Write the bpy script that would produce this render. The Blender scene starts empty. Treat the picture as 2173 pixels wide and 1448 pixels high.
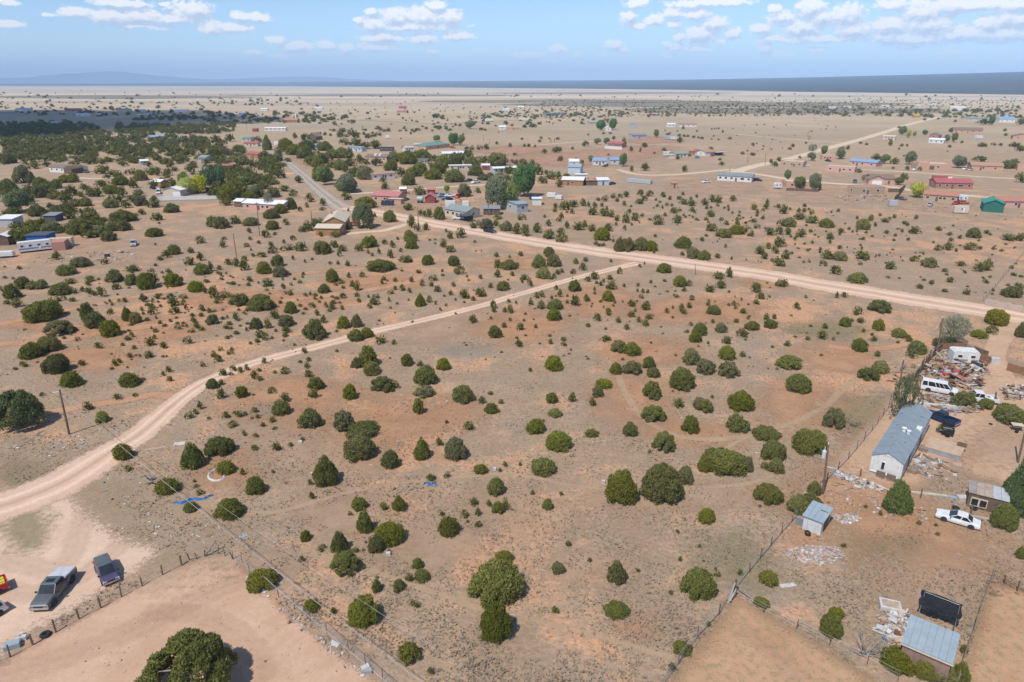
import bpy, bmesh, math, random
import numpy as np
from mathutils import Vector, Matrix

random.seed(7)
RNG = np.random.RandomState(11)
SC = bpy.context.scene
COL = SC.collection

# ------------------------------------------------------------------ camera
H = 51.0
F = 1449.0
PITCH = math.radians(20.75)
SP, CP = math.sin(PITCH), math.cos(PITCH)
cam_data = bpy.data.cameras.new("camera")
cam_data.sensor_width = 36.0
cam_data.lens = 36.0 * F / 2173.0
cam_data.clip_start = 0.5
cam_data.clip_end = 90000.0
cam = bpy.data.objects.new("camera", cam_data)
COL.objects.link(cam)
cam.location = (0, 0, H)
cam.rotation_euler = (math.radians(90) - PITCH, 0, 0)
SC.camera = cam

# ------------------------------------------------------------------ exposure, sun, sky
SC.view_settings.view_transform = 'Standard'
SC.view_settings.look = 'None'
SC.view_settings.exposure = 0.23
SC.view_settings.gamma = 1.0
SC.view_settings.use_curve_mapping = False
SC.render.engine = 'CYCLES'
SC.cycles.use_denoising = True
SC.cycles.max_bounces = 5
SC.cycles.diffuse_bounces = 2
SC.cycles.glossy_bounces = 2
SC.cycles.transmission_bounces = 2
SC.cycles.volume_bounces = 1
SC.cycles.transparent_max_bounces = 10

SUN_EL = math.radians(57.0)
SUN_AZ = math.radians(180.0 + 36.0)      # clockwise from +Y, seen from above: behind the camera, to the left
sun_dir = Vector((math.sin(SUN_AZ) * math.cos(SUN_EL), math.cos(SUN_AZ) * math.cos(SUN_EL), math.sin(SUN_EL)))
sun_data = bpy.data.lights.new("sun", 'SUN')
sun_data.energy = 3.9
sun_data.angle = math.radians(0.6)
sun_data.color = (1.0, 0.955, 0.89)
sun = bpy.data.objects.new("sun", sun_data)
COL.objects.link(sun)
sun.location = (-60, -80, 150)
sun.rotation_euler = (-sun_dir).to_track_quat('-Z', 'Y').to_euler()

def nd(t, kind, **kw):
    n = t.nodes.new(kind)
    ins = kw.pop('ins', None)
    for k, v in kw.items():
        setattr(n, k, v)
    if ins:
        for k, v in ins.items():
            if isinstance(v, bpy.types.NodeSocket):
                t.links.new(v, n.inputs[k])
            else:
                n.inputs[k].default_value = v
    return n

def mth(t, op, a, b=None, c=None, clamp=False):
    ins = {0: a}
    if b is not None: ins[1] = b
    if c is not None: ins[2] = c
    n = nd(t, 'ShaderNodeMath', operation=op, ins=ins)
    n.use_clamp = clamp
    return n.outputs[0]

def maprange(t, v, a, b, c=0.0, d=1.0, smooth=False):
    n = nd(t, 'ShaderNodeMapRange', ins={'Value': v, 'From Min': a, 'From Max': b, 'To Min': c, 'To Max': d})
    n.clamp = True
    if smooth: n.interpolation_type = 'SMOOTHSTEP'
    return n.outputs[0]

def mixc(t, fac, a, b, mode='MIX'):
    n = nd(t, 'ShaderNodeMix', data_type='RGBA', blend_type=mode)
    n.clamp_factor = True
    for k, v in ((0, fac), (6, a), (7, b)):
        if isinstance(v, bpy.types.NodeSocket): t.links.new(v, n.inputs[k])
        elif k == 0: n.inputs[k].default_value = v
        else: n.inputs[k].default_value = (v[0], v[1], v[2], 1.0)
    return n.outputs[2]

def pix_dir(px, py):
    u = (px - 1086.5) / F
    v = (py - 724.0) / F
    return Vector((u, CP - v * SP, -SP - v * CP))

# cumulus of the photograph, as (zoom x, zoom y, rx, ry) in three 725 px wide sections of the sky
CLOUDS = {0: [(475,80,95,30),(700,105,130,45),(880,100,120,45),(1210,65,120,55),(1100,120,200,30),(1345,180,80,45),(1500,180,110,35),(1530,105,50,30),(1650,115,75,28),(900,172,180,14),(60,155,65,22),(300,90,25,10),(780,20,160,22),(1750,250,60,25),(1890,300,100,30),(2080,290,70,30),(1610,340,60,20),(1790,355,70,18),(1050,20,30,12),(50,15,60,15)],
 725: [(180,75,40,22),(100,125,30,15),(200,155,90,45),(350,110,110,60),(600,40,70,40),(520,110,150,65),(680,110,90,55),(450,170,330,28),(260,240,140,35),(520,250,100,35),(740,230,110,28),(230,300,120,30),(1180,350,110,25),(1370,315,60,30),(1505,355,35,18),(1730,290,65,35),(1790,320,45,22),(1660,350,45,12),(500,400,45,14),(610,410,45,22),(805,415,30,10),(580,325,40,14),(1880,20,80,35),(1830,110,55,50),(1890,165,60,25),(1990,130,60,35),(2110,85,70,40),(2110,155,50,25),(2150,235,30,30),(2065,275,25,15),(2130,300,60,25),(2060,350,60,15),(30,310,45,35),(1270,390,150,13)],
 1450: [(150,20,260,25),(80,95,90,40),(200,150,80,45),(100,220,110,55),(320,215,50,40),(230,265,40,18),(100,315,110,25),(580,60,35,30),(500,180,70,35),(620,110,80,40),(810,50,80,60),(760,180,110,60),(880,110,80,60),(1040,100,100,70),(1080,190,110,50),(560,240,80,25),(850,250,300,25),(520,310,40,35),(620,345,90,22),(850,312,60,14),(1320,30,90,35),(1260,180,60,30),(1320,170,100,60),(1520,80,110,70),(1560,160,140,70),(1700,40,120,50),(1850,30,200,35),(1950,150,80,50),(2060,120,80,50),(2150,120,60,50),(1450,250,250,35),(1420,290,60,25),(1800,215,250,45),(2050,220,150,50),(1680,325,70,18),(1300,240,110,30),(2100,35,110,30)]}

world = bpy.data.worlds.new("World")
SC.world = world
world.use_nodes = True
wt = world.node_tree
wt.nodes.clear()
w_out = nd(wt, 'ShaderNodeOutputWorld')
w_bg = nd(wt, 'ShaderNodeBackground', ins={'Strength': 0.13})
sky = nd(wt, 'ShaderNodeTexSky', sky_type='NISHITA')
sky.sun_disc = False
sky.sun_elevation = SUN_EL
sky.sun_rotation = SUN_AZ
sky.altitude = 1900.0
sky.air_density = 1.0
sky.dust_density = 1.2
sky.ozone_density = 2.0
tc = nd(wt, 'ShaderNodeTexCoord')
gen = tc.outputs['Generated']
sx = nd(wt, 'ShaderNodeSeparateXYZ', ins={0: gen})
az = mth(wt, 'ARCTAN2', sx.outputs[0], sx.outputs[1])
el = mth(wt, 'ARCSINE', sx.outputs[2])
ae = nd(wt, 'ShaderNodeCombineXYZ', ins={0: az, 1: el, 2: 0.0}).outputs[0]
# puffy edge: the lookup itself is warped by noise
def warp_noise(vec, scale, detail):
    return nd(wt, 'ShaderNodeTexNoise', ins={'Vector': vec, 'Scale': scale, 'Detail': detail, 'Roughness': 0.62})
stretch = nd(wt, 'ShaderNodeVectorMath', operation='MULTIPLY', ins={0: ae, 1: (1.0, 1.35, 1.0)}).outputs[0]
def cloud_field(vec_ae, vec_noise):
    nz = warp_noise(vec_noise, 55.0, 7.0)
    off = nd(wt, 'ShaderNodeVectorMath', operation='MULTIPLY_ADD', ins={0: nz.outputs['Color'], 1: (0.016, 0.010, 0.0), 2: (-0.008, -0.005, 0.0)}).outputs[0]
    p = nd(wt, 'ShaderNodeVectorMath', operation='ADD', ins={0: vec_ae, 1: off}).outputs[0]
    best = None
    for x0, lst in CLOUDS.items():
        for (X, Y, rx, ry) in lst:
            d = pix_dir(x0 + X / 3.0, Y / 3.0).normalized()
            a0, e0 = math.atan2(d.x, d.y), math.asin(d.z)
            sa, se = F * 3.0 / rx / 1.12, F * 3.0 / ry / 1.05
            q = nd(wt, 'ShaderNodeVectorMath', operation='MULTIPLY_ADD', ins={0: p, 1: (sa, se, 0.0), 2: (-a0 * sa, -e0 * se, 0.0)}).outputs[0]
            l = nd(wt, 'ShaderNodeVectorMath', operation='LENGTH', ins={0: q}).outputs['Value']
            best = l if best is None else mth(wt, 'SMOOTH_MIN', best, l, 0.12)
    nf = warp_noise(vec_noise, 130.0, 6.0).outputs['Fac']
    return mth(wt, 'ADD', mth(wt, 'SUBTRACT', 1.0, best), mth(wt, 'MULTIPLY', mth(wt, 'SUBTRACT', nf, 0.5), 1.4))
dens = cloud_field(ae, stretch)
# scattered cumulus everywhere else in the sky
zc = mth(wt, 'MAXIMUM', sx.outputs[2], 0.03)
pl = nd(wt, 'ShaderNodeCombineXYZ', ins={0: mth(wt, 'DIVIDE', sx.outputs[0], zc), 1: mth(wt, 'DIVIDE', sx.outputs[1], zc), 2: 3.7}).outputs[0]
ng = nd(wt, 'ShaderNodeTexNoise', ins={'Vector': pl, 'Scale': 0.75, 'Detail': 8.0, 'Roughness': 0.58}).outputs['Fac']
outside = mth(wt, 'MAXIMUM', maprange(wt, el, 0.125, 0.2), maprange(wt, mth(wt, 'ABSOLUTE', az), 0.68, 0.85))
gdens = mth(wt, 'MULTIPLY', mth(wt, 'SUBTRACT', ng, 0.55), 3.2)
gmask = mth(wt, 'MULTIPLY', maprange(wt, gdens, 0.0, 0.35, smooth=True), outside)
mask = maprange(wt, dens, -0.03, 0.40, smooth=True)
# light and grey parts of each cloud
lift = nd(wt, 'ShaderNodeVectorMath', operation='ADD', ins={0: stretch, 1: (-0.003, 0.00945, 0.0)}).outputs[0]
dens2 = cloud_field(nd(wt, 'ShaderNodeVectorMath', operation='ADD', ins={0: ae, 1: (-0.003, 0.0070, 0.0)}).outputs[0], lift)
rel = mth(wt, 'MULTIPLY', mth(wt, 'SUBTRACT', dens, dens2), 1.5)
lit = mth(wt, 'ADD', mth(wt, 'ADD', rel, 0.50), mth(wt, 'MULTIPLY', dens, -0.05), clamp=True)
ccol = mixc(wt, lit, (4.0, 4.7, 5.8), (7.7, 7.6, 7.5))
hz = maprange(wt, el, 0.0, 0.075)                        # low clouds sink into the haze
mask2 = mth(wt, 'MULTIPLY', mask, maprange(wt, el, 0.006, 0.055, 0.25, 1.0))
skyc = mixc(wt, 1.0, sky.outputs[0], (0.85, 0.97, 1.07), 'MULTIPLY')
c1 = mixc(wt, mask2, skyc, ccol)
c2 = mixc(wt, mth(wt, 'MULTIPLY', gmask, 0.85), c1, (6.0, 6.2, 6.5))
wt.links.new(c2, w_bg.inputs['Color'])
# the cumulus low over the plain is only worked out for that stretch of sky
c3 = mixc(wt, mth(wt, 'MULTIPLY', gmask, 0.85), skyc, (6.0, 6.2, 6.5))
w_bg2 = nd(wt, 'ShaderNodeBackground', ins={'Color': c3, 'Strength': 0.13})
low = mth(wt, 'MULTIPLY', mth(wt, 'LESS_THAN', el, 0.165), mth(wt, 'MULTIPLY', mth(wt, 'GREATER_THAN', el, -0.02), mth(wt, 'LESS_THAN', mth(wt, 'ABSOLUTE', az), 0.74)))
w_mix = nd(wt, 'ShaderNodeMixShader', ins={0: low, 1: w_bg2.outputs[0], 2: w_bg.outputs[0]})
wt.links.new(w_mix.outputs[0], w_out.inputs['Surface'])

# ------------------------------------------------------------------ helpers
def gp(px, py, z=0.0):
    """ground point seen at a place of the photograph"""
    d = pix_dir(px, py)
    t = (H - z) / max(1e-4, -d.z)
    return Vector((d.x * t, d.y * t, z))

def depth_at(py, z=0.0):
    v = (py - 724.0) / F
    return (H - z) / max(1e-4, SP + v * CP)

def to_pix(p):
    x, y, z = p[0], p[1], p[2] - H
    dep = y * CP - z * SP
    return (1086.5 + F * x / dep, 724.0 + F * (-y * SP - z * CP) / dep)

MATS = {}
def mat(name, col, rough=0.8, var=0.12, scale=1.5, metal=0.0, bump=0.0, col2=None, rnd=0.0, spec=0.3, stain=0.0):
    """plain weathered surface: base colour, a second tone in uneven patches, fine grain, streaks"""
    if name in MATS: return MATS[name]
    m = bpy.data.materials.new(name)
    m.use_nodes = True
    t = m.node_tree
    b = t.nodes['Principled BSDF']
    tcn = nd(t, 'ShaderNodeTexCoord').outputs['Object']
    n1 = nd(t, 'ShaderNodeTexNoise', ins={'Vector': tcn, 'Scale': scale, 'Detail': 5.0, 'Roughness': 0.65}).outputs['Fac']
    n2 = nd(t, 'ShaderNodeTexNoise', ins={'Vector': tcn, 'Scale': scale * 9.0, 'Detail': 3.0}).outputs['Fac']
    f = mth(t, 'ADD', mth(t, 'MULTIPLY', n1, 0.7), mth(t, 'MULTIPLY', n2, 0.3))
    f = maprange(t, f, 0.35, 0.65)
    c2 = col2 if col2 else tuple(max(0.0, c * (1.0 - 2.2 * var)) for c in col)
    c1 = tuple(min(0.95, c * (1.0 + var * 0.5)) for c in col)
    c = mixc(t, f, c2, c1)
    if stain > 0:
        st = nd(t, 'ShaderNodeMapping', ins={'Vector': tcn, 'Scale': (3.0, 3.0, 0.35)}).outputs[0]
        n3 = nd(t, 'ShaderNodeTexNoise', ins={'Vector': st, 'Scale': 1.6, 'Detail': 4.0}).outputs['Fac']
        c = mixc(t, mth(t, 'MULTIPLY', maprange(t, n3, 0.52, 0.7), stain), c, (0.22, 0.15, 0.10))
    if rnd > 0:
        oi = nd(t, 'ShaderNodeObjectInfo').outputs['Random']
        hs = nd(t, 'ShaderNodeHueSaturation', ins={'Color': c, 'Value': maprange(t, oi, 0, 1, 1 - rnd, 1 + rnd)})
        c = hs.outputs[0]
    t.links.new(c, b.inputs['Base Color'])
    b.inputs['Roughness'].default_value = rough
    b.inputs['Metallic'].default_value = metal
    b.inputs['Specular IOR Level'].default_value = spec
    if bump > 0:
        bp = nd(t, 'ShaderNodeBump', ins={'Height': n2, 'Strength': 0.6, 'Distance': bump})
        t.links.new(bp.outputs[0], b.inputs['Normal'])
    MATS[name] = m
    return m

def leafmat(name, c_lo, c_hi, rnd=0.18, trans=0.45, mass=False):
    if name in MATS: return MATS[name]
    m = bpy.data.materials.new(name)
    m.use_nodes = True
    t = m.node_tree
    b = t.nodes['Principled BSDF']
    out = t.nodes['Material Output']
    g = nd(t, 'ShaderNodeNewGeometry')
    isl = g.outputs['Random Per Island']
    oi = nd(t, 'ShaderNodeObjectInfo').outputs['Random']
    c = mixc(t, isl, c_lo, c_hi)
    tcn = nd(t, 'ShaderNodeTexCoord').outputs['Object']
    n1 = nd(t, 'ShaderNodeTexNoise', ins={'Vector': tcn, 'Scale': 3.0, 'Detail': 2.0}).outputs['Fac']
    c = mixc(t, mth(t, 'MULTIPLY', maprange(t, n1, 0.45, 0.7), 0.45), c, tuple(0.55 * x + 0.45 * y for x, y in zip(c_hi, (0.13, 0.12, 0.05))))
    hs = nd(t, 'ShaderNodeHueSaturation', ins={'Color': c, 'Value': maprange(t, oi, 0, 1, 1 - rnd, 1 + rnd),
                                              'Hue': maprange(t, mth(t, 'FRACT', mth(t, 'MULTIPLY', oi, 7.13)), 0, 1, 0.488, 0.512),
                                              'Saturation': maprange(t, mth(t, 'FRACT', mth(t, 'MULTIPLY', oi, 13.7)), 0, 1, 0.78, 1.08)})
    # foliage scatters light as a whole: shading follows the crown's roundness more than each single spray
    if mass: oc = nd(t, 'ShaderNodeCombineXYZ', ins={0: 0.0, 1: 0.0, 2: 1.0}).outputs[0]
    else:
        oc = nd(t, 'ShaderNodeVectorMath', operation='SUBTRACT', ins={0: tcn, 1: (0, 0, 0.25)}).outputs[0]
        oc = nd(t, 'ShaderNodeVectorTransform', vector_type='NORMAL', convert_from='OBJECT', convert_to='WORLD', ins={0: oc}).outputs[0]
        oc = nd(t, 'ShaderNodeVectorMath', operation='NORMALIZE', ins={0: oc}).outputs[0]
    nmix = nd(t, 'ShaderNodeVectorMath', operation='ADD', ins={0: nd(t, 'ShaderNodeVectorMath', operation='SCALE', ins={0: oc, 'Scale': 0.4}).outputs[0], 1: g.outputs['Normal']}).outputs[0]
    nmix = nd(t, 'ShaderNodeVectorMath', operation='NORMALIZE', ins={0: nmix}).outputs[0]
    t.links.new(nmix, b.inputs['Normal'])
    t.links.new(hs.outputs[0], b.inputs['Base Color'])
    b.inputs['Roughness'].default_value = 0.7
    b.inputs['Specular IOR Level'].default_value = 0.2
    tr = nd(t, 'ShaderNodeBsdfTranslucent', ins={'Color': hs.outputs[0], 'Normal': nmix})
    mx = nd(t, 'ShaderNodeMixShader', ins={0: trans, 1: b.outputs[0], 2: tr.outputs[0]})
    t.links.new(mx.outputs[0], out.inputs['Surface'])
    MATS[name] = m
    return m

def glassmat():
    if 'dark_glass' in MATS: return MATS['dark_glass']
    m = mat('dark_glass', (0.03, 0.035, 0.04), rough=0.12, var=0.3, scale=0.7, spec=0.6)
    return m

class MB:
    def __init__(s): s.v = []; s.f = []
    def add(s, vs, fs):
        o = len(s.v); s.v.extend([tuple(v) for v in vs]); s.f.extend([tuple(i + o for i in f) for f in fs]); return s
    def box(s, c, size, rz=0.0, taper=1.0, M=None):
        hx, hy, hz = size[0] / 2, size[1] / 2, size[2] / 2
        vs = []
        for z, k in ((-hz, 1.0), (hz, taper)):
            for x, y in ((-hx, -hy), (hx, -hy), (hx, hy), (-hx, hy)):
                vs.append(Vector((x * k, y * k, z)))
        R = M if M is not None else Matrix.Rotation(rz, 3, 'Z')
        c = Vector(c)
        return s.add([R @ v + c for v in vs], [(3, 2, 1, 0), (4, 5, 6, 7), (0, 1, 5, 4), (1, 2, 6, 5), (2, 3, 7, 6), (3, 0, 4, 7)])
    def beam(s, a, b, w, h=None):
        a, b = Vector(a), Vector(b); h = h or w
        d = (b - a); L = d.length
        if L < 1e-6: return s
        q = d.to_track_quat('Z', 'Y').to_matrix()
        return s.box((a + b) / 2, (w, h, L), M=q)
    def tube(s, pts, r, n=6, cap=True):
        pts = [Vector(p) for p in pts]
        rs = r if isinstance(r, (list, tuple)) else [r] * len(pts)
        o = len(s.v); k = len(pts)
        for i, p in enumerate(pts):
            d = (pts[min(i + 1, k - 1)] - pts[max(i - 1, 0)]).normalized()
            q = d.to_track_quat('Z', 'Y').to_matrix()
            for j in range(n):
                a = 2 * math.pi * j / n
                s.v.append(tuple(p + q @ Vector((math.cos(a) * rs[i], math.sin(a) * rs[i], 0))))
        for i in range(k - 1):
            for j in range(n):
                s.f.append((o + i * n + j, o + i * n + (j + 1) % n, o + (i + 1) * n + (j + 1) % n, o + (i + 1) * n + j))
        if cap:
            s.f.append(tuple(o + j for j in reversed(range(n)))); s.f.append(tuple(o + (k - 1) * n + j for j in range(n)))
        return s
    def prism(s, poly, axis_a, axis_b, axis_c, c0, c1):
        """poly in (a,b), extruded along c"""
        n = len(poly)
        A, B, Cc = Vector(axis_a), Vector(axis_b), Vector(axis_c)
        vs = [A * a + B * b + Cc * c0 for a, b in poly] + [A * a + B * b + Cc * c1 for a, b in poly]
        fs = [tuple(reversed(range(n))), tuple(range(n, 2 * n))] + [(i, (i + 1) % n, n + (i + 1) % n, n + i) for i in range(n)]
        return s.add(vs, fs)
    def mesh(s, name, m, smooth=False, recalc=True):
        me = bpy.data.meshes.new(name)
        me.from_pydata(s.v, [], s.f)
        if recalc:
            bm = bmesh.new(); bm.from_mesh(me); bmesh.ops.recalc_face_normals(bm, faces=bm.faces); bm.to_mesh(me); bm.free()
        if smooth: me.polygons.foreach_set('use_smooth', [True] * len(me.polygons))
        me.update()
        if m: me.materials.append(m)
        return me
    def build(s, name, m, parent=None, loc=None, smooth=False, recalc=True):
        return link(name, s.mesh(name, m, smooth, recalc), parent, loc)

def link(name, me, parent=None, loc=None, m=None):
    o = bpy.data.objects.new(name, me)
    COL.objects.link(o)
    if parent: o.parent = parent
    if loc is not None: o.location = loc
    if m is not None:
        o.material_slots[0].link = 'OBJECT'
        o.material_slots[0].material = m
    return o

def tag(o, label=None, cat=None, group=None, kind=None):
    if label: o['label'] = label
    if cat: o['category'] = cat
    if group: o['group'] = group
    if kind: o['kind'] = kind
    return o

def empty(name, loc, rz=0.0, label=None, cat=None, group=None):
    o = bpy.data.objects.new(name, None)
    o.empty_display_size = 0.3
    COL.objects.link(o)
    o.location = loc; o.rotation_euler = (0, 0, rz)
    return tag(o, label, cat, group)

def copy_tree(o, parent=None):
    c = o.copy(); COL.objects.link(c)
    if parent: c.parent = parent
    for ch in list(o.children): copy_tree(ch, c)
    return c

def catmull(pts, n):
    P = [Vector(p) for p in pts]
    P = [P[0] * 2 - P[1]] + P + [P[-1] * 2 - P[-2]]
    out = []
    for i in range(1, len(P) - 2):
        for k in range(n):
            t = k / n
            out.append(0.5 * ((2 * P[i]) + (P[i + 1] - P[i - 1]) * t + (2 * P[i - 1] - 5 * P[i] + 4 * P[i + 1] - P[i + 2]) * t * t + (3 * P[i] - P[i - 1] - 3 * P[i + 1] + P[i + 2]) * t ** 3))
    out.append(P[-2])
    return out
# ------------------------------------------------------------------ land
def pos_node(t):
    return nd(t, 'ShaderNodeNewGeometry').outputs['Position']

def noise(t, vec, scale, detail=4.0, rough=0.6, dist=0.0):
    return nd(t, 'ShaderNodeTexNoise', ins={'Vector': vec, 'Scale': scale, 'Detail': detail, 'Roughness': rough, 'Distortion': dist}).outputs['Fac']

def range_fade(t, pos, a, b):
    s = nd(t, 'ShaderNodeSeparateXYZ', ins={0: pos})
    return maprange(t, s.outputs[1], a, b)

def ground_material():
    m = bpy.data.materials.new('dry_grassland'); m.use_nodes = True
    t = m.node_tree; b = t.nodes['Principled BSDF']
    p = pos_node(t)
    nb = noise(t, p, 0.021, 5.0, 0.6, 0.5)
    nm = noise(t, p, 0.11, 5.0, 0.62, 0.3)
    ns = noise(t, p, 0.8, 4.0, 0.7)
    nf = noise(t, p, 3.6, 3.0, 0.75)
    # thin grey grass over soil, bare orange soil where it gives out
    s1 = mth(t, 'ADD', mth(t, 'MULTIPLY', nb, 0.40), mth(t, 'ADD', mth(t, 'MULTIPLY', nm, 0.46), mth(t, 'MULTIPLY', ns, 0.14)))
    bare = maprange(t, s1, 0.490, 0.590, smooth=True)
    grass_a, grass_b = (0.285, 0.200, 0.130), (0.360, 0.260, 0.172)
    soil_a, soil_b = (0.470, 0.248, 0.130), (0.535, 0.312, 0.182)
    gcol = mixc(t, maprange(t, nm, 0.36, 0.64), grass_a, grass_b)
    # greyer, stonier stretches
    ng = noise(t, p, 0.055, 4.0, 0.55)
    gcol = mixc(t, mth(t, 'MULTIPLY', maprange(t, ng, 0.5, 0.66), 0.75), gcol, (0.278, 0.222, 0.166))
    scol = mixc(t, maprange(t, ns, 0.35, 0.65), soil_a, soil_b)
    c = mixc(t, bare, gcol, scol)
    # soil showing between tussocks
    crumb = maprange(t, mth(t, 'ADD', mth(t, 'MULTIPLY', ns, 0.55), mth(t, 'MULTIPLY', nf, 0.45)), 0.47, 0.60)
    c = mixc(t, mth(t, 'MULTIPLY', crumb, 0.45), c, (0.430, 0.272, 0.168))
    vor = nd(t, 'ShaderNodeTexVoronoi', ins={'Vector': p, 'Scale': 1.35, 'Randomness': 1.0}).outputs['Distance']
    tuss = mth(t, 'MULTIPLY', maprange(t, vor, 0.34, 0.10), maprange(t, nm, 0.42, 0.58))
    c = mixc(t, mth(t, 'MULTIPLY', tuss, 0.5), c, (0.186, 0.150, 0.089))
    fine = noise(t, p, 1.9, 2.0, 0.8)
    c = mixc(t, 1.0, c, mixc(t, maprange(t, fine, 0.3, 0.7), (0.79, 0.79, 0.80), (1.18, 1.17, 1.16)), 'MULTIPLY')
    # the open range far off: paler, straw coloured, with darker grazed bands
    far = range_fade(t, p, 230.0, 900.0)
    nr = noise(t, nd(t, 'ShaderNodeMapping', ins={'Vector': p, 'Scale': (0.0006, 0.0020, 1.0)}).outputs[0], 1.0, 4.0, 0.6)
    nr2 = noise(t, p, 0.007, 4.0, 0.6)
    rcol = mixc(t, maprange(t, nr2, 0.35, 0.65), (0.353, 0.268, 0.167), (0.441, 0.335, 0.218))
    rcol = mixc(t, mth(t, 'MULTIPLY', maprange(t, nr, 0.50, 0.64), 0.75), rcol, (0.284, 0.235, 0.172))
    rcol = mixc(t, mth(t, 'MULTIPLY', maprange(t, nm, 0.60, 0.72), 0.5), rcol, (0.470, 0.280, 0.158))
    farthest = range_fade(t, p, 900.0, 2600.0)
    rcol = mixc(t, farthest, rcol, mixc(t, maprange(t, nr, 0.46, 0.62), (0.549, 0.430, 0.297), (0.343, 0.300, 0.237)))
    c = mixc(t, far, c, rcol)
    t.links.new(c, b.inputs['Base Color'])
    b.inputs['Roughness'].default_value = 0.95
    b.inputs['Specular IOR Level'].default_value = 0.1
    hgt = mth(t, 'ADD', mth(t, 'MULTIPLY', nf, 0.5), mth(t, 'ADD', ns, mth(t, 'MULTIPLY', tuss, 0.6)))
    bp = nd(t, 'ShaderNodeBump', ins={'Height': hgt, 'Strength': 0.55, 'Distance': 0.28})
    t.links.new(bp.outputs[0], b.inputs['Normal'])
    return m

gmb = MB()
xs = [-40000, -8000, -2000, -500, 0, 500, 2000, 8000, 40000]
ys = [-3000, -300, 40, 150, 400, 1200, 4000, 12000, 34000]
gmb.add([(x, y, 0) for y in ys for x in xs], [(j * 9 + i, j * 9 + i + 1, j * 9 + 10 + i, j * 9 + 9 + i) for j in range(8) for i in range(8)])
tag(gmb.build('ground', ground_material(), recalc=False), 'dry tan and grey high desert grassland', kind='structure')

def soil_material(name, cols, k=0.55, width=0.35, grain=1.0, grass=0.0, tracks=False, var=1.0, amt=1.0):
    """bare earth in a sheet whose rim breaks up into the grass (point attribute 'fade': 0 rim, 1 inside)"""
    m = bpy.data.materials.new(name); m.use_nodes = True
    t = m.node_tree; b = t.nodes['Principled BSDF']; out = t.nodes['Material Output']
    p = pos_node(t)
    fade = nd(t, 'ShaderNodeAttribute', attribute_name='fade').outputs['Fac']
    n1 = noise(t, p, 0.16 * grain, 5.0, 0.65)
    n2 = noise(t, p, 1.3 * grain, 4.0, 0.7)
    n3 = noise(t, p, 4.5, 3.0, 0.7)
    c = mixc(t, maprange(t, n1, 0.36, 0.64), cols[0], cols[1])
    c = mixc(t, mth(t, 'MULTIPLY', maprange(t, n2, 0.5, 0.68), 0.45 * var), c, cols[2])
    if grass > 0:
        g = maprange(t, mth(t, 'ADD', mth(t, 'MULTIPLY', n2, 0.6), mth(t, 'MULTIPLY', n3, 0.4)), 0.50, 0.58)
        c = mixc(t, mth(t, 'MULTIPLY', g, grass), c, (0.240, 0.205, 0.109))
    if tracks:
        u = nd(t, 'ShaderNodeAttribute', attribute_name='across').outputs['Fac']
        w = mth(t, 'ADD', u, mth(t, 'MULTIPLY', mth(t, 'SUBTRACT', n1, 0.5), 0.22))
        rut = mth(t, 'ABSOLUTE', mth(t, 'SUBTRACT', mth(t, 'ABSOLUTE', w), 0.42))
        c = mixc(t, mth(t, 'MULTIPLY', maprange(t, rut, 0.20, 0.03), 0.85), c, tuple(min(0.9, x * 1.16) for x in cols[1]))
        c = mixc(t, mth(t, 'MULTIPLY', maprange(t, mth(t, 'ABSOLUTE', w), 0.17, 0.02), 0.65), c, tuple(x * 0.74 for x in cols[0]))
    fine = noise(t, p, 2.6, 3.0, 0.8)
    c = mixc(t, 1.0, c, mixc(t, maprange(t, fine, 0.3, 0.7), (0.862, 0.870, 0.823), (1.08, 1.07, 1.06)), 'MULTIPLY')
    t.links.new(c, b.inputs['Base Color'])
    b.inputs['Roughness'].default_value = 0.95
    b.inputs['Specular IOR Level'].default_value = 0.08
    bp = nd(t, 'ShaderNodeBump', ins={'Height': mth(t, 'ADD', n2, mth(t, 'MULTIPLY', n3, 0.5)), 'Strength': 0.4, 'Distance': 0.12})
    t.links.new(bp.outputs[0], b.inputs['Normal'])
    nn = mth(t, 'ADD', mth(t, 'MULTIPLY', n1, 0.40 if amt < 1 else 0.1), mth(t, 'ADD', mth(t, 'MULTIPLY', n2, 0.35 if amt < 1 else 0.5), mth(t, 'MULTIPLY', n3, 0.25 if amt < 1 else 0.4)))
    a = mth(t, 'ADD', fade, mth(t, 'MULTIPLY', mth(t, 'SUBTRACT', nn, 0.5), k * 4.0))
    alpha = maprange(t, a, 0.5 - width / 2, 0.5 + width / 2, 0.0, amt)
    tr = nd(t, 'ShaderNodeBsdfTransparent')
    mx = nd(t, 'ShaderNodeMixShader', ins={0: alpha, 1: tr.outputs[0], 2: b.outputs[0]})
    t.links.new(mx.outputs[0], out.inputs['Surface'])
    return m

PINK = soil_material('sandy_track_soil', [(0.540, 0.365, 0.258), (0.610, 0.435, 0.325), (0.49, 0.31, 0.21)], tracks=True)
SAND = soil_material('pale_sand', [(0.560, 0.395, 0.290), (0.630, 0.455, 0.345), (0.50, 0.335, 0.235)], k=0.6)
PADDOCK = soil_material('trampled_pink_soil', [(0.480, 0.300, 0.205), (0.560, 0.370, 0.262), (0.43, 0.265, 0.18)], k=0.35)
PATH = soil_material('trodden_soil', [(0.510, 0.345, 0.222), (0.578, 0.410, 0.274), (0.461, 0.290, 0.171)], k=0.9, width=0.8, amt=0.55)
ORANGE = soil_material('orange_soil', [(0.460, 0.240, 0.125), (0.530, 0.305, 0.180), (0.42, 0.225, 0.13)], k=1.5, width=0.9, amt=0.70)
TRACKO = soil_material('orange_track_soil', [(0.470, 0.250, 0.140), (0.540, 0.320, 0.200), (0.42, 0.235, 0.14)], k=0.9, width=0.8, amt=0.85)
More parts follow.
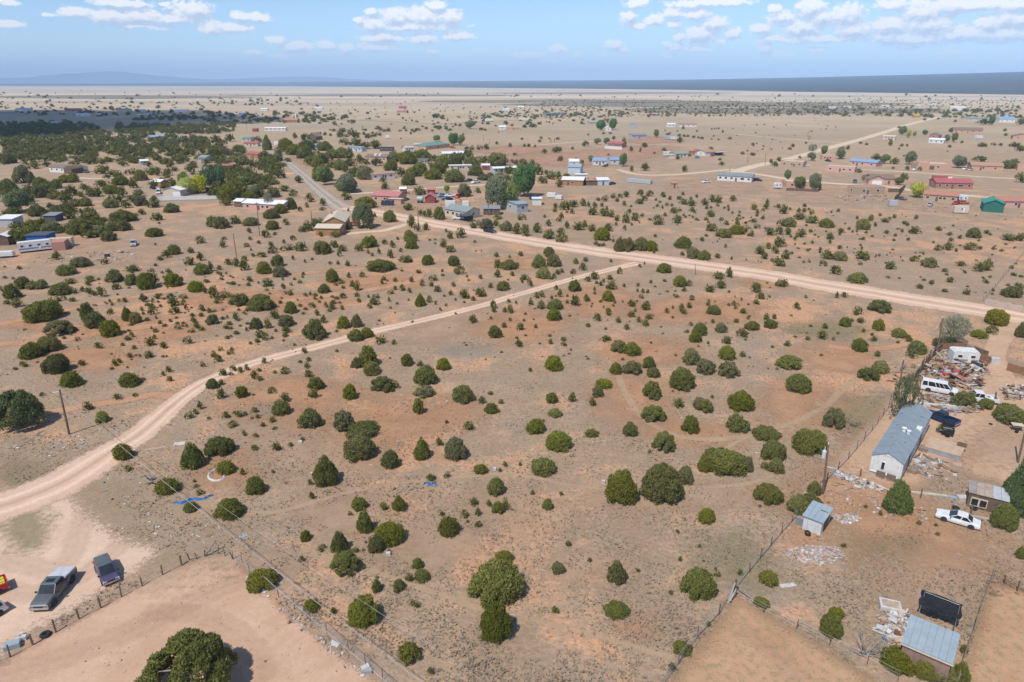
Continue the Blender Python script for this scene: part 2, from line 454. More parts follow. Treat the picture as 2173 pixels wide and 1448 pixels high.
ORPAD = soil_material('orange_paddock_soil', [(0.420, 0.238, 0.135), (0.480, 0.295, 0.180), (0.37, 0.22, 0.13)], k=0.5, grass=0.75)
YARD = soil_material('tan_yard_soil', [(0.450, 0.285, 0.185), (0.530, 0.355, 0.245), (0.40, 0.25, 0.16)], k=0.5, grass=0.35)
TAN = soil_material('tan_soil', [(0.480, 0.310, 0.205), (0.550, 0.375, 0.260), (0.43, 0.265, 0.17)], k=1.5, width=0.9, grass=0.4, amt=0.62)
RUTS = soil_material('churned_sand', [(0.43, 0.285, 0.195), (0.48, 0.33, 0.235), (0.40, 0.26, 0.18)], k=1.4, width=0.9, amt=0.16, tracks=True)
WHITEGRASS = soil_material('pale_dry_grass', [(0.440, 0.325, 0.215), (0.510, 0.385, 0.265), (0.36, 0.27, 0.17)], k=1.4, width=0.9, grass=0.3, amt=0.45)
GREENISH = soil_material('green_weeds', [(0.255, 0.225, 0.123), (0.323, 0.270, 0.156), (0.216, 0.200, 0.105)], k=1.4, width=0.9, grass=0.6, amt=0.6)
GREY = soil_material('grey_gravel', [(0.323, 0.290, 0.241), (0.392, 0.350, 0.294), (0.274, 0.245, 0.204)], k=1.3, width=0.8, amt=0.35)
SHADEGRASS = soil_material('shaded_scrub_grass', [(0.211, 0.175, 0.123), (0.260, 0.215, 0.152), (0.186, 0.150, 0.105)], k=0.7, width=0.6, grass=0.4)  # scrub tone darkened to stand in for cloud shadow far off
REDSOIL = soil_material('red_soil', [(0.420, 0.235, 0.149), (0.480, 0.290, 0.193), (0.460, 0.300, 0.209)], k=1.2, width=0.9, amt=0.8)
FARROAD = soil_material('pale_road_soil', [(0.549, 0.420, 0.294), (0.608, 0.480, 0.345), (0.510, 0.370, 0.246)], k=0.25, width=0.4)
ASPHALT = soil_material('worn_asphalt', [(0.328, 0.270, 0.222), (0.387, 0.325, 0.270), (0.431, 0.340, 0.261)], k=0.12, width=0.3, tracks=True)

def set_attr(me, name, vals):
    a = me.attributes.new(name, 'FLOAT', 'POINT')
    a.data.foreach_set('value', np.asarray(vals, dtype=np.float32))

ROAD_LINES = []
def strip(name, pts, widths, m, z, label=None, world_w=True, n=8, rough=0.12, close=False):
    """a road, track or path along points of the photograph; widths in metres"""
    g = [gp(*p) for p in pts]
    c = catmull(g, n)
    W = np.interp(np.linspace(0, len(pts) - 1, len(c)), range(len(pts)), widths if isinstance(widths, (list, tuple)) else [widths] * len(pts))
    ROAD_LINES.append((np.array([(p.x, p.y) for p in c]), W * 0.5))
    US = [-1.0, -0.86, -0.6, -0.3, 0.0, 0.3, 0.6, 0.86, 1.0]
    FD = [0.0, 0.45, 0.9, 1.0, 1.0, 1.0, 0.9, 0.45, 0.0]
    vs, fade, across = [], [], []
    for i, p in enumerate(c):
        d = (c[min(i + 1, len(c) - 1)] - c[max(i - 1, 0)]); d.z = 0; d.normalize()
        nrm = Vector((-d.y, d.x, 0))
        wl = W[i] * (1 + rough * (RNG.rand() - 0.5)); wr = W[i] * (1 + rough * (RNG.rand() - 0.5))
        end = 1.0
        for u, f in zip(US, FD):
            q = p + nrm * u * (wl if u > 0 else wr) * 0.62
            vs.append((q.x, q.y, z)); fade.append(f * end); across.append(u * 1.24)
    k = len(US)
    fs = [(i * k + j, i * k + j + 1, (i + 1) * k + j + 1, (i + 1) * k + j) for i in range(len(c) - 1) for j in range(k - 1)]
    me = bpy.data.meshes.new(name); me.from_pydata(vs, [], [tuple(reversed(f)) for f in fs])
    set_attr(me, 'fade', fade); set_attr(me, 'across', across)
    me.materials.append(m)
    return tag(link(name, me), label, kind='structure')

def inside(poly, x, y):
    px = np.array([p[0] for p in poly]); py = np.array([p[1] for p in poly])
    r = np.zeros(np.shape(x), bool); j = len(poly) - 1
    for i in range(len(poly)):
        cond = ((py[i] > y) != (py[j] > y)) & (x < (px[j] - px[i]) * (y - py[i]) / (py[j] - py[i] + 1e-12) + px[i])
        r ^= cond; j = i
    return r

def seg_dist(poly, x, y):
    best = np.full(np.shape(x), 1e9)
    for i in range(len(poly)):
        ax, ay = poly[i]; bx, by = poly[(i + 1) % len(poly)]
        dx, dy = bx - ax, by - ay
        tt = np.clip(((x - ax) * dx + (y - ay) * dy) / (dx * dx + dy * dy + 1e-9), 0, 1)
        best = np.minimum(best, np.hypot(x - ax - tt * dx, y - ay - tt * dy))
    return best

PATCH_POLYS = []
def patch(name, pts, m, z, soft, label=None, res=46, smooth=True, bare=False):
    """a sheet of earth with a broken rim, outlined on the ground"""
    g = [gp(*p) for p in pts]
    if smooth: g = catmull(g + [g[0]], 5)[:-1]
    poly = [(p.x, p.y) for p in g]
    if bare: PATCH_POLYS.append(poly)
    xs = [p[0] for p in poly]; ys = [p[1] for p in poly]
    X, Y = np.meshgrid(np.linspace(min(xs) - soft, max(xs) + soft, res), np.linspace(min(ys) - soft, max(ys) + soft, res))
    d = seg_dist(poly, X, Y); ins = inside(poly, X, Y)
    sd = np.where(ins, d, -d)
    fade = np.clip(0.5 + sd / (2 * soft), 0, 1)
    cell = max((max(xs) - min(xs) + 2 * soft), (max(ys) - min(ys) + 2 * soft)) / res
    keep = sd > -(soft + cell * 1.5)
    idx = -np.ones(X.shape, int); vs = []; fd = []
    fs = []
    for j in range(res - 1):
        for i in range(res - 1):
            q = [(j, i), (j, i + 1), (j + 1, i + 1), (j + 1, i)]
            if any(keep[a] for a in q):
                f = []
                for a in q:
                    if idx[a] < 0:
                        idx[a] = len(vs); vs.append((X[a], Y[a], z)); fd.append(fade[a])
                    f.append(idx[a])
                fs.append(tuple(f))
    me = bpy.data.meshes.new(name); me.from_pydata(vs, [], fs)
    set_attr(me, 'fade', fd); me.materials.append(m)
    return tag(link(name, me), label, kind='structure')

def oval(cx, cy, rx, ry, n=9, wob=0.22):
    r = random.Random(int(cx * 7 + cy * 13))
    return [(cx + rx * math.cos(2 * math.pi * i / n) * (1 + wob * (r.random() - 0.5)), cy + ry * math.sin(2 * math.pi * i / n) * (1 + wob * (r.random() - 0.5))) for i in range(n)]

# bare earth, lowest sheets first
patch('paddock_soil', [(-40,1445),(60,1372),(170,1316),(262,1262),(350,1215),(432,1183),(494,1172),(524,1215),(600,1292),(700,1372),(800,1445),(900,1540),(880,1800),(-60,1800)], PADDOCK, 0.004, 1.5, 'bare trampled pinkish soil of the fenced paddock', smooth=False, res=70, bare=True)
patch('sandy_yard', [(-60,1085),(40,1045),(110,1010),(170,968),(222,985),(160,1010),(152,1045),(190,1090),(260,1140),(330,1165),(300,1205),(225,1250),(150,1298),(60,1345),(-40,1400),(-90,1300)], SAND, 0.008, 2.6, 'pale sandy turning yard where the vehicles stand', res=70, bare=True)
patch('grass_island', oval(52,1122,50,44), GREENISH, 0.013, 1.6, 'oval of dry weeds inside the sandy yard')
patch('weedy_verge', [(150,1010),(235,965),(330,985),(420,1080),(520,1150),(490,1172),(340,1225),(250,1190),(200,1110),(165,1060)], WHITEGRASS, 0.006, 3.5, 'weedy littered verge beside the sandy yard')
patch('orange_paddock', [(1562,1272),(1620,1300),(1700,1345),(1770,1392),(1850,1445),(1930,1520),(1950,1700),(1250,1700),(1330,1560),(1425,1446),(1500,1350)], ORPAD, 0.006, 2.6, 'orange soil paddock dotted with dry tufts', smooth=False, res=70, bare=True)
patch('horse_pen_soil', [(2105,1238),(2180,1255),(2260,1290),(2260,1600),(2000,1600),(2040,1450),(2075,1330)], ORPAD, 0.007, 2.0, 'pale sandy pen behind the post and rail fence', smooth=False, bare=True)
patch('dirt_yard', [(1905,840),(2000,800),(2175,800),(2260,850),(2260,1050),(2100,1020),(1985,1000),(1960,1035),(1780,1045),(1745,1010),(1840,905)], YARD, 0.005, 3.5, 'tan dirt yard around the mobile home', res=60, bare=True)
patch('drive_soil', [(2075,930),(2110,905),(2175,890),(2260,900),(2260,990),(2150,985),(2040,975)], TAN, 0.009, 3.0, 'bare pinkish drive beside the mobile home')
patch('bare_soil', [(1690,1050),(1760,1005),(1850,1030),(1990,1075),(2090,1150),(2060,1200),(1960,1160),(1850,1170),(1780,1130),(1700,1135)], ORANGE, 0.007, 5.0, 'orange soil strewn with scraps below the mobile home')
patch('bare_soil', [(1880,1190),(1980,1140),(2070,1190),(2100,1260),(2070,1300),(1990,1270),(1900,1250)], TAN, 0.0065, 5.0, 'tan soil with dry tufts above the small steel roofed shed')
patch('field_soil', [(1050,344),(1140,328),(1230,322),(1330,312),(1420,312),(1390,330),(1330,345),(1230,352),(1130,350)], REDSOIL, 0.02, 16.0, 'orange earth field in front of the far houses', bare=True)
patch('field_soil', [(1000,322),(1090,310),(1180,314),(1100,330)], REDSOIL, 0.018, 12.0, 'reddish earth beside the green roofed house')
patch('bare_soil', [(1340,296),(1390,290),(1440,300),(1400,304),(1345,304)], REDSOIL, 0.02, 10.0, 'orange earth around the grey far house')
patch('bare_soil', [(1128,400),(1170,396),(1200,420),(1205,440),(1140,445),(1120,425)], TAN, 0.012, 4.0, 'tan bare yard beside the grey metal building')
patch('bare_soil', [(1430,388),(1520,380),(1620,400),(1560,415),(1470,412),(1420,402)], TAN, 0.012, 5.0, 'tan bare yard of the long white house')
patch('bare_soil', [(1660,410),(1760,402),(1880,405),(1900,425),(1800,432),(1700,430)], TAN, 0.012, 5.0, 'tan bare yard of the unfinished house')
patch('bare_soil', [(1900,432),(1960,428),(2040,440),(2010,450),(1930,446)], TAN, 0.013, 4.0, 'tan bare yard of the orange roofed house')
patch('bare_soil', [(150,503),(215,510),(300,515),(350,540),(300,560),(190,560),(120,545)], TAN, 0.012, 5.0, 'bare dirt yard beside the white fifth wheel trailer')
patch('bare_soil', [(810,400),(900,402),(960,430),(930,455),(860,450)], TAN, 0.012, 5.0, 'bare tan yard between the red barn and the road')
patch('bare_soil', [(620,330),(700,335),(760,345),(740,355),(660,352)], REDSOIL, 0.012, 7.0, 'orange bank beside the paved road')
patch('bare_soil', [(900,690),(960,668),(1040,650),(1070,660),(1010,700),(930,722),(860,725)], TAN, 0.006, 3.0, 'tan bare ground under the dirt track bend', bare=True)
patch('bare_soil', [(0,395),(60,385),(40,420),(0,425)], GREY, 0.012, 4.0, 'grey gravel pad at the left edge')
for i, (x, y, a, b_, mm, lb) in enumerate([
        (1270,640,110,40,ORANGE,'orange bare patch among junipers below the track junction'),(1480,660,170,34,ORANGE,'orange bare streak among the middle junipers'),
        (1380,745,120,36,ORANGE,'orange bare patch by two junipers right of centre'),(1340,850,80,60,ORANGE,'orange bare curve on the right slope'),(1460,920,130,30,ORANGE,'orange bare path above the twin junipers'),
        (620,850,150,60,ORANGE,'orange bare patch left of centre'),(820,900,110,70,ORANGE,'orange bare soil around a juniper clump'),(560,640,220,26,ORANGE,'orange bare soil in the left scrub'),
        (300,700,160,30,ORANGE,'orange bare soil between the left junipers'),(200,760,130,30,ORANGE,'orange bare soil beside the big left junipers'),(950,880,70,40,ORANGE,'orange bare patch near a black bag'),
        (760,1080,150,60,TAN,'tan bare patch above the lower junipers'),(900,1150,170,60,TAN,'pinkish bare ground at the lower middle'),(1100,1090,150,50,TAN,'tan bare patch below the curved footpath'),
        (1450,1060,220,40,TAN,'tan bare ground below the twin junipers'),(1250,1200,120,40,TAN,'tan bare patch at the lower right field'),(560,1190,100,40,TAN,'tan bare ground beside the fence corner'),
        (1700,860,90,60,ORANGE,'orange bare slope below the right hand junipers'),(1780,760,90,40,ORANGE,'orange bare ground by the right bend'),(680,970,180,60,TAN,'tan bare ground around a pointed juniper'),
        (1100,690,130,40,ORANGE,'orange bare soil among small junipers'),(1640,600,90,14,ORANGE,'orange verge along the main dirt road'),(800,600,130,18,ORANGE,'orange bare streak on the upper left slope'),
        (1350,1330,30,16,ORANGE,'small orange bare patch low in the field'),(470,1000,80,40,ORANGE,'orange bare patch around the curved hose'),(1090,560,100,16,ORANGE,'orange bare soil beside the dirt track'),
        (2010,1000,60,26,TAN,'tan bare soil behind the deck'),(1810,945,36,16,ORANGE,'orange bare spot outside the wire fence'),(60,690,90,14,ORANGE,'orange track soil at the left edge'),
        (985,745,70,18,GREY,'grey stony patch under the track bend'),(1100,790,60,34,WHITEGRASS,'pale grass patch in the open middle'),(1235,768,30,10,WHITEGRASS,'pale green grass patch right of centre'),
        (60,960,90,40,WHITEGRASS,'littered grey grass left of the utility pole'),(1090,905,26,20,GREY,'grey gravel patch beside a round juniper'),(560,870,60,18,GREY,'grey stony patch by small junipers'),
        (1760,700,110,22,GREENISH,'olive weedy ground on the right slope'),(1820,880,90,50,GREENISH,'olive weedy ground outside the wire fence'),(1900,1150,120,40,GREENISH,'olive weedy ground behind the white sedan'),
        (1180,500,170,12,WHITEGRASS,'dry verge of the main dirt road'),(1560,1190,80,60,GREENISH,'olive weeds along the wire fence'),(40,1000,50,30,GREENISH,'green weeds left of the sandy yard')]):
    patch('bare_soil' if mm in (ORANGE, TAN) else 'ground_patch', oval(x, y, a * 0.8, b_ * 0.8), mm, 0.005 + 0.0006 * (i % 9) - 0.003, max(1.6, min(a, b_) * 0.5 * depth_at(y) / F * 2), lb, res=30)
# far scrub bands on the plain, cloud shadow painted into their colour
for (x, y, a, b_) in [(1500,222,420,5),(1250,215,300,3),(250,206,260,3.5),(800,203,300,2.2),(1700,235,300,7),(1300,198,260,1.6)]:
    patch('scrub_shade_band', oval(x, y, a, b_, 14, 0.5), SHADEGRASS, 0.05, 60.0, 'painted cloud shadow band over scrub on the far plain', res=40)

# roads, tracks, paths
strip('paved_road', [(545,322),(575,327),(598,338),(618,352),(640,370),(660,388),(684,409),(706,427),(728,441),(760,452)], [6.5,6.5,6.5,6.5,6.5,6.5,7,8,10,12], ASPHALT, 0.016, 'worn grey road bending down between junipers')
strip('dirt_road', [(735,440),(790,450),(850,461),(905,472),(960,482),(1040,497),(1120,511),(1200,524),(1290,537),(1380,549),(1460,560),(1540,571),(1640,586),(1733,603),(1840,620),(1950,638),(2060,655),(2173,674),(2320,700)], [11,11,11,11,11,11,11.5,11.5,12,12,12,12,12,12,12,12,12,12,12], PINK, 0.020, 'wide pale dirt road crossing the scrubland')
strip('dirt_track', [(1355,558),(1300,571),(1240,586),(1180,602),(1130,617),(1080,631),(1040,644),(970,662),(900,679),(850,690),(790,704),(740,718),(690,731),(600,754),(540,770),(485,790),(435,812),(395,838),(360,865),(330,893),(300,918),(262,944),(222,968),(180,996),(120,1030),(40,1062),(-80,1100)], [4,3.8,3.4,3.2,3.2,3.2,3.2,3.2,3.2,3.4,3.6,3.8,3.8,3.6,3.6,3.6,3.8,4.0,4.4,4.8,5.2,5.6,6.4,7.5,8,8,8], PINK, 0.018, 'narrow pinkish dirt track curving through the junipers')
strip('dirt_track', [(2145,680),(2140,700),(2120,725),(2110,760),(2130,800)], [5,4.5,4,4,4], YARD, 0.015, 'short dirt drive beside the junk yard')
strip('dirt_track', [(735,497),(770,493),(810,490),(840,483),(868,475)], 3.6, FARROAD, 0.014, 'pale gravel drive to the tan roofed house')
strip('dirt_track', [(1540,371),(1600,353),(1660,341),(1720,325),(1775,310),(1830,295),(1880,280),(1930,264),(1990,249)], [9,9,9,9,9,9,10,10,12], FARROAD, 0.03, 'pale dirt road running away to the far plain')
strip('dirt_track', [(1560,364),(1620,372),(1700,384),(1790,391),(1880,396),(1960,408),(2060,416),(2180,428)], 6.0, FARROAD, 0.026, 'pale lane past the right hand houses')
strip('dirt_track', [(1310,360),(1350,370),(1400,372),(1460,369),(1520,363),(1560,359)], 4.5, FARROAD, 0.024, 'looping pale lane beside the far houses')
strip('dirt_track', [(1825,360),(1900,364),(1980,369),(2060,374),(2160,380)], 4.0, FARROAD, 0.024, 'pale lane in front of the peach adobe houses')
strip('dirt_track', [(630,367),(600,370),(560,374),(520,378),(480,379)], 4.0, FARROAD, 0.014, 'pale drive off the paved road')
strip('dirt_track', [(735,412),(790,409),(850,405),(920,399),(1000,394),(1070,391)], 4.0, FARROAD, 0.014, 'pale lane behind the red roofed house')
strip('dirt_track', [(50,435),(120,431),(220,433),(320,428),(420,425),(560,421),(660,419)], 5.0, GREY, 0.012, 'grey lane along the left woodland')
strip('dirt_track', [(150,377),(200,379),(260,378)], 4.0, FARROAD, 0.014, 'pale drive before the long brown roofed house')
strip('highway', [(560,255),(760,256),(900,262),(1030,259),(1160,251),(1300,243),(1400,243)], 12.0, GREY, 0.03, 'far grey highway')
strip('dirt_track', [(1560,285),(1640,292),(1740,300),(1800,304)], 4.0, FARROAD, 0.02, 'thin track on the far plain')
strip('dirt_track', [(1120,310),(1180,305),(1300,296),(1360,290)], 3.5, FARROAD, 0.02, 'thin lane by a far gate')
for i, (pts, w, lb) in enumerate([
        ([(-40,1180),(40,1195),(110,1210),(150,1180),(170,1120),(190,1060)], 2.6, 'tyre ruts curving through the sandy yard'), ([(-40,1240),(60,1260),(160,1230),(230,1180),(260,1150)], 2.6, 'tyre ruts behind the parked cars'),
        ([(-40,1440),(120,1400),(300,1330),(440,1260),(520,1230)], 3.0, 'faint ruts across the pink paddock'), ([(560,1448),(540,1380),(440,1310),(300,1300)], 2.4, 'second faint ruts across the pink paddock'),
        ([(2180,905),(2120,915),(2070,940),(2040,990),(2060,1020)], 2.6, 'tyre ruts in the dirt yard'), ([(1700,1448),(1640,1380),(1570,1330)], 2.4, 'faint ruts in the orange paddock'),
        ([(-20,690),(60,676),(150,656),(250,638),(330,622),(430,606),(560,588),(700,575),(840,566)], 3.2, 'orange wheel track across the upper left scrub'),
        ([(-20,732),(60,727),(140,720),(240,702),(330,690),(430,670),(540,650),(640,634),(760,618),(860,600),(890,580),(850,568)], 3.4, 'orange wheel track through the left junipers'),
        ([(380,845),(330,838),(260,850),(180,862),(80,880)], 2.6, 'faint track left of the dirt track'),
        ([(420,1072),(520,1088),(590,1086),(660,1068),(740,1045),(820,1030),(900,1020),(980,1013),(1060,1006),(1130,1013),(1200,1028),(1270,1036),(1350,1040),(1560,1030),(1640,1010)], 0.8, 'narrow footpath winding across the lower field'),
        ([(640,1170),(740,1195),(840,1230),(940,1265),(1010,1290),(1110,1310),(1220,1338),(1330,1370),(1430,1395)], 0.8, 'narrow footpath below the big olive juniper'),
        ([(1310,790),(1325,830),(1350,870),(1390,905),(1450,928),(1530,932),(1600,920),(1680,898),(1750,862),(1790,825),(1840,790),(1890,768)], 1.3, 'orange footpath looping over the right slope'),
        ([(1600,922),(1560,940),(1530,960)], 0.8, 'short footpath branch to the wide juniper clump'),
        ([(1760,735),(1830,742),(1900,735),(1940,720)], 2.4, 'curved wheel marks before the junk yard'),
        ([(1250,545),(1200,556),(1080,555),(980,552),(900,560)], 1.2, 'faint orange path left of the track junction')]):
    strip('footpath' if w < 2 else 'wheel_track', pts, [w] * len(pts), PATH if 'path' in lb else RUTS if 'ruts' in lb else TRACKO, 0.0145 if 'ruts' in lb else 0.0095 + 0.0005 * i, lb)

# ------------------------------------------------------------------ far relief
def forest_slope_material():
    m = bpy.data.materials.new('wooded_slope'); m.use_nodes = True
    t = m.node_tree; b = t.nodes['Principled BSDF']
    p = pos_node(t)
    n1 = noise(t, p, 0.004, 6.0, 0.65)
    n2 = noise(t, p, 0.03, 4.0, 0.7)
    f = mth(t, 'ADD', mth(t, 'MULTIPLY', n1, 0.6), mth(t, 'MULTIPLY', n2, 0.4))
    c = mixc(t, maprange(t, f, 0.42, 0.64), (0.014, 0.020, 0.016), (0.038, 0.038, 0.030))  # forest tones darkened so the colour carries the mesa's cloud shade
    n3 = noise(t, nd(t, 'ShaderNodeMapping', ins={'Vector': p, 'Scale': (0.0004, 0.0018, 1.0)}).outputs[0], 1.0, 5.0, 0.6)
    low = nd(t, 'ShaderNodeAttribute', attribute_name='foot').outputs['Fac']
    c = mixc(t, mth(t, 'MULTIPLY', maprange(t, n3, 0.52, 0.66), low), c, (0.16, 0.13, 0.10))
    t.links.new(c, b.inputs['Base Color'])
    b.inputs['Roughness'].default_value = 0.95
    b.inputs['Specular IOR Level'].default_value = 0.0
    return m

def relief(name, cols, m, label, rows=10, wob=0.0):
    """cols: (px, py of the foot, py of the crest, distance of the crest)"""
    vs, foot = [], []
    n = 160
    X = np.linspace(cols[0][0], cols[-1][0], n)
    ft = np.interp(X, [c[0] for c in cols], [c[1] for c in cols])
    cr = np.interp(X, [c[0] for c in cols], [c[2] for c in cols])
    dc = np.interp(X, [c[0] for c in cols], [c[3] for c in cols])
    for i in range(n):
        jag = wob * (math.sin(i * 0.37) + 0.6 * math.sin(i * 0.91 + 1) + 0.4 * math.sin(i * 2.3))
        a = gp(X[i], ft[i] - 0.0, -2.0)
        d = pix_dir(X[i], cr[i] + jag); k = dc[i] / math.hypot(d.x, d.y)
        c = Vector((0, 0, H)) + d * k
        for j in range(rows + 1):
            t = j / rows
            q = a.lerp(c, t); q.z = a.z + (c.z - a.z) * (t ** 1.25)
            vs.append(tuple(q)); foot.append(max(0.0, 1.0 - t * 3.0))
        e = c * 1.25; e.z = max(-40.0, c.z * 0.2 - 40)
        vs.append(tuple(e)); foot.append(0.0)
    r = rows + 2
    fs = [(i * r + j, (i + 1) * r + j, (i + 1) * r + j + 1, i * r + j + 1) for i in range(n - 1) for j in range(r - 1)]
    me = bpy.data.meshes.new(name); me.from_pydata(vs, [], fs)
    set_attr(me, 'foot', foot); me.polygons.foreach_set('use_smooth', [True] * len(fs))
    me.materials.append(m)
    return tag(link(name, me), label, kind='structure')

WOOD = forest_slope_material()
relief('wooded_mesa', [(-300,183.0,178.6,16000),(200,183.4,177.6,16000),(600,184.0,174.4,15500),(900,186.5,172.6,14500),(1200,189.5,171.2,13000),(1450,192.5,169.6,12000),(1700,197.0,164.8,11000),(1950,200.0,158.6,10500),(2173,203.5,152.6,10000),(2600,209.0,142.0,9500)], WOOD, 'long dark blue wooded mesa rising along the horizon to the right')
relief('mountain', [(-400,178.5,168.0,25000),(-100,178.5,170.0,25000),(60,178.5,164.0,25000),(130,178.5,157.5,25000),(190,178.5,153.5,25000),(225,178.5,151.5,25000),(260,178.5,153.0,25000),(300,178.5,157.0,25000),(350,178.5,162.0,25000),(420,178.5,168.0,25000),(520,178.5,167.0,25000),(620,178.5,162.0,25000),(720,178.5,166.0,25000),(800,178.5,170.5,25000),(900,178.5,173.5,25000)], WOOD, 'hazy blue mountain on the left horizon', wob=0.5)

# ------------------------------------------------------------------ air
hm = bpy.data.materials.new('air_haze'); hm.use_nodes = True
ht = hm.node_tree; ht.nodes.clear()
pv = nd(ht, 'ShaderNodeVolumePrincipled', ins={'Color': (0.52, 0.73, 1.0, 1.0), 'Density': 8.8e-5, 'Anisotropy': -0.4})
ho = nd(ht, 'ShaderNodeOutputMaterial')
ht.links.new(pv.outputs[0], ho.inputs['Volume'])
hz_ = MB().box((0, 14500, 264), (86000, 41000, 680))
tag(hz_.build('haze', hm), kind='stuff')
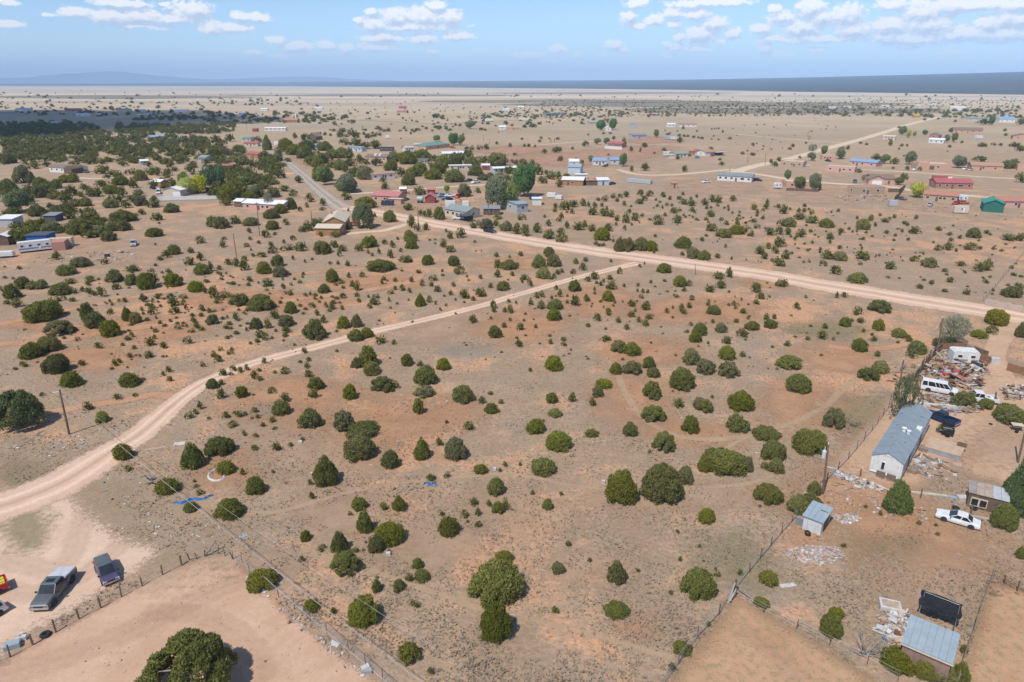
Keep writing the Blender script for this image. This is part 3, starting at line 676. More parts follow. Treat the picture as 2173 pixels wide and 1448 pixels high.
# ------------------------------------------------------------------ junipers: where they stand, read off the photograph
# per section: x0, y0, scale, "centre base width height tone" (o olive, d dark, y yellowish)
SHRUBS = [
(0,620,4.939,"""185 168 125 110;75 135 75 50;465 325 385 250 d;640 465 330 190 o;640 105 110 75;530 103 50 40;580 122 60 35;765 107 75 50;830 208 45 42;930 320 150 210 d;1010 390 200 190;1165 480 215 190;1160 240 85 70;995 152 50 30;1155 115 45 40;1180 145 40 35;1120 130 30 25;1250 105 45 35;1312 115 60 55;1345 315 130 155;1430 335 130 130 o;1380 358 60 40;1510 120 110 100;1548 152 60 40;1655 80 70 65;1605 115 40 60;1660 115 30 30;1605 248 105 110 d;1685 163 40 35;1495 205 35 45;1505 240 38 35;1640 287 40 40;1548 310 55 45;1830 160 120 110 o;1835 245 125 95;1925 80 85 60;1930 145 60 75;1955 195 45 65;1760 80 50 40;2120 210 70 80 o;2020 268 75 50;2110 265 60 50;1680 340 50 45;1730 370 60 40;1790 320 45 35;1850 285 50 30 o;1590 392 30 35;1635 430 62 48;1715 442 35 28;1870 402 70 65;1920 370 40 35;1960 375 40 45;2010 437 75 55;2120 412 70 50;2035 330 70 70;2065 385 80 70 o;1975 557 100 95;1385 480 55 70 o;1340 515 80 60;1625 500 55 55;1580 577 120 105;1290 570 50 40;1410 607 50 55;1720 600 85 80;675 498 50 35;818 520 55 55;1040 605 90 82;525 640 270 190 o;345 708 230 180 d;610 870 270 235 d;255 795 110 75;865 782 92 75;765 1008 220 180;1365 698 70 62;1468 683 32 35;1568 700 98 90;1710 690 38 30;1750 688 35 30;1210 785 65 85 y;1255 752 55 60;1175 820 50 35 o;1370 1005 210 165;1495 940 65 50;1290 985 80 60;1775 850 68 78;1715 885 45 55;1782 945 65 65;2130 795 60 70 d;1240 1143 98 82;1420 1105 65 50 o;445 1097 60 52"""),
(440,620,4.939,"""75 70 110 130;200 80 160 90;112 130 85 80;350 155 230 150;570 210 290 190;20 215 45 50;80 215 50 35;165 198 38 25;765 127 55 40;880 232 140 130 d;710 292 110 110;1100 172 90 65;1245 170 50 70;1310 195 80 90 o;1412 192 48 55;1150 258 70 75;1425 75 80 70 o;1570 55 60 50;1590 115 48 55;1690 65 35 40;1770 75 80 60;1755 150 125 95;1700 178 70 60;1905 108 40 55;1990 135 35 30;1195 82 50 45;1125 82 30 40;1030 55 50 50;1080 40 45 45;945 95 28 30;60 350 130 125 o;165 298 70 45 o;210 280 35 40;305 308 75 95;515 400 145 135 d;640 390 80 120 o;415 418 40 60 o;830 375 190 140 o;830 440 100 90;820 475 70 55;720 422 40 40;1130 515 260 240 o;1220 335 90 90;1430 395 150 150;1570 380 130 145 o;1560 530 170 150;1680 490 140 120;1825 560 130 105;1958 558 60 65;200 395 80 55;245 400 60 45;305 455 85 50;210 500 60 45;245 478 40 30;550 490 110 100;612 515 75 100;525 540 65 55;455 555 45 40;140 625 55 55;240 665 75 60;260 620 45 45;75 700 90 85;120 745 90 90;1018 648 65 70 d;600 757 55 70;1060 735 60 60;1045 808 95 75;170 890 85 85;275 840 85 80;350 852 65 70;415 832 55 80;250 882 60 45;500 925 90 110 d;560 938 70 55;545 845 65 50 o;710 860 45 40;820 872 100 95;1065 908 95 95;1150 1035 185 155 d;1115 1128 120 120;60 1025 130 120;150 985 70 70;155 1130 100 120 o;370 1118 140 140 d;485 1092 50 30;680 1075 110 85;1500 1138 165 180;1725 885 190 160 o;1690 800 220 230 d;1570 810 130 130;1850 1065 260 200;1960 1030 110 110;2095 785 130 140"""),
(880,620,4.939,"""60 160 130 140;155 118 65 85;520 80 125 110;615 98 55 55;690 65 130 110;310 55 35 30;378 40 60 60 o;430 95 35 35;520 120 35 30;220 138 32 35;330 155 40 38;270 200 48 40;825 185 75 100;830 222 55 70;945 220 55 60;1000 230 70 95;985 115 45 45;1062 132 40 45;1218 142 65 62;1325 187 90 95;1260 187 40 25;1470 195 185 120;1455 310 165 140 d;1335 65 65 80;1275 75 60 75;1522 62 70 90;1435 80 42 45;1600 55 32 35;1597 125 45 45;1680 158 115 125 o;1797 112 95 85;2025 105 140 120;1885 30 40 40;2095 125 40 35;2080 155 40 30;1950 115 55 35 o;2030 253 100 90 d;1980 175 28 35;1910 315 90 95;1815 375 65 50;2130 330 70 68;1160 245 42 35;800 292 38 40;1000 310 38 45;1145 312 40 35;765 235 25 20;612 335 100 95;935 382 65 65;1105 410 90 85 o;1270 387 48 50 o;845 492 160 145;1090 592 105 95;1422 555 70 65;1560 520 75 50;1560 577 75 60;2000 535 140 75;2130 648 190 150 o;1455 838 205 175;1210 842 50 50;305 830 150 145;120 990 250 220 d;110 1120 240 150 o;60 790 80 70;510 1178 230 210;2105 872 130 130;1980 1025 190 120;1915 1115 130 130 o;905 1180 60 55;745 718 35 25"""),
(1320,620,4.939,"""200 75 55 55;95 168 120 85;248 205 130 110 o;160 110 32 30;5 115 25 40;138 210 35 40;95 278 95 85 o;280 295 90 70;175 328 60 72;240 365 90 80 d;45 402 72 70;330 258 22 30;468 230 60 65;530 178 32 38;530 280 38 32;620 215 95 95 o;645 238 80 60;700 178 65 70 o;730 93 65 65;900 153 68 70;960 248 150 110;1445 83 100 80;1540 62 42 32;1400 138 95 60;1322 140 32 25;1250 95 38 40;1165 152 50 65;1115 152 42 38;1210 135 28 28;1190 185 48 42;1183 60 22 30;1268 235 80 65;1275 247 55 40;1320 292 42 48;1550 390 160 110;1510 300 70 75;1590 290 55 60;1195 328 65 50;1355 410 150 110;1248 492 130 115;948 333 50 55;1035 437 135 120 o;720 360 55 50;685 432 40 40;810 465 160 140;760 538 140 130 d;1090 557 100 95;1148 487 22 22;900 553 36 40;575 65 55 40;545 45 28 45;1825 185 90 80;1855 193 42 35;1922 68 42 40;2120 395 80 62;2090 503 115 100 d;1943 513 60 55;1730 578 75 70;1810 483 45 30 y;1092 722 180 165;1260 692 78 72;720 780 190 200 o;870 878 220 185 o;1105 912 240 190 o;1740 825 255 175;1835 1070 285 215;100 680 200 160;105 878 210 170 o;280 810 145 140;325 910 145 125;620 1045 285 250;310 1140 215 215;530 1052 30 28;942 1122 48 45"""),
(1733,620,4.939,"""208 72 55 72;285 65 80 65 y;655 228 235 160;420 253 115 105;290 370 140 115;365 315 45 40;455 333 100 65;80 395 80 65;50 500 105 95;172 512 42 42;220 447 45 32;485 430 45 50;640 410 125 130;590 530 85 70 y;580 465 55 40;440 632 175 150 d;630 685 70 70;860 490 165 110;955 533 95 80;850 543 42 35;1040 655 190 145;985 705 135 110;655 865 175 150 o;530 940 250 165 d;1870 355 260 190 y;1825 452 140 110;1690 490 170 100;2130 485 130 170;1330 590 240 130 d"""),
(0,840,4.939,"""930 165 105 105;1085 290 135 130 y;1245 55 95 80;1305 685 205 190;1350 800 95 75;1770 1050 250 195;2040 785 250 290 d;2105 155 80 100;2055 205 80 75 o;1990 258 95 95;2040 915 40 40;2060 980 75 55;2105 1050 90 75;2005 1235 140 130"""),
(440,840,4.939,"""150 650 300 230 d;205 840 190 165;375 845 70 85 o;520 1052 200 205;250 1315 300 245;200 250 85 85;340 240 80 85 y;290 205 45 50;400 215 55 50;270 345 115 90;20 258 50 40;500 190 80 70 o;530 250 50 60;390 430 70 70 o;510 448 65 60;500 582 90 70 o;585 335 60 60;685 290 75 70;710 365 70 45 o;470 250 40 30;780 220 190 180;820 80 110 110 o;730 595 100 110;875 543 65 55;695 820 48 42;1085 360 250 230;1440 395 240 240 o;1640 470 350 210 d;1610 705 350 300;1920 780 200 210 d;998 480 55 50;970 425 35 22;1255 975 300 340;1082 950 55 80;1100 1102 80 95;1600 1220 170 160;1850 1215 105 95;2015 1230 160 180;1500 1270 60 60"""),
(880,840,4.939,"""40 205 130 200;705 103 110 100;800 200 145 130;870 185 60 50;905 95 62 58;567 385 125 120;1470 235 160 100;1265 415 210 180;1505 605 285 235;1350 280 42 35;1855 450 155 105;1340 862 290 225;80 690 190 240;255 545 100 105;435 695 270 255 o;945 755 60 65;895 812 60 55;1105 745 45 50;695 838 150 125;340 878 80 80 o;170 925 140 110 y;850 1062 190 205;1235 1048 52 58;1535 1052 52 48;1390 1210 125 130;1103 855 25 22;618 1168 110 100;775 1172 65 78;875 1255 135 155;950 1210 110 130 o;1020 1210 40 30;287 1280 80 70;525 1295 95 105;665 1272 70 95;555 1340 42 38;670 1398 105 90;1858 122 85 105;1437 92 130 130;1650 82 110 115;795 0 65 50"""),
(1320,840,4.939,"""320 295 265 215;585 138 125 115;800 140 140 130 o;860 190 190 170;1235 180 285 230;80 440 160 165;710 405 190 195 d;1195 405 245 230;420 615 265 250;285 615 50 55;1490 485 290 170;1575 710 265 250;1600 830 170 180;1485 790 90 100;1950 640 370 310;1050 855 500 310;860 820 160 190;1310 810 120 200 o;-15 1170 360 380;400 1165 460 450;650 945 190 210 o;1520 1160 310 240;875 1355 185 175;1445 1175 38 35;1830 1260 240 230;1960 1250 240 240;2005 1060 150 165;580 1440 45 40"""),
(600,1120,4.415,"""218 142 110 120;370 238 95 85;182 330 55 65;540 255 165 215;590 480 290 270;670 260 100 80;755 400 70 55;880 250 160 170;1010 195 290 250;775 70 170 230;998 243 45 42;757 225 38 30;778 152 32 30;1555 105 190 210;1268 400 110 115;1310 520 160 130;1190 525 85 95;1095 605 110 120;1065 632 65 70;885 620 105 130;888 485 38 32;775 960 310 310;805 690 100 70;1240 775 95 100;922 970 48 38;280 815 160 140;478 825 75 75;1190 1305 220 220;1390 1392 80 80"""),
(950,1120,4.415,"""465 785 560 470;530 350 170 140;455 1110 310 380 d;1128 190 65 70;1035 452 130 130 o;1330 332 55 50;1575 548 205 230;1000 828 100 90;1580 870 240 180"""),
(1320,1120,4.414,"""520 65 38 48;722 195 38 42;542 328 45 60;152 432 55 50;762 325 30 25;700 708 350 320;872 410 35 45;888 478 68 65;1103 460 65 68;455 635 62 48;1360 563 175 170;1300 765 145 115;805 938 55 60;555 1222 190 165;460 1370 95 105"""),
(1733,1130,4.555,"""120 1035 240 250;175 860 150 140;1955 262 105 130;1165 40 50 45;255 160 60 60 o;750 1380 330 270;1020 1440 240 230;1150 1470 330 250;1370 1450 170 200;1410 1195 80 110"""),
(1733,840,4.939,"""170 355 260 240 o;510 1185 48 45;660 1265 55 65;1065 1365 55 60;1245 1380 55 45;1520 150 230 220;1990 310 340 240;1760 150 150 130;1930 1420 270 290;1470 575 60 75;1280 400 70 110"""),
(250,1120,4.415,"""1375 620 280 240"""),
(0,400,4.939,"""1805 262 155 105;1488 280 88 65;1650 345 130 85;1625 515 175 105;2105 585 110 90;2000 685 80 65;2105 770 105 100;1995 815 115 95;2120 915 160 135;1825 705 150 120;1740 738 95 90;1680 760 70 50;1670 378 40 28;600 755 120 90;860 835 195 120 o;1105 802 90 75;705 920 195 125;1210 995 200 150;1390 885 170 80;1395 1025 160 135;1550 1070 190 190;1630 1020 100 150 o;1830 1040 190 160;1770 895 70 55;2060 1095 160 130;2150 1110 60 100;205 855 55 45;260 1060 160 140;400 1070 210 120;950 985 110 70;740 1010 140 70;930 1025 70 55;650 1130 220 140;870 1090 70 60;1225 1068 95 70;940 1115 80 80;985 1130 60 55;1070 1150 110 120;140 1165 170 170 d;20 1090 60 70;55 950 50 35;140 958 45 30;790 1110 90 60;1595 880 50 45;1635 820 45 35;1630 600 35 30;1700 895 35 30;1170 210 175 100;1320 215 140 85;1300 360 270 150;1250 460 230 130 d;1060 490 160 110 o;1150 560 170 120 o;850 490 280 170;930 320 150 100;850 200 220 110;700 265 180 120 o;600 270 160 100 o;400 300 200 120;560 480 220 130;400 440 250 130;180 590 200 170 d;330 500 160 110;1480 190 150 110 o;1620 210 150 90"""),
(440,400,4.939,"""700 100 160 120 o;905 90 100 80 o;830 35 110 50 o;1075 150 100 100 o;1210 180 65 65;1045 205 45 70;975 248 55 60;1210 235 80 40 o;450 140 180 110;230 130 240 180;200 190 140 100 o;880 225 140 130 d;770 270 160 110;675 325 170 110;1455 128 105 95;1670 220 200 140;1000 465 90 70;1060 455 110 110;1130 440 110 120;1190 430 110 110;1910 360 130 120;1755 305 40 50;1480 245 32 38;1420 270 48 35;1490 435 80 70;1710 430 110 60 o;1190 510 80 60;1340 520 110 70;440 472 55 60;685 440 150 105;825 390 80 75;615 525 100 90 d;712 495 50 40;900 550 70 60;805 583 42 48;452 548 50 45;415 620 70 50;460 660 30 38;540 585 45 40;165 625 105 85;180 545 60 40;60 410 140 120;150 430 200 140 o;460 400 170 100 o;300 380 130 90 o;670 615 60 60;690 690 115 90;480 720 40 42;570 730 115 65;840 665 160 75;985 670 145 105 d;1210 700 200 160 o;1190 730 140 90;1330 630 100 80;1420 670 110 80;1385 720 60 90 o;1590 670 100 90;1700 630 180 140;1860 592 70 60;1940 630 75 80;2030 672 50 50;1920 740 70 100;1800 695 50 70;1685 690 40 50;1730 715 40 40;1995 545 35 40;2120 560 130 120;2140 640 130 120;2140 420 100 140;740 830 150 140 o;600 905 155 135;770 940 170 130 o;395 870 105 120;310 830 80 100;230 815 100 80 o;390 765 75 60;130 860 60 55;145 925 45 50;200 905 28 35;40 880 90 110 o;900 755 40 55 o;1025 785 40 42;1100 755 38 30;1290 803 45 40;1370 803 45 45;1472 822 60 65;1820 885 310 145;2080 790 160 85;1315 990 135 145;1485 945 55 65;1625 938 65 65;1405 1005 90 50;1225 1108 145 115;1570 1085 110 115;1520 1025 60 60;1425 1058 50 42;1830 1010 45 55;1850 970 60 50;1970 985 58 50;2140 990 55 65;265 1018 80 45;445 985 70 65;435 1030 65 45;540 1005 35 35;635 1040 125 95;625 1082 42 40;795 1050 65 52;880 1028 38 48;915 965 38 32;870 1128 70 62;1970 1070 45 50;2045 1082 70 80;1925 1120 80 60;2120 1100 45 60"""),
(880,400,4.939,"""260 335 130 145 o;155 310 70 95 o;105 300 50 80 o;65 290 55 70 o;640 430 140 100 o;750 435 160 120 o;855 405 80 75;870 330 110 55;1120 340 95 75;960 455 140 120 o;1070 490 130 120 o;1160 510 110 130 o;1285 475 110 110 o;1400 405 85 75;1360 310 40 35;1410 540 140 105 o;1540 575 140 110;1530 480 95 70;1512 355 65 60;1535 320 60 65;1595 428 80 80;1720 450 150 95;1780 410 60 75;1855 457 105 80 o;1960 555 165 150;2030 460 110 90 o;1900 600 80 50 o;1940 615 60 40;1980 610 50 40;2080 567 38 38;2140 670 130 150 o;1570 240 130 110;1660 205 120 80;1470 255 55 55;1475 205 60 50;1650 270 50 60;1595 262 40 30;1760 190 80 80;1820 200 50 60;1885 205 70 60;1960 195 50 45;2010 230 40 45;1870 290 120 90;1985 300 120 90;2060 310 110 80;2120 350 80 70;2110 395 42 40;2120 145 50 45;1990 145 90 70;1920 135 50 40;2080 110 80 55;2150 100 60 45;30 460 70 130 o;120 445 75 80;330 465 40 42;370 535 75 85;485 528 115 115;300 628 125 95 y;378 680 110 80;160 555 35 28;215 548 30 28;215 590 30 30;630 573 35 32;10 560 60 90;10 640 60 60;135 812 140 115;410 820 140 115 d;470 912 140 110;40 898 70 45;195 980 95 75;175 1035 55 55;80 1030 55 90;295 925 45 32;290 880 35 35;405 1035 50 55;565 980 35 35;550 935 30 28;690 955 52 52;240 1095 85 75;855 725 65 55;995 735 38 35;1110 718 60 58;870 845 85 100;990 862 180 120;1075 820 50 45;870 945 95 90;1022 925 55 55;925 1080 155 115 o;795 1050 55 58;1125 995 38 48;1150 970 100 70;1205 1035 70 120 o;1410 730 140 120 o;1300 845 150 150;1460 830 170 150 o;1350 958 155 135 y;1460 950 50 60;1500 910 70 60;1540 890 55 50;1660 905 75 65;1762 870 100 90;1685 798 70 65;1790 775 70 55 o;2055 780 38 42;1675 1090 150 135 d;1880 965 110 90;1810 985 75 65;2040 965 75 60;2145 905 70 80;1480 1070 50 58;1520 1150 70 75;1950 1030 75 55;1905 1005 45 35;2060 1075 125 105;1975 990 40 40;1885 1075 35 45;700 665 28 22;640 665 28 22"""),
(1320,400,4.939,"""40 95 80 65;190 90 80 80 o;290 90 95 70;430 97 90 60;500 125 45 45;635 75 42 38;780 100 40 35;600 122 65 40;640 175 100 65;725 190 110 65;720 130 42 45;860 185 105 75;940 150 80 80;1005 158 90 80;1160 140 82 65;180 170 100 60 d;235 135 70 60;20 185 50 55;355 132 35 30;398 155 38 28;370 200 45 38;420 215 32 38;470 185 45 35;520 192 45 35;95 200 32 25;330 215 28 22;75 265 55 50;545 270 105 70;605 242 45 28;730 250 70 55 y;760 262 35 25;885 222 42 38;1000 195 48 38;925 305 90 75;1072 218 38 28;1110 205 32 35;1115 240 38 38;1155 270 32 28;1230 262 32 30;1225 297 42 28;1040 343 58 40;1090 390 62 52;1205 350 50 50;1205 388 60 45;1290 375 30 30;1380 362 70 45;1335 355 30 28;1410 427 72 55;1475 328 48 42;40 370 95 110;135 350 95 95 o;210 300 60 40;290 340 50 28;375 390 135 115 o;450 297 50 45;575 375 115 95;645 292 38 28;665 312 35 28;740 312 32 28;775 340 42 32;880 340 55 35;905 368 35 28;100 393 35 32;25 445 45 70;180 368 28 25;935 460 130 90;1070 525 180 110 o;1200 490 170 110;1280 470 80 80;1355 510 75 70;1380 230 80 60;1415 270 55 50;1412 300 42 38;1510 225 75 80;1520 170 55 55;1475 245 45 38;1635 212 55 50;1690 275 90 100;1760 228 35 30;1595 200 28 28;1910 198 50 40;1850 260 55 55;1905 255 60 50;1955 230 35 28;1985 285 50 65;1860 335 135 75;1990 375 140 85;2125 415 150 100;1665 405 95 85;1745 410 150 105;1540 497 110 85;1640 490 95 90;1730 495 95 90;1870 520 118 95;1812 550 50 52;2020 498 35 25;2155 540 60 80;45 670 180 160 o;200 660 160 150 o;300 665 140 120;335 685 50 35;635 635 180 125;685 665 90 100 o;740 745 150 130 o;850 760 150 120 o;628 710 65 45 o;1000 738 70 58 o;835 560 55 50;1083 625 35 45;348 515 40 35;1145 755 30 42;1298 760 25 32;998 568 22 28;1440 700 120 90;1488 750 78 78;1530 640 65 70;1650 625 140 110 y;1600 690 100 90;1710 750 100 95 o;1640 828 135 100 o;1570 775 50 45;1990 582 40 35;1945 665 42 35;2075 660 40 45;1812 600 28 38;2140 745 130 95;2100 800 70 50;2130 822 45 55;1903 785 38 32;1960 782 38 30;1427 772 22 22;1455 780 22 22;438 895 155 115;185 833 50 45;235 803 32 35;600 1040 150 130;700 1032 70 75;1010 965 135 90;1115 945 105 115;1030 1060 115 95;915 1100 125 85;1670 1045 145 95;1400 1100 130 110;1445 1170 100 75;165 1033 55 45;160 1090 42 42;215 1100 48 50;268 1105 42 48;300 1000 45 40;20 1040 40 45;445 985 50 35;472 1095 42 30;650 1088 60 52;1120 1098 35 32"""),
(1733,400,4.939,"""225 250 42 38;152 262 35 30;95 418 160 100;420 327 38 38;570 320 55 45;560 345 70 45;480 440 140 125 o;660 295 42 35;610 398 48 42;710 362 95 52;760 330 45 35;812 318 52 45;915 382 65 40;950 398 42 38;1040 328 45 48;1025 485 125 85;1272 448 75 50;1635 525 145 110;1778 480 68 42;1815 495 38 25;1405 558 62 42;250 470 80 52;240 495 40 35;338 438 42 32;375 465 35 28;418 465 35 40;517 478 42 35;730 482 70 45 y;820 508 40 35;852 437 38 28;890 465 45 42;135 540 88 75;135 585 50 50;487 547 45 40;805 555 38 30;957 550 42 35;240 642 55 50;38 660 38 45;470 645 38 38;455 608 35 28;317 630 25 30;1270 660 90 70 y;1370 655 110 90;1610 660 155 95;1710 645 50 40;1458 668 35 28;1845 648 35 40;2000 555 150 75;2130 560 110 90;1697 560 35 30;95 750 130 100 o;235 765 170 105 o;470 755 155 100 d;55 795 58 50;90 820 42 55;455 810 52 45;190 915 130 110 o;420 1000 210 125;770 860 115 95 o;1020 775 110 70;1165 835 155 120 o;1505 820 120 60;1685 885 115 110;1775 870 120 125;1340 883 65 45;1358 915 55 28;1393 993 105 65;1120 975 48 35;1198 1010 60 50;1073 1057 85 55;1340 1093 70 40;1565 1123 80 70 o;1815 940 40 28;1765 1000 72 50;2030 1150 210 130;2100 1100 120 110;1115 698 35 30;877 732 25 28;655 715 32 30;622 715 28 28"""),
# woodland and yards beyond
(637,276,2.441,"""30 150 90 70;90 180 110 60;60 110 90 50;130 110 80 50;190 150 110 60;255 160 60 60;230 80 70 35;290 85 70 40;330 100 60 35;390 100 70 45;120 270 110 90;210 210 80 50;300 235 90 50;340 260 100 70 o;240 320 110 80 o;400 190 70 45;470 215 70 60;520 170 120 60;560 180 100 70;630 160 100 60;520 245 60 50;590 245 90 60;565 290 80 55;620 230 80 60;690 180 70 50;690 260 100 60;740 200 90 70;720 230 80 60;800 190 80 70;870 150 60 50;830 170 60 50;770 275 90 70;830 278 90 75;890 200 90 60;910 240 80 60;965 265 90 45 o;930 180 70 40;1020 190 110 70;1045 175 70 45;1085 230 60 45;1150 180 60 30 o;1160 210 60 55 o;1200 195 60 40;1230 235 60 55 o;1070 270 50 40 o;1300 260 70 45 o;1335 255 40 40;1255 280 55 40;1335 300 40 45;440 310 45 35 o;340 410 110 65;240 365 60 45;465 480 70 65;620 340 70 45 o;850 350 80 70 o;560 420 80 30 o;120 395 40 40;30 60 60 40;80 80 60 30"""),
(0,180,4.939,"""105 830 150 110;40 840 90 60;200 780 130 90;245 900 130 60;260 1040 220 190 o;370 885 130 80 o;270 845 60 40;495 865 130 60;505 770 110 60;620 740 150 80;460 710 130 90;340 730 120 90;240 690 140 80;730 735 120 100;830 730 170 110;920 690 80 60;960 800 110 70 d;940 840 130 60;1125 815 65 60;1060 700 100 80;1190 740 130 110;1260 760 130 90;1310 685 100 70;1350 790 110 70;1430 830 130 80;1550 740 160 90;1640 800 150 80;1310 860 90 50;780 845 120 40;1560 865 90 60;1770 870 120 100;1870 830 140 100;1850 720 150 90;1700 690 140 90;1500 680 140 80;1990 920 110 80;1085 940 170 90;1120 990 90 50;1210 970 150 70;1270 1060 170 110;1380 950 140 70;1400 1090 110 110;1480 1010 150 110;1590 950 160 80;1650 960 110 90;1760 960 110 80;730 1035 200 110;550 1100 200 110 d;430 1080 150 110;100 1130 180 140 d;300 1180 160 100;430 1190 170 140 d;1080 1080 180 70 o;1180 1150 170 100;880 1110 100 70;760 1170 130 120 o;850 1180 100 60;950 1180 110 110;1035 1180 90 100 o;1290 1180 100 110 o;60 1180 120 100 d;180 1170 120 110;560 1170 120 90;1460 1180 130 80;60 660 140 90 d;170 640 150 90;320 650 150 90;420 620 130 70;520 640 140 90;640 660 150 80;760 610 130 70;880 580 160 80;980 640 140 80;1120 600 140 70;1260 620 150 80;1400 600 150 80;1660 640 140 80;1800 650 150 80;2050 640 120 90;1950 760 130 90;2120 680 90 90"""),
(440,180,4.939,"""90 640 140 110 o;240 600 110 80 o;630 690 110 150;530 610 110 70;830 690 170 120;780 740 150 90;920 740 180 110;1050 690 180 110;1240 710 180 70;1100 760 180 60;920 570 65 60;1400 550 90 90;1540 560 110 80 o;1690 565 90 50;1490 740 80 70;1640 680 180 60;1780 690 130 80;1480 790 90 100;1600 830 120 90;80 760 160 100;190 740 140 80;330 700 130 60;320 850 230 120 o;600 780 130 80 d;760 800 75 90;460 870 110 100;570 900 130 100;670 910 70 50;755 905 110 90;700 840 80 60;245 965 120 80;530 1130 140 90 o;700 1185 170 110 o;810 1125 130 70 o;905 1180 100 70;960 1035 95 80;1080 850 150 100;1160 870 150 110;1270 800 130 80;1390 860 130 80;1500 860 150 80;1440 925 100 60;1530 970 130 90;1650 1000 150 120;1840 1030 90 60;1790 860 100 80;1660 840 90 60;1920 900 130 90;2040 980 100 90;1960 780 130 80;2060 830 150 100;2110 1060 150 130;1880 1100 70 60;2050 680 40 40;1350 800 120 70;1300 880 110 80"""),
(880,180,4.939,"""70 790 160 90;220 840 130 100;60 960 160 90;210 900 150 80;200 1000 160 100;420 1030 230 140;350 830 130 100;470 790 110 60;575 780 90 80;560 860 140 80;620 980 160 100;730 820 100 70;830 800 100 60;920 860 140 110;740 1010 130 90 o;870 980 80 50 o;955 1010 90 80 o;990 930 110 80;900 940 70 50;1130 880 90 100;1060 840 80 50;1020 820 45 40;1235 865 90 70;1280 950 90 90;1378 945 60 50;1450 1000 160 80;1590 980 90 50;1345 1045 90 75;1515 1080 90 85;1527 805 70 55;1050 748 50 35;1480 715 130 60;1520 700 60 45;1360 725 75 50;1655 685 40 35;1695 815 60 50 o;2030 745 30 30;680 685 75 50;750 680 70 55;600 690 60 50;1000 655 42 42;1150 655 50 35;1195 655 50 35;1260 660 35 28;1790 650 90 60;1310 605 45 28;1325 570 40 28;1410 575 30 22;1500 578 50 25;1125 578 42 22;860 630 50 35;2085 580 60 40 o;30 1140 90 80;510 1140 110 100;660 1140 70 60;210 455 45 25;260 475 50 40;330 475 45 32;185 490 35 20;370 485 60 25;30 490 80 35;960 420 60 30;1200 420 80 40;1240 450 100 40;1150 455 60 35;230 350 110 40;290 365 60 30;20 395 50 20;700 480 60 30;740 485 50 25;510 530 35 22;880 505 25 15;1820 535 30 25;1980 520 40 22;2050 520 45 22;1750 415 40 30;1760 380 50 25;1665 385 50 22"""),
(1320,180,4.939,"""20 640 60 80;95 705 60 55;235 660 75 50;190 710 45 50;605 615 85 65 o;440 698 60 35;340 728 35 25;580 790 58 50;655 915 62 65;240 905 100 80 o;100 910 50 60;1025 798 48 32;1043 850 75 42;1260 735 60 32;1370 745 75 25;930 678 65 25;845 715 28 28;1370 640 50 30;1785 655 50 35;1755 685 45 30;1640 810 60 50;1560 830 45 50;1600 860 70 55;1860 775 40 30;640 470 40 40;600 540 45 25;650 548 40 25;690 550 35 25;750 560 45 25;800 565 40 22;835 572 45 25;940 578 30 18;1010 585 35 18;450 490 25 20;505 515 30 22;480 530 60 25;580 495 30 18;785 495 35 20;1055 505 40 28;960 545 28 20;1130 575 50 25;1410 625 25 18;1475 685 30 20;1565 685 28 18;940 475 25 25;965 472 18 20;985 472 18 22;1010 468 28 25;1160 465 28 14;1490 425 30 16;1410 425 22 14"""),
(1733,180,4.939,"""1400 500 50 40;1450 395 45 25;1525 370 50 40;1750 420 150 60 o;1730 655 110 45;1850 640 60 32;1925 645 45 32;2070 655 120 50;2130 700 110 60;2140 420 110 60;1390 660 45 28;1520 615 35 28;770 645 55 65 o;890 650 42 32;945 650 40 28;860 683 32 25;520 635 40 25;460 625 40 28;325 685 55 45;275 675 35 30;410 845 60 60;620 800 120 70;815 835 100 65 o;945 900 45 50 o;1080 905 50 45 o;800 885 40 25;2010 885 200 110;1700 810 150 50;440 925 70 45 o;910 1000 90 70 o;2120 1030 110 110;1980 540 55 30;1970 490 40 30;1570 325 30 20;200 310 45 25;300 320 60 25;480 305 35 18;620 325 45 20;670 315 40 20;780 305 50 30;915 300 50 40;1640 280 60 25;1700 285 80 30;1800 290 70 25;1560 285 60 25;1900 280 60 22;2130 350 60 35;1130 375 40 22;1200 350 40 16;1275 365 35 18;860 460 45 25;915 755 35 20;980 715 25 18;1370 705 30 14"""),
]
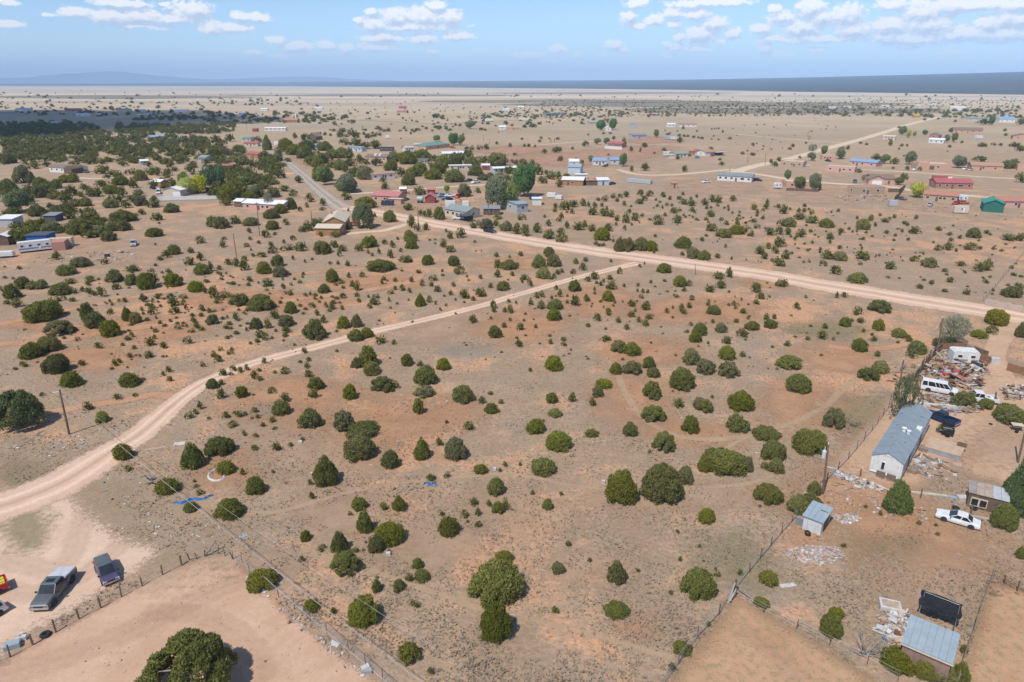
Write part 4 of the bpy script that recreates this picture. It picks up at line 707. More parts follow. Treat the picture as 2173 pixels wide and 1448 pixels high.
# taller trees of the yards: centre px, base px, width px, height px, kind
TREES = [
 (46,911,100,80,'pine','large open crowned pinyon pine at the left edge beside the utility pole'),
 (414,1486,196,112,'bigjuniper','large juniper with bare grey branches inside at the bottom edge of the photo'),
 (2154,1095,95,124,'spruce','tall dark green pine at the right edge behind the brown patched shed'),
 (1900,1093,63,68,'cedar','feathery green cedar with a pointed crown beside the white scrap line'),
 (2016,733,70,56,'wispy','wispy grey green tree behind the junk yard fence corner'),
 (1910,900,68,96,'thin','leaning thin leaved elm over the far end of the mobile home'),
 (1112,419,56,66,'cottonwood','tall dark green cottonwood behind the grey metal building'),
 (1056,447,60,64,'willow','broad grey green elm beside the long ranch house, left of its darker twin'),
 (1080,446,50,54,'elm','dense green elm beside the long ranch house, right of its grey twin'),
 (458,404,56,50,'cottonwood','bright green cottonwood beside the long white yard wall'),
 (400,413,46,32,'yellow','yellow green willow beside the white roofed workshop, left of its twin'),
 (425,411,42,34,'yellow','yellow green willow beside the cottonwood, right of its twin'),
 (390,392,24,22,'bright','fresh green tree behind the yellow willows'),
 (690,394,40,36,'elm','blue green tree right of the paved road bend'),
 (737,410,56,36,'willow','olive grey tree right of the paved road, nearest to the road junction'),
 (513,394,30,18,'elm','rounded green tree behind the long white yard wall'),
 (517,402,18,15,'bright','small bright green tree behind the long white yard wall'),
 (486,418,30,24,'elm','grey green tree at the right end of the long white yard wall'),
 (540,420,34,22,'elm','green tree over the pink house with white metal roofs'),
 (570,446,22,32,'wispy','hazy grey tree in front of the pink house'),
 (772,484,48,52,'pine','open pine beside the tan roofed house drive'),
 (40,452,60,46,'elm','bright leafy tree in the left edge woodland above the tin sheds'),
 (962,309,24,24,'cottonwood','pointed green tree right of the green roofed house'),
 (978,309,20,20,'elm','round green tree right of the green roofed house'),
 (927,301,16,13,'bright','small bright tree behind the green roofed house'),
 (998,274,24,16,'elm','pale green tree by the far adobe house'),
 (1275,277,22,20,'cottonwood','dark tree left of the far white gabled house'),
 (1300,276,18,22,'cottonwood','dark tree right of the far white gabled house'),
 (1268,307,17,12,'elm','green tree left of the red house with white fence'),
 (1287,306,15,12,'elm','green tree nearest to the red house with white fence'),
 (1322,354,18,26,'cottonwood','dark green tree right of the blue roofed house'),
 (1254,345,14,14,'bright','yellow green tree left of the blue roofed house'),
 (1235,350,9,10,'bright','small yellow green bush tree beside the pale grey barn'),
 (1670,384,16,22,'elm','tall pointed green tree beside the peach adobe house'),
 (1695,400,28,24,'elm','bushy green tree in front of the peach adobe house'),
 (1727,405,30,32,'willow','grey green tree at the right end of the peach adobe house'),
 (1392,292,13,16,'elm','round green tree beside the grey far house'),
 (1723,325,18,16,'wispy','grey tree left of the small orange adobe house'),
 (1721,342,19,16,'elm','green tree in front of the small orange adobe house'),
 (1749,330,18,18,'elm','leafy tree behind the small orange adobe house'),
 (1781,338,28,22,'willow','broad grey green tree beside the blue grey roofed house'),
 (1876,348,23,18,'elm','bushy tree right of the blue grey roofed house'),
 (1929,350,28,24,'willow','grey green trees left of the orange adobe house'),
 (1914,287,18,18,'elm','round dark tree by the pale houses along the far road'),
 (1927,293,12,16,'yellow','yellow green tree by the pale houses along the far road'),
 (1940,290,9,10,'yellow','small yellow tree by the pale houses along the far road'),
 (1962,287,12,10,'cottonwood','dark round tree right of the small yellow tree'),
 (2009,302,13,15,'elm','dark tree right of the long white gabled building'),
 (2023,303,14,20,'elm','tall tree right of the long white gabled building'),
 (2103,266,13,18,'cottonwood','dark pointed tree left of the blue domed white house'),
 (2033,357,33,22,'willow','dense grey green tree left of the peach house'),
 (1881,389,13,18,'spruce','dark green conical fir in front of the gabled garage house'),
 (1907,393,20,16,'elm','leafy tree right of the gabled garage house'),
 (1832,385,12,12,'wispy','thin young tree left of the gabled garage house'),
 (1944,420,38,28,'yellow','yellow flowering tree at the left end of the orange roofed house'),
 (1735,404,12,16,'bright','small round green tree at the right end of the peach adobe house yard'),
 (948,409,14,14,'bright','small green tree above the blue parked cars'),
 (1037,406,20,14,'bright','green tree beside the grey roofed cabin'),
]
# ------------------------------------------------------------------ foliage
JUN = leafmat('juniper_green', (0.128, 0.138, 0.019), (0.32, 0.312, 0.047))
JUN_D = leafmat('juniper_dark', (0.104, 0.12, 0.018), (0.255, 0.262, 0.04))
JUN_O = leafmat('juniper_olive', (0.165, 0.158, 0.048), (0.34, 0.312, 0.108))
JUN_Y = leafmat('juniper_yellow', (0.2, 0.195, 0.024), (0.4, 0.37, 0.064))
JUN_MASS = leafmat('juniper_mass', (0.076, 0.086, 0.017), (0.190, 0.190, 0.042), rnd=0.0, mass=True)
TONES = {'': JUN, 'o': JUN_O, 'd': JUN_D, 'y': JUN_Y}
LEAFS = {'pine': leafmat('pine_needles', (0.108, 0.132, 0.046), (0.270, 0.277, 0.108)), 'bigjuniper': leafmat('juniper_large', (.130, .135, .022), (.340, .330, .060)), 'spruce': leafmat('dark_needles', (0.061, 0.105, 0.027), (0.162, 0.230, 0.057)),
         'cedar': leafmat('cedar_green', (0.115, 0.162, 0.035), (0.270, 0.324, 0.081)), 'wispy': leafmat('grey_leaves', (0.162, 0.169, 0.101), (0.297, 0.297, 0.189), trans=0.3),
         'thin': leafmat('thin_leaves', (0.110, 0.135, 0.045), (0.260, 0.285, 0.100)), 'elm': leafmat('elm_leaves', (0.108, 0.149, 0.038), (0.257, 0.304, 0.095), trans=0.25), 'cottonwood': leafmat('cottonwood_leaves', (0.054, 0.128, 0.030), (0.149, 0.277, 0.068), trans=0.25),
         'willow': leafmat('willow_leaves', (0.115, 0.142, 0.061), (0.250, 0.270, 0.128), trans=0.25), 'yellow': leafmat('yellow_leaves', (0.324, 0.324, 0.027), (0.600, 0.600, 0.081), trans=0.3),
         'bright': leafmat('fresh_leaves', (0.108, 0.189, 0.024), (0.270, 0.392, 0.068), trans=0.3)}
BARK = mat('bark', (0.17, 0.135, 0.105), rough=0.95, var=0.25, scale=4)
GREYWOOD = mat('bleached_wood', (0.36, 0.32, 0.28), rough=0.9, var=0.25, scale=5)

_ico = {}
def ico(sub):
    if sub not in _ico:
        bm = bmesh.new(); bmesh.ops.create_icosphere(bm, subdivisions=sub, radius=1.0)
        _ico[sub] = (np.array([v.co[:] for v in bm.verts]), np.array([[v.index for v in f.verts] for f in bm.faces])); bm.free()
    return _ico[sub]

def make_lobes(shape, r):
    L = []
    def shell(n, rx, rz, q0, q1, ox=0.0, oy=0.0):
        for i in range(n):
            u = (i + 0.5) / n; z = 0.10 + 0.90 * (1 - u); a = i * 2.39996 + r.uniform(-.25, .25); k = math.sqrt(max(0.0, 1 - z * z)) if z > .3 else 0.95
            j = r.uniform(0.86, 1.10)
            L.append((ox + math.cos(a) * k * rx * j, oy + math.sin(a) * k * rx * j, max(0.10, z * rz * j), r.uniform(q0, q1)))
    if shape == 'dome':
        shell(r.randint(30, 38), 0.74, 0.76, 0.16, 0.26)
        L.append((0, 0, 0.34, 0.58))
    elif shape == 'cone':
        for j, z in enumerate((0.18, 0.36, 0.54, 0.70, 0.85)):
            k = (1 - z) * 0.72; n = (9, 8, 6, 4, 1)[j]
            for i in range(n):
                a = 2 * math.pi * i / n + r.uniform(-.4, .4)
                L.append((math.cos(a) * k, math.sin(a) * k, z + r.uniform(-.06, .06), r.uniform(0.8, 1.15) * (0.30 - 0.16 * z)))
        L.append((0, 0, 0.32, 0.40))
    elif shape == 'low':
        shell(r.randint(28, 34), 0.76, 0.70, 0.17, 0.27)
        for i in range(4): a = r.uniform(0, 6.28); L.append((math.cos(a) * .3, math.sin(a) * .3, .3, .42))
    elif shape == 'ragged':
        shell(r.randint(17, 22), 0.74, 0.76, 0.13, 0.23)
        for i in range(3): a = r.uniform(0, 6.28); L.append((math.cos(a) * .25, math.sin(a) * .25, r.uniform(.3, .75), .24))
    elif shape == 'twin':
        for sg, hh in ((-1, 0.62), (1, 0.76)):
            shell(18, 0.46, hh, 0.14, 0.23, sg * 0.40, r.uniform(-.08, .08)); L.append((sg * 0.38, 0, 0.30, 0.40))
    elif shape == 'round':
        for i in range(r.randint(20, 26)):
            d = Vector((r.gauss(0, 1), r.gauss(0, 1), r.gauss(0, 1))).normalized() * r.uniform(0.35, 0.72)
            L.append((d.x, d.y, 0.60 + d.z * 0.42, r.uniform(0.22, 0.36)))
    elif shape == 'open':
        for i in range(r.randint(15, 19)):
            a = r.uniform(0, 6.28); z = r.uniform(0.2, 0.9); k = (0.85 - 0.5 * abs(z - 0.45)) * r.uniform(0.45, 0.9)
            L.append((math.cos(a) * k, math.sin(a) * k, z, r.uniform(0.17, 0.27)))
    elif shape == 'wide':
        for i in range(58):
            a = r.uniform(0, 6.28); u = r.uniform(0.05, 1.0); z = 0.16 + 0.70 * u; k = 0.86 * math.sqrt(max(0.02, 1 - (u * 0.97) ** 2)) * r.uniform(0.80, 1.0)
            L.append((math.cos(a) * k, math.sin(a) * k, z, r.uniform(0.11, 0.19)))
    elif shape == 'spire':
        for j in range(9):
            z = 0.08 + j * 0.10; k = (1 - z) * 0.70; n = max(1, int(10 * (1 - z)))
            for i in range(n):
                a = 2 * math.pi * i / n + r.uniform(-.4, .4) + j
                L.append((math.cos(a) * k, math.sin(a) * k, z + r.uniform(-.03, .03), r.uniform(0.15, 0.22) * (1.15 - 0.6 * z)))
    return L

def crown_mesh(name, shape, seed, blades, blen, bwid, core=0.80, coresub=1, zsq=0.75, upw=0.5):
    """foliage in lumps: pointed sprays all over several lobes, around dark inner masses"""
    r = random.Random(seed); L = make_lobes(shape, r)
    V, Fc = [], []
    iv, if_ = ico(coresub)
    if core > 0:
        for (x, y, z, q) in L:
            o = len(V); jit = np.array([0.82 + 0.36 * r.random() for _ in range(len(iv))])[:, None]
            p = iv * jit * q * core * np.array([1, 1, zsq]) + np.array([x, y, z]); p[:, 2] = np.maximum(p[:, 2], 0.01)
            V.extend(map(tuple, p)); Fc.extend([tuple(int(k) + o for k in f) for f in if_])
    tot = sum(q * q for *_, q in L)
    for li, (x, y, z, q) in enumerate(L):
        c = Vector((x, y, z))
        nb = int(blades * q * q / tot)
        made = 0; tries = 0
        while made < nb and tries < nb * 4:
            tries += 1
            d = Vector((r.gauss(0, 1), r.gauss(0, 1), r.gauss(0.25, 1))).normalized()
            p = c + Vector((d.x, d.y, d.z * zsq)) * q * r.uniform(0.78, 1.02)
            if p.z < 0.03: continue
            if any((Vector((p.x - a, p.y - b, (p.z - e) / zsq))).length < g * 0.78 for k, (a, b, e, g) in enumerate(L) if k != li): continue
            made += 1
            out = (d + Vector((0, 0, upw)) + Vector((r.uniform(-.5, .5), r.uniform(-.5, .5), r.uniform(-.5, .5)))).normalized()
            s = out.cross(Vector((r.uniform(-1, 1), r.uniform(-1, 1), r.uniform(-1, 1)))).normalized()
            if r.random() < 0.68:      # most sprays lie over the crown like shingles, tips raised; the rest stand out
                tg = d.cross(Vector((r.gauss(0, 1), r.gauss(0, 1), r.gauss(0, 1)))).normalized() + Vector((0, 0, upw * 0.8))
                out = (tg * 0.9 + d * r.uniform(0.15, 0.75)).normalized(); s = out.cross(d).normalized()
            l = blen * r.uniform(0.6, 1.3); w = bwid * r.uniform(0.7, 1.3)
            o = len(V)
            m1 = p + out * l * 0.45
            V += [tuple(p - s * w * 0.4), tuple(p + s * w * 0.4), tuple(m1 + s * w), tuple(p + out * l), tuple(m1 - s * w)]
            Fc += [(o, o + 1, o + 2, o + 3, o + 4)]
    me = bpy.data.meshes.new(name); me.from_pydata(V, [], Fc); me.update()
    me.materials.append(JUN)
    return me, L

def stems_mesh(name, L, seed, z0=0.0, rad=0.05, n=5, trunk=False):
    r = random.Random(seed); mb = MB()
    if trunk:
        top = Vector((0.03, 0.02, 0.62))
        mb.tube([(0, 0, -0.03), (0.02, -0.01, 0.2), (0.0, 0.02, 0.42), top], [rad * 1.25, rad, rad * 0.75, rad * 0.35], 6)
        for (x, y, z, q) in r.sample(L, min(n, len(L))):
            b = Vector((0.01, 0, r.uniform(0.18, 0.45)))
            mb.tube([b, b.lerp(Vector((x, y, z)), 0.5) + Vector((0, 0, 0.03)), (x, y, z)], [rad * 0.55, rad * 0.38, rad * 0.15], 4)
    else:
        for (x, y, z, q) in r.sample(L, min(n, len(L))):
            mb.tube([(x * 0.08, y * 0.08, -0.04), (x * 0.45, y * 0.45, z * 0.5), (x, y, z * 1.05)], [rad, rad * 0.7, rad * 0.3], 4)
    return mb.mesh(name, BARK)

SHAPES = ['dome', 'dome', 'dome', 'dome', 'low', 'low', 'cone', 'cone', 'twin', 'twin', 'ragged', 'ragged', 'ragged']
PROTO = []
for i, s in enumerate(SHAPES):
    me, L = crown_mesh('crown', s, 100 + i, 2700, 0.145, 0.034, core=0.70, upw=0.6)
    PROTO.append((s, me, stems_mesh('trunk', L, i, n=14 if s == 'ragged' else 5, rad=0.04)))
BIG = []
for i, s in enumerate(['dome', 'dome', 'cone', 'low', 'ragged', 'ragged']):
    me, L = crown_mesh('crown', s, 300 + i, 8000, 0.10, 0.022, core=0.66, coresub=1, upw=0.6)
    BIG.append((s, me, stems_mesh('trunk', L, i, n=18 if s == 'ragged' else 7, rad=0.033)))
def lowproto(seed, shape, n):
    r = random.Random(seed); L = make_lobes(shape, r); iv, if_ = ico(1)
    V, Fc = [], []
    for (x, y, z, q) in r.sample(L, min(5, len(L))) + [L[-1]]:
        b, f = (np.array([(0, 0, 1), (.95, 0, .1), (.3, .9, .1), (-.8, .55, .1), (-.8, -.55, .1), (.3, -.9, .1), (0, 0, -1)]), [(0, 1, 2), (0, 2, 3), (0, 3, 4), (0, 4, 5), (0, 5, 1), (6, 2, 1), (6, 3, 2), (6, 4, 3), (6, 5, 4), (6, 1, 5)])
        o = len(V); p = b * q * 1.08 * np.array([1, 1, 0.85]) * (0.85 + 0.3 * r.random()) + np.array([x, y, z]); V.extend(map(tuple, p)); Fc.extend([tuple(k + o for k in t) for t in f])
    for _ in range(n):
        (x, y, z, q) = r.choice(L)
        d = Vector((r.gauss(0, 1), r.gauss(0, 1), r.gauss(0.5, 1))).normalized(); p = Vector((x, y, z)) + d * q * 0.9
        if p.z < 0.02: continue
        s = d.cross(Vector((r.uniform(-1, 1), r.uniform(-1, 1), r.uniform(-1, 1)))).normalized(); o = len(V)
        V += [tuple(p - s * 0.075), tuple(p + s * 0.075), tuple(p + d * 0.13 + Vector((0, 0, .07)))]; Fc.append((o, o + 1, o + 2))
    return np.array(V), Fc
LOW = [lowproto(500 + i, ['dome', 'dome', 'low', 'cone', 'twin'][i % 5], 190) for i in range(8)]
TINY = [lowproto(520 + i, 'dome', 10) for i in range(4)]

def shrub_dims(px, py, w, h):
    d = depth_at(py); r = max(0.12, w * d / F / 2)
    ext = h * d / F
    base = gp(px, py); dist = math.hypot(base.x, base.y)
    a = math.atan2(H, dist)
    s = r * math.sin(a)
    t2 = (ext - s) ** 2 - s * s if ext > s else 0
    ht = math.sqrt(max(0.0, t2)) / math.cos(a)
    ht = min(max(ht, 0.75 * r), 2.6 * r)
    k = (dist + r * 0.92) / dist
    return Vector((base.x * k, base.y * k, 0)), r, ht

ALL = []
for (x0, y0, sc, s) in SHRUBS:
    for e in s.split(';'):
        q = e.split()
        ALL.append((x0 + float(q[0]) / sc, y0 + float(q[1]) / sc, float(q[2]) / sc, float(q[3]) / sc, q[4] if len(q) > 4 else ''))
# the same shrub can sit in two neighbouring sections: keep one
uniq = []
for e in sorted(ALL, key=lambda e: -e[2] * e[3]):
    if all(abs(e[0] - u[0]) > 0.16 * (e[2] + u[2]) or abs(e[1] - u[1]) > 0.13 * (e[3] + u[3]) for u in uniq): uniq.append(e)
ALL = uniq
N_IND = 298
IND, REST = ALL[:N_IND], ALL[N_IND:]
SHRUB_OBJS = []
for k, (px, py, w, h, tone) in enumerate(IND):
    c, r, ht = shrub_dims(px, py, w, h)
    ar = ht / r; wide = w / h
    rr = random.Random(int(px * 31 + py * 17))
    pool = BIG if w > 52 else PROTO
    want = 'twin' if (wide > 1.75 and pool is PROTO) else 'cone' if (ar > 1.9 and rr.random() < 0.6) else 'low' if ar < 0.95 else 'dome'
    if w < 70 and want in ('dome', 'low') and rr.random() < (0.7 if tone == 'o' else 0.22): want = 'ragged'
    cand = [p for p in pool if p[0] == want] or [p for p in pool if p[0] == 'dome']
    s, cm, tm = rr.choice(cand)
    root = empty('juniper_shrub', c, 0.0 if s == 'twin' else rr.uniform(0, 6.28), None, 'shrub', 'junipers scattered over the scrubland')
    cr = link('crown', cm, root, m=TONES[tone]); tr = link('trunk', tm, root)
    sx = r / 0.92
    dx = rr.uniform(0.93, 1.07)
    for o in (cr, tr): o.scale = (sx * dx, sx / dx * (0.9 if s == 'twin' else 1.0), ht / 0.95)
    SHRUB_OBJS.append((root, px, py, w, h, tone, s, ar))

def mass(name, items, protos, m, label, cat, shade=True):
    """many plants too small to pick apart, one mesh; items: (Vector, rx, height)"""
    V, Fc = [], []
    off = 0
    r = random.Random(3)
    for (c, rx, ht) in items:
        pv, pf = r.choice(protos); a = r.uniform(0, 6.28); ca, sa = math.cos(a), math.sin(a)
        s = np.array([rx / 0.9, rx / 0.9, ht / 0.93]); p = pv * s
        q = np.stack([p[:, 0] * ca - p[:, 1] * sa + c.x, p[:, 0] * sa + p[:, 1] * ca + c.y, np.maximum(p[:, 2], 0) + c.z], 1)
        V.append(q); Fc.extend([tuple(k + off for k in f) for f in pf]); off += len(pv)
    me = bpy.data.meshes.new(name); me.from_pydata(np.concatenate(V).tolist(), [], Fc); me.materials.append(m)
    return tag(link(name, me), label, cat, kind='stuff')

items = []
for (px, py, w, h, tone) in REST:
    c, r, ht = shrub_dims(px, py, w, h); items.append((c, r, ht))
def scatter(poly, n, lo, hi, asp=0.9, seed=1):
    r = random.Random(seed); g = [gp(*p) for p in poly]; pl = [(p.x, p.y) for p in g]; out = []
    pxs = [p[0] for p in poly]; pys = [p[1] for p in poly]; t = 0
    while len(out) < n and t < n * 30:
        t += 1
        X, Y = r.uniform(min(pxs), max(pxs)), r.uniform(min(pys), max(pys))
        if not bool(inside(poly, np.array(X), np.array(Y))): continue
        rad = r.uniform(lo, hi) / 2 * (0.7 + 0.6 * r.random())
        out.append((gp(X, Y), rad, rad * asp * r.uniform(0.85, 1.5)))
    return out
for i, (poly, n, lo, hi) in enumerate([
        ([(0, 284), (330, 286), (440, 294), (440, 312), (200, 330), (0, 326)], 200, 4.5, 8), ([(0, 262), (190, 264), (226, 284), (226, 287), (0, 287)], 330, 5, 8), ([(246, 266), (440, 268), (470, 285), (250, 286)], 240, 5, 8),
        ([(285, 246), (440, 248), (440, 257), (285, 256)], 70, 5, 8), ([(440, 240), (700, 240), (770, 262), (440, 264)], 150, 5, 9), ([(690, 240), (880, 245), (880, 300), (660, 290)], 70, 3, 6),
        ([(440, 262), (500, 262), (500, 282), (440, 280)], 50, 5, 8),
        ([(1100, 229), (1760, 226), (1760, 246), (1000, 252)], 750, 3, 6), ([(1100, 212), (2173, 211), (2173, 229), (1100, 227)], 620, 3, 6), ([(1733, 228), (2173, 229), (2173, 252), (1733, 248)], 260, 4, 8),
        ([(1560, 252), (1740, 248), (1800, 270), (1700, 312), (1560, 330)], 60, 1, 2.6), ([(0, 216), (440, 215), (440, 246), (0, 247)], 150, 5, 9), ([(440, 209), (640, 209), (640, 225), (440, 225)], 60, 6, 10),
        ([(640, 215), (1100, 214), (1100, 250), (640, 240)], 90, 3, 6), ([(880, 250), (1250, 240), (1320, 262), (900, 275)], 90, 3, 6), ([(0, 290), (440, 300), (620, 340), (560, 420), (440, 420), (440, 345), (300, 350), (0, 345)], 330, 4.5, 9), ([(0, 400), (330, 425), (250, 500), (0, 520)], 40, 4, 7),
        ([(0, 560), (900, 560), (900, 760), (0, 800)], 170, 0.35, 0.9), ([(900, 580), (1760, 600), (1760, 800), (900, 760)], 130, 0.35, 0.9), ([(1320, 405), (2173, 450), (2173, 640), (1300, 510)], 150, 0.4, 1.1),
        ([(600, 195), (2173, 204), (2173, 213), (600, 207)], 70, 7, 13), ([(0, 190), (600, 192), (600, 212), (0, 214)], 55, 7, 13), ([(300, 300), (440, 300), (620, 345), (560, 420), (440, 420), (300, 400)], 50, 4, 7),
        ([(1340, 430), (2000, 470), (2173, 520), (2173, 600), (1500, 520)], 70, 0.8, 1.8), ([(200, 600), (700, 560), (880, 640), (400, 720)], 60, 0.8, 1.6)]):
    items += scatter(poly, n, lo, hi, seed=40 + i)
small = [e for e in items if e[1] * F / max(30, e[0].y) < 3.0]; larger = [e for e in items if e[1] * F / max(30, e[0].y) >= 3.0]
mass('juniper_scrub', larger, LOW, JUN_MASS, 'smaller and farther junipers dotted over the whole scrubland', 'shrubs')
mass('distant_scrub', small, TINY, JUN_MASS, 'tiny dark shrubs dotted over the far plain and seedlings between junipers', 'shrubs')

# ------------------------------------------------------------------ taller trees
KIND = {'pine': ('wide', 9000, .085, .02, .5, 0.04, 'pine_tree', 'tree'), 'bigjuniper': ('wide', 22000, .065, .016, .45, 0.05, 'juniper_tree', 'tree'), 'spruce': ('spire', 9000, .09, .018, .7, 0.04, 'pine_tree', 'tree'),
        'cedar': ('cone', 5500, .13, .022, .6, 0.03, 'cedar_tree', 'tree'), 'thin': ('round', 1700, .13, .02, 0, 0.04, 'leafy_tree', 'tree'), 'wispy': ('round', 2200, .16, .012, 0, 0.03, 'leafy_tree', 'tree'), 'elm': ('round', 3600, .10, .028, .5, 0.045, 'leafy_tree', 'tree'),
        'cottonwood': ('round', 4500, .09, .028, .65, 0.045, 'leafy_tree', 'tree'), 'willow': ('round', 3600, .10, .025, .45, 0.045, 'leafy_tree', 'tree'), 'yellow': ('round', 3000, .11, .028, .5, 0.04, 'leafy_tree', 'tree'), 'bright': ('round', 1800, .13, .035, .6, 0.04, 'leafy_tree', 'tree')}
KM = {}
def tree(px, py, w, h, kind, label):
    sh, nb, bl, bw, core, tr, name, cat = KIND[kind]
    rr = random.Random(int(px * 3 + py))
    var = rr.randint(0, 1) if kind in ('elm', 'willow') else 0
    if (kind, var) not in KM:
        me, L = crown_mesh('crown', sh, 700 + len(KM), nb, bl, bw, core=core, zsq=0.85, upw=0.25)
        KM[(kind, var)] = (me, stems_mesh('trunk', L, 5, rad=tr, n=12, trunk=True))
    cm, tm = KM[(kind, var)]
    d = depth_at(py); r = w * d / F / 2; base = gp(px, py); dist = math.hypot(base.x, base.y); a = math.atan2(H, dist)
    ext = h * d / F
    ht = max(r * 0.9, (ext - 0.35 * r * math.sin(a)) / math.cos(a))
    k = (dist + r * (0.75 if sh in ('cone', 'spire', 'open') else 0.35)) / dist
    root = empty(name, (base.x * k, base.y * k, 0), rr.uniform(0, 6.28), label, cat)
    c = link('crown', cm, root, m=LEAFS[kind]); t = link('trunk', tm, root)
    if kind == 'bigjuniper': t.material_slots[0].link = 'OBJECT'; t.material_slots[0].material = GREYWOOD
    for o in (c, t): o.scale = (r / 0.95, r / 0.95, ht / 0.98)
    return root
for tdef in TREES: tree(*tdef)
# ------------------------------------------------------------------ buildings
LANDMARKS = []      # (px, py, phrase) things the labels of plants may lean on
W_WHITE = mat('white_siding', (0.70, 0.69, 0.66), rough=0.6, var=0.08, stain=0.25)
W_CREAM = mat('cream_stucco', (0.60, 0.52, 0.42), var=0.08, stain=0.2)
W_GREY = mat('grey_siding', (0.42, 0.43, 0.44), var=0.08, stain=0.2)
W_BLUE = mat('pale_blue_siding', (0.48, 0.56, 0.62), var=0.08, stain=0.2)
W_TAN = mat('tan_stucco', (0.46, 0.34, 0.24), var=0.10)
W_PEACH = mat('peach_stucco', (0.56, 0.34, 0.23), var=0.08, stain=0.12)
W_PINK = mat('pink_stucco', (0.58, 0.36, 0.30), var=0.08)
W_ORANGE = mat('orange_log_siding', (0.421, 0.218, 0.101), var=0.16, stain=0.2)
W_BRICK = mat('brick_red_stucco', (0.394, 0.208, 0.148), var=0.12)
W_BROWN = mat('brown_boards', (0.17, 0.115, 0.08), var=0.22, stain=0.3, rough=0.9)
W_DARK = mat('dark_siding', (0.09, 0.10, 0.115), var=0.15)
W_RED = mat('barn_red', (0.329, 0.069, 0.057), var=0.12, stain=0.15)
W_GREEN = mat('barn_green', (0.025, 0.155, 0.121), var=0.10, stain=0.1)
R_WHITE = mat('white_metal_roof', (0.74, 0.74, 0.73), rough=0.5, var=0.08, stain=0.2)
R_CREAM = mat('cream_metal_roof', (0.58, 0.49, 0.36), rough=0.55, var=0.06)
R_GREY = mat('grey_shingle', (0.235, 0.24, 0.25), var=0.12)
R_BLUEGREY = mat('blue_grey_shingle', (0.240, 0.285, 0.320), var=0.10, scale=0.9, stain=0.12)
R_STEEL = mat('galvanised_roof', (0.300, 0.365, 0.400), rough=0.45, var=0.08, scale=0.8, stain=0.1)
R_BROWN = mat('brown_shingle', (0.23, 0.165, 0.125), var=0.12)
R_RUST = mat('terracotta_roof', (0.435, 0.199, 0.135), var=0.12)
R_TAN = mat('tan_shingle', (0.42, 0.25, 0.16), var=0.12)
R_RED = mat('red_metal_roof', (0.411, 0.119, 0.115), rough=0.5, var=0.10, stain=0.1)
R_PINKRED = mat('faded_red_roof', (0.472, 0.188, 0.176), rough=0.55, var=0.10)
R_GREEN = mat('green_metal_roof', (0.133, 0.273, 0.224), rough=0.5, var=0.08)
R_TEAL = mat('teal_metal_roof', (0.041, 0.244, 0.185), rough=0.5, var=0.08)
R_BLUE = mat('blue_metal_roof', (0.233, 0.344, 0.474), rough=0.5, var=0.08)
R_DARK = mat('dark_roof', (0.085, 0.095, 0.105), var=0.15)
R_SAGE = mat('sage_roof', (0.235, 0.285, 0.265), var=0.10)
TRIM = mat('white_trim', (0.74, 0.73, 0.70), rough=0.6, var=0.05)
WOODP = mat('weathered_wood', (0.30, 0.225, 0.165), rough=0.9, var=0.25, scale=3)
POLEWOOD = mat('pole_wood', (0.20, 0.135, 0.095), rough=0.9, var=0.2, scale=3)
RUST = mat('rusty_metal', (0.20, 0.095, 0.055), rough=0.85, var=0.3, scale=2)
STEEL = mat('dull_steel', (0.42, 0.44, 0.46), rough=0.5, metal=0.4, var=0.12)
BLACK = mat('black_rubber', (0.025, 0.025, 0.027), rough=0.85, var=0.2)
CONCRETE = mat('concrete', (0.42, 0.38, 0.34), rough=0.9, var=0.12)

def frame_of(p0, p1, zref=0.0):
    a, b = gp(*p0, zref), gp(*p1, zref); a.z = b.z = 0
    x = (b - a); L = x.length
    return (a + b) / 2, math.atan2(x.y, x.x), L

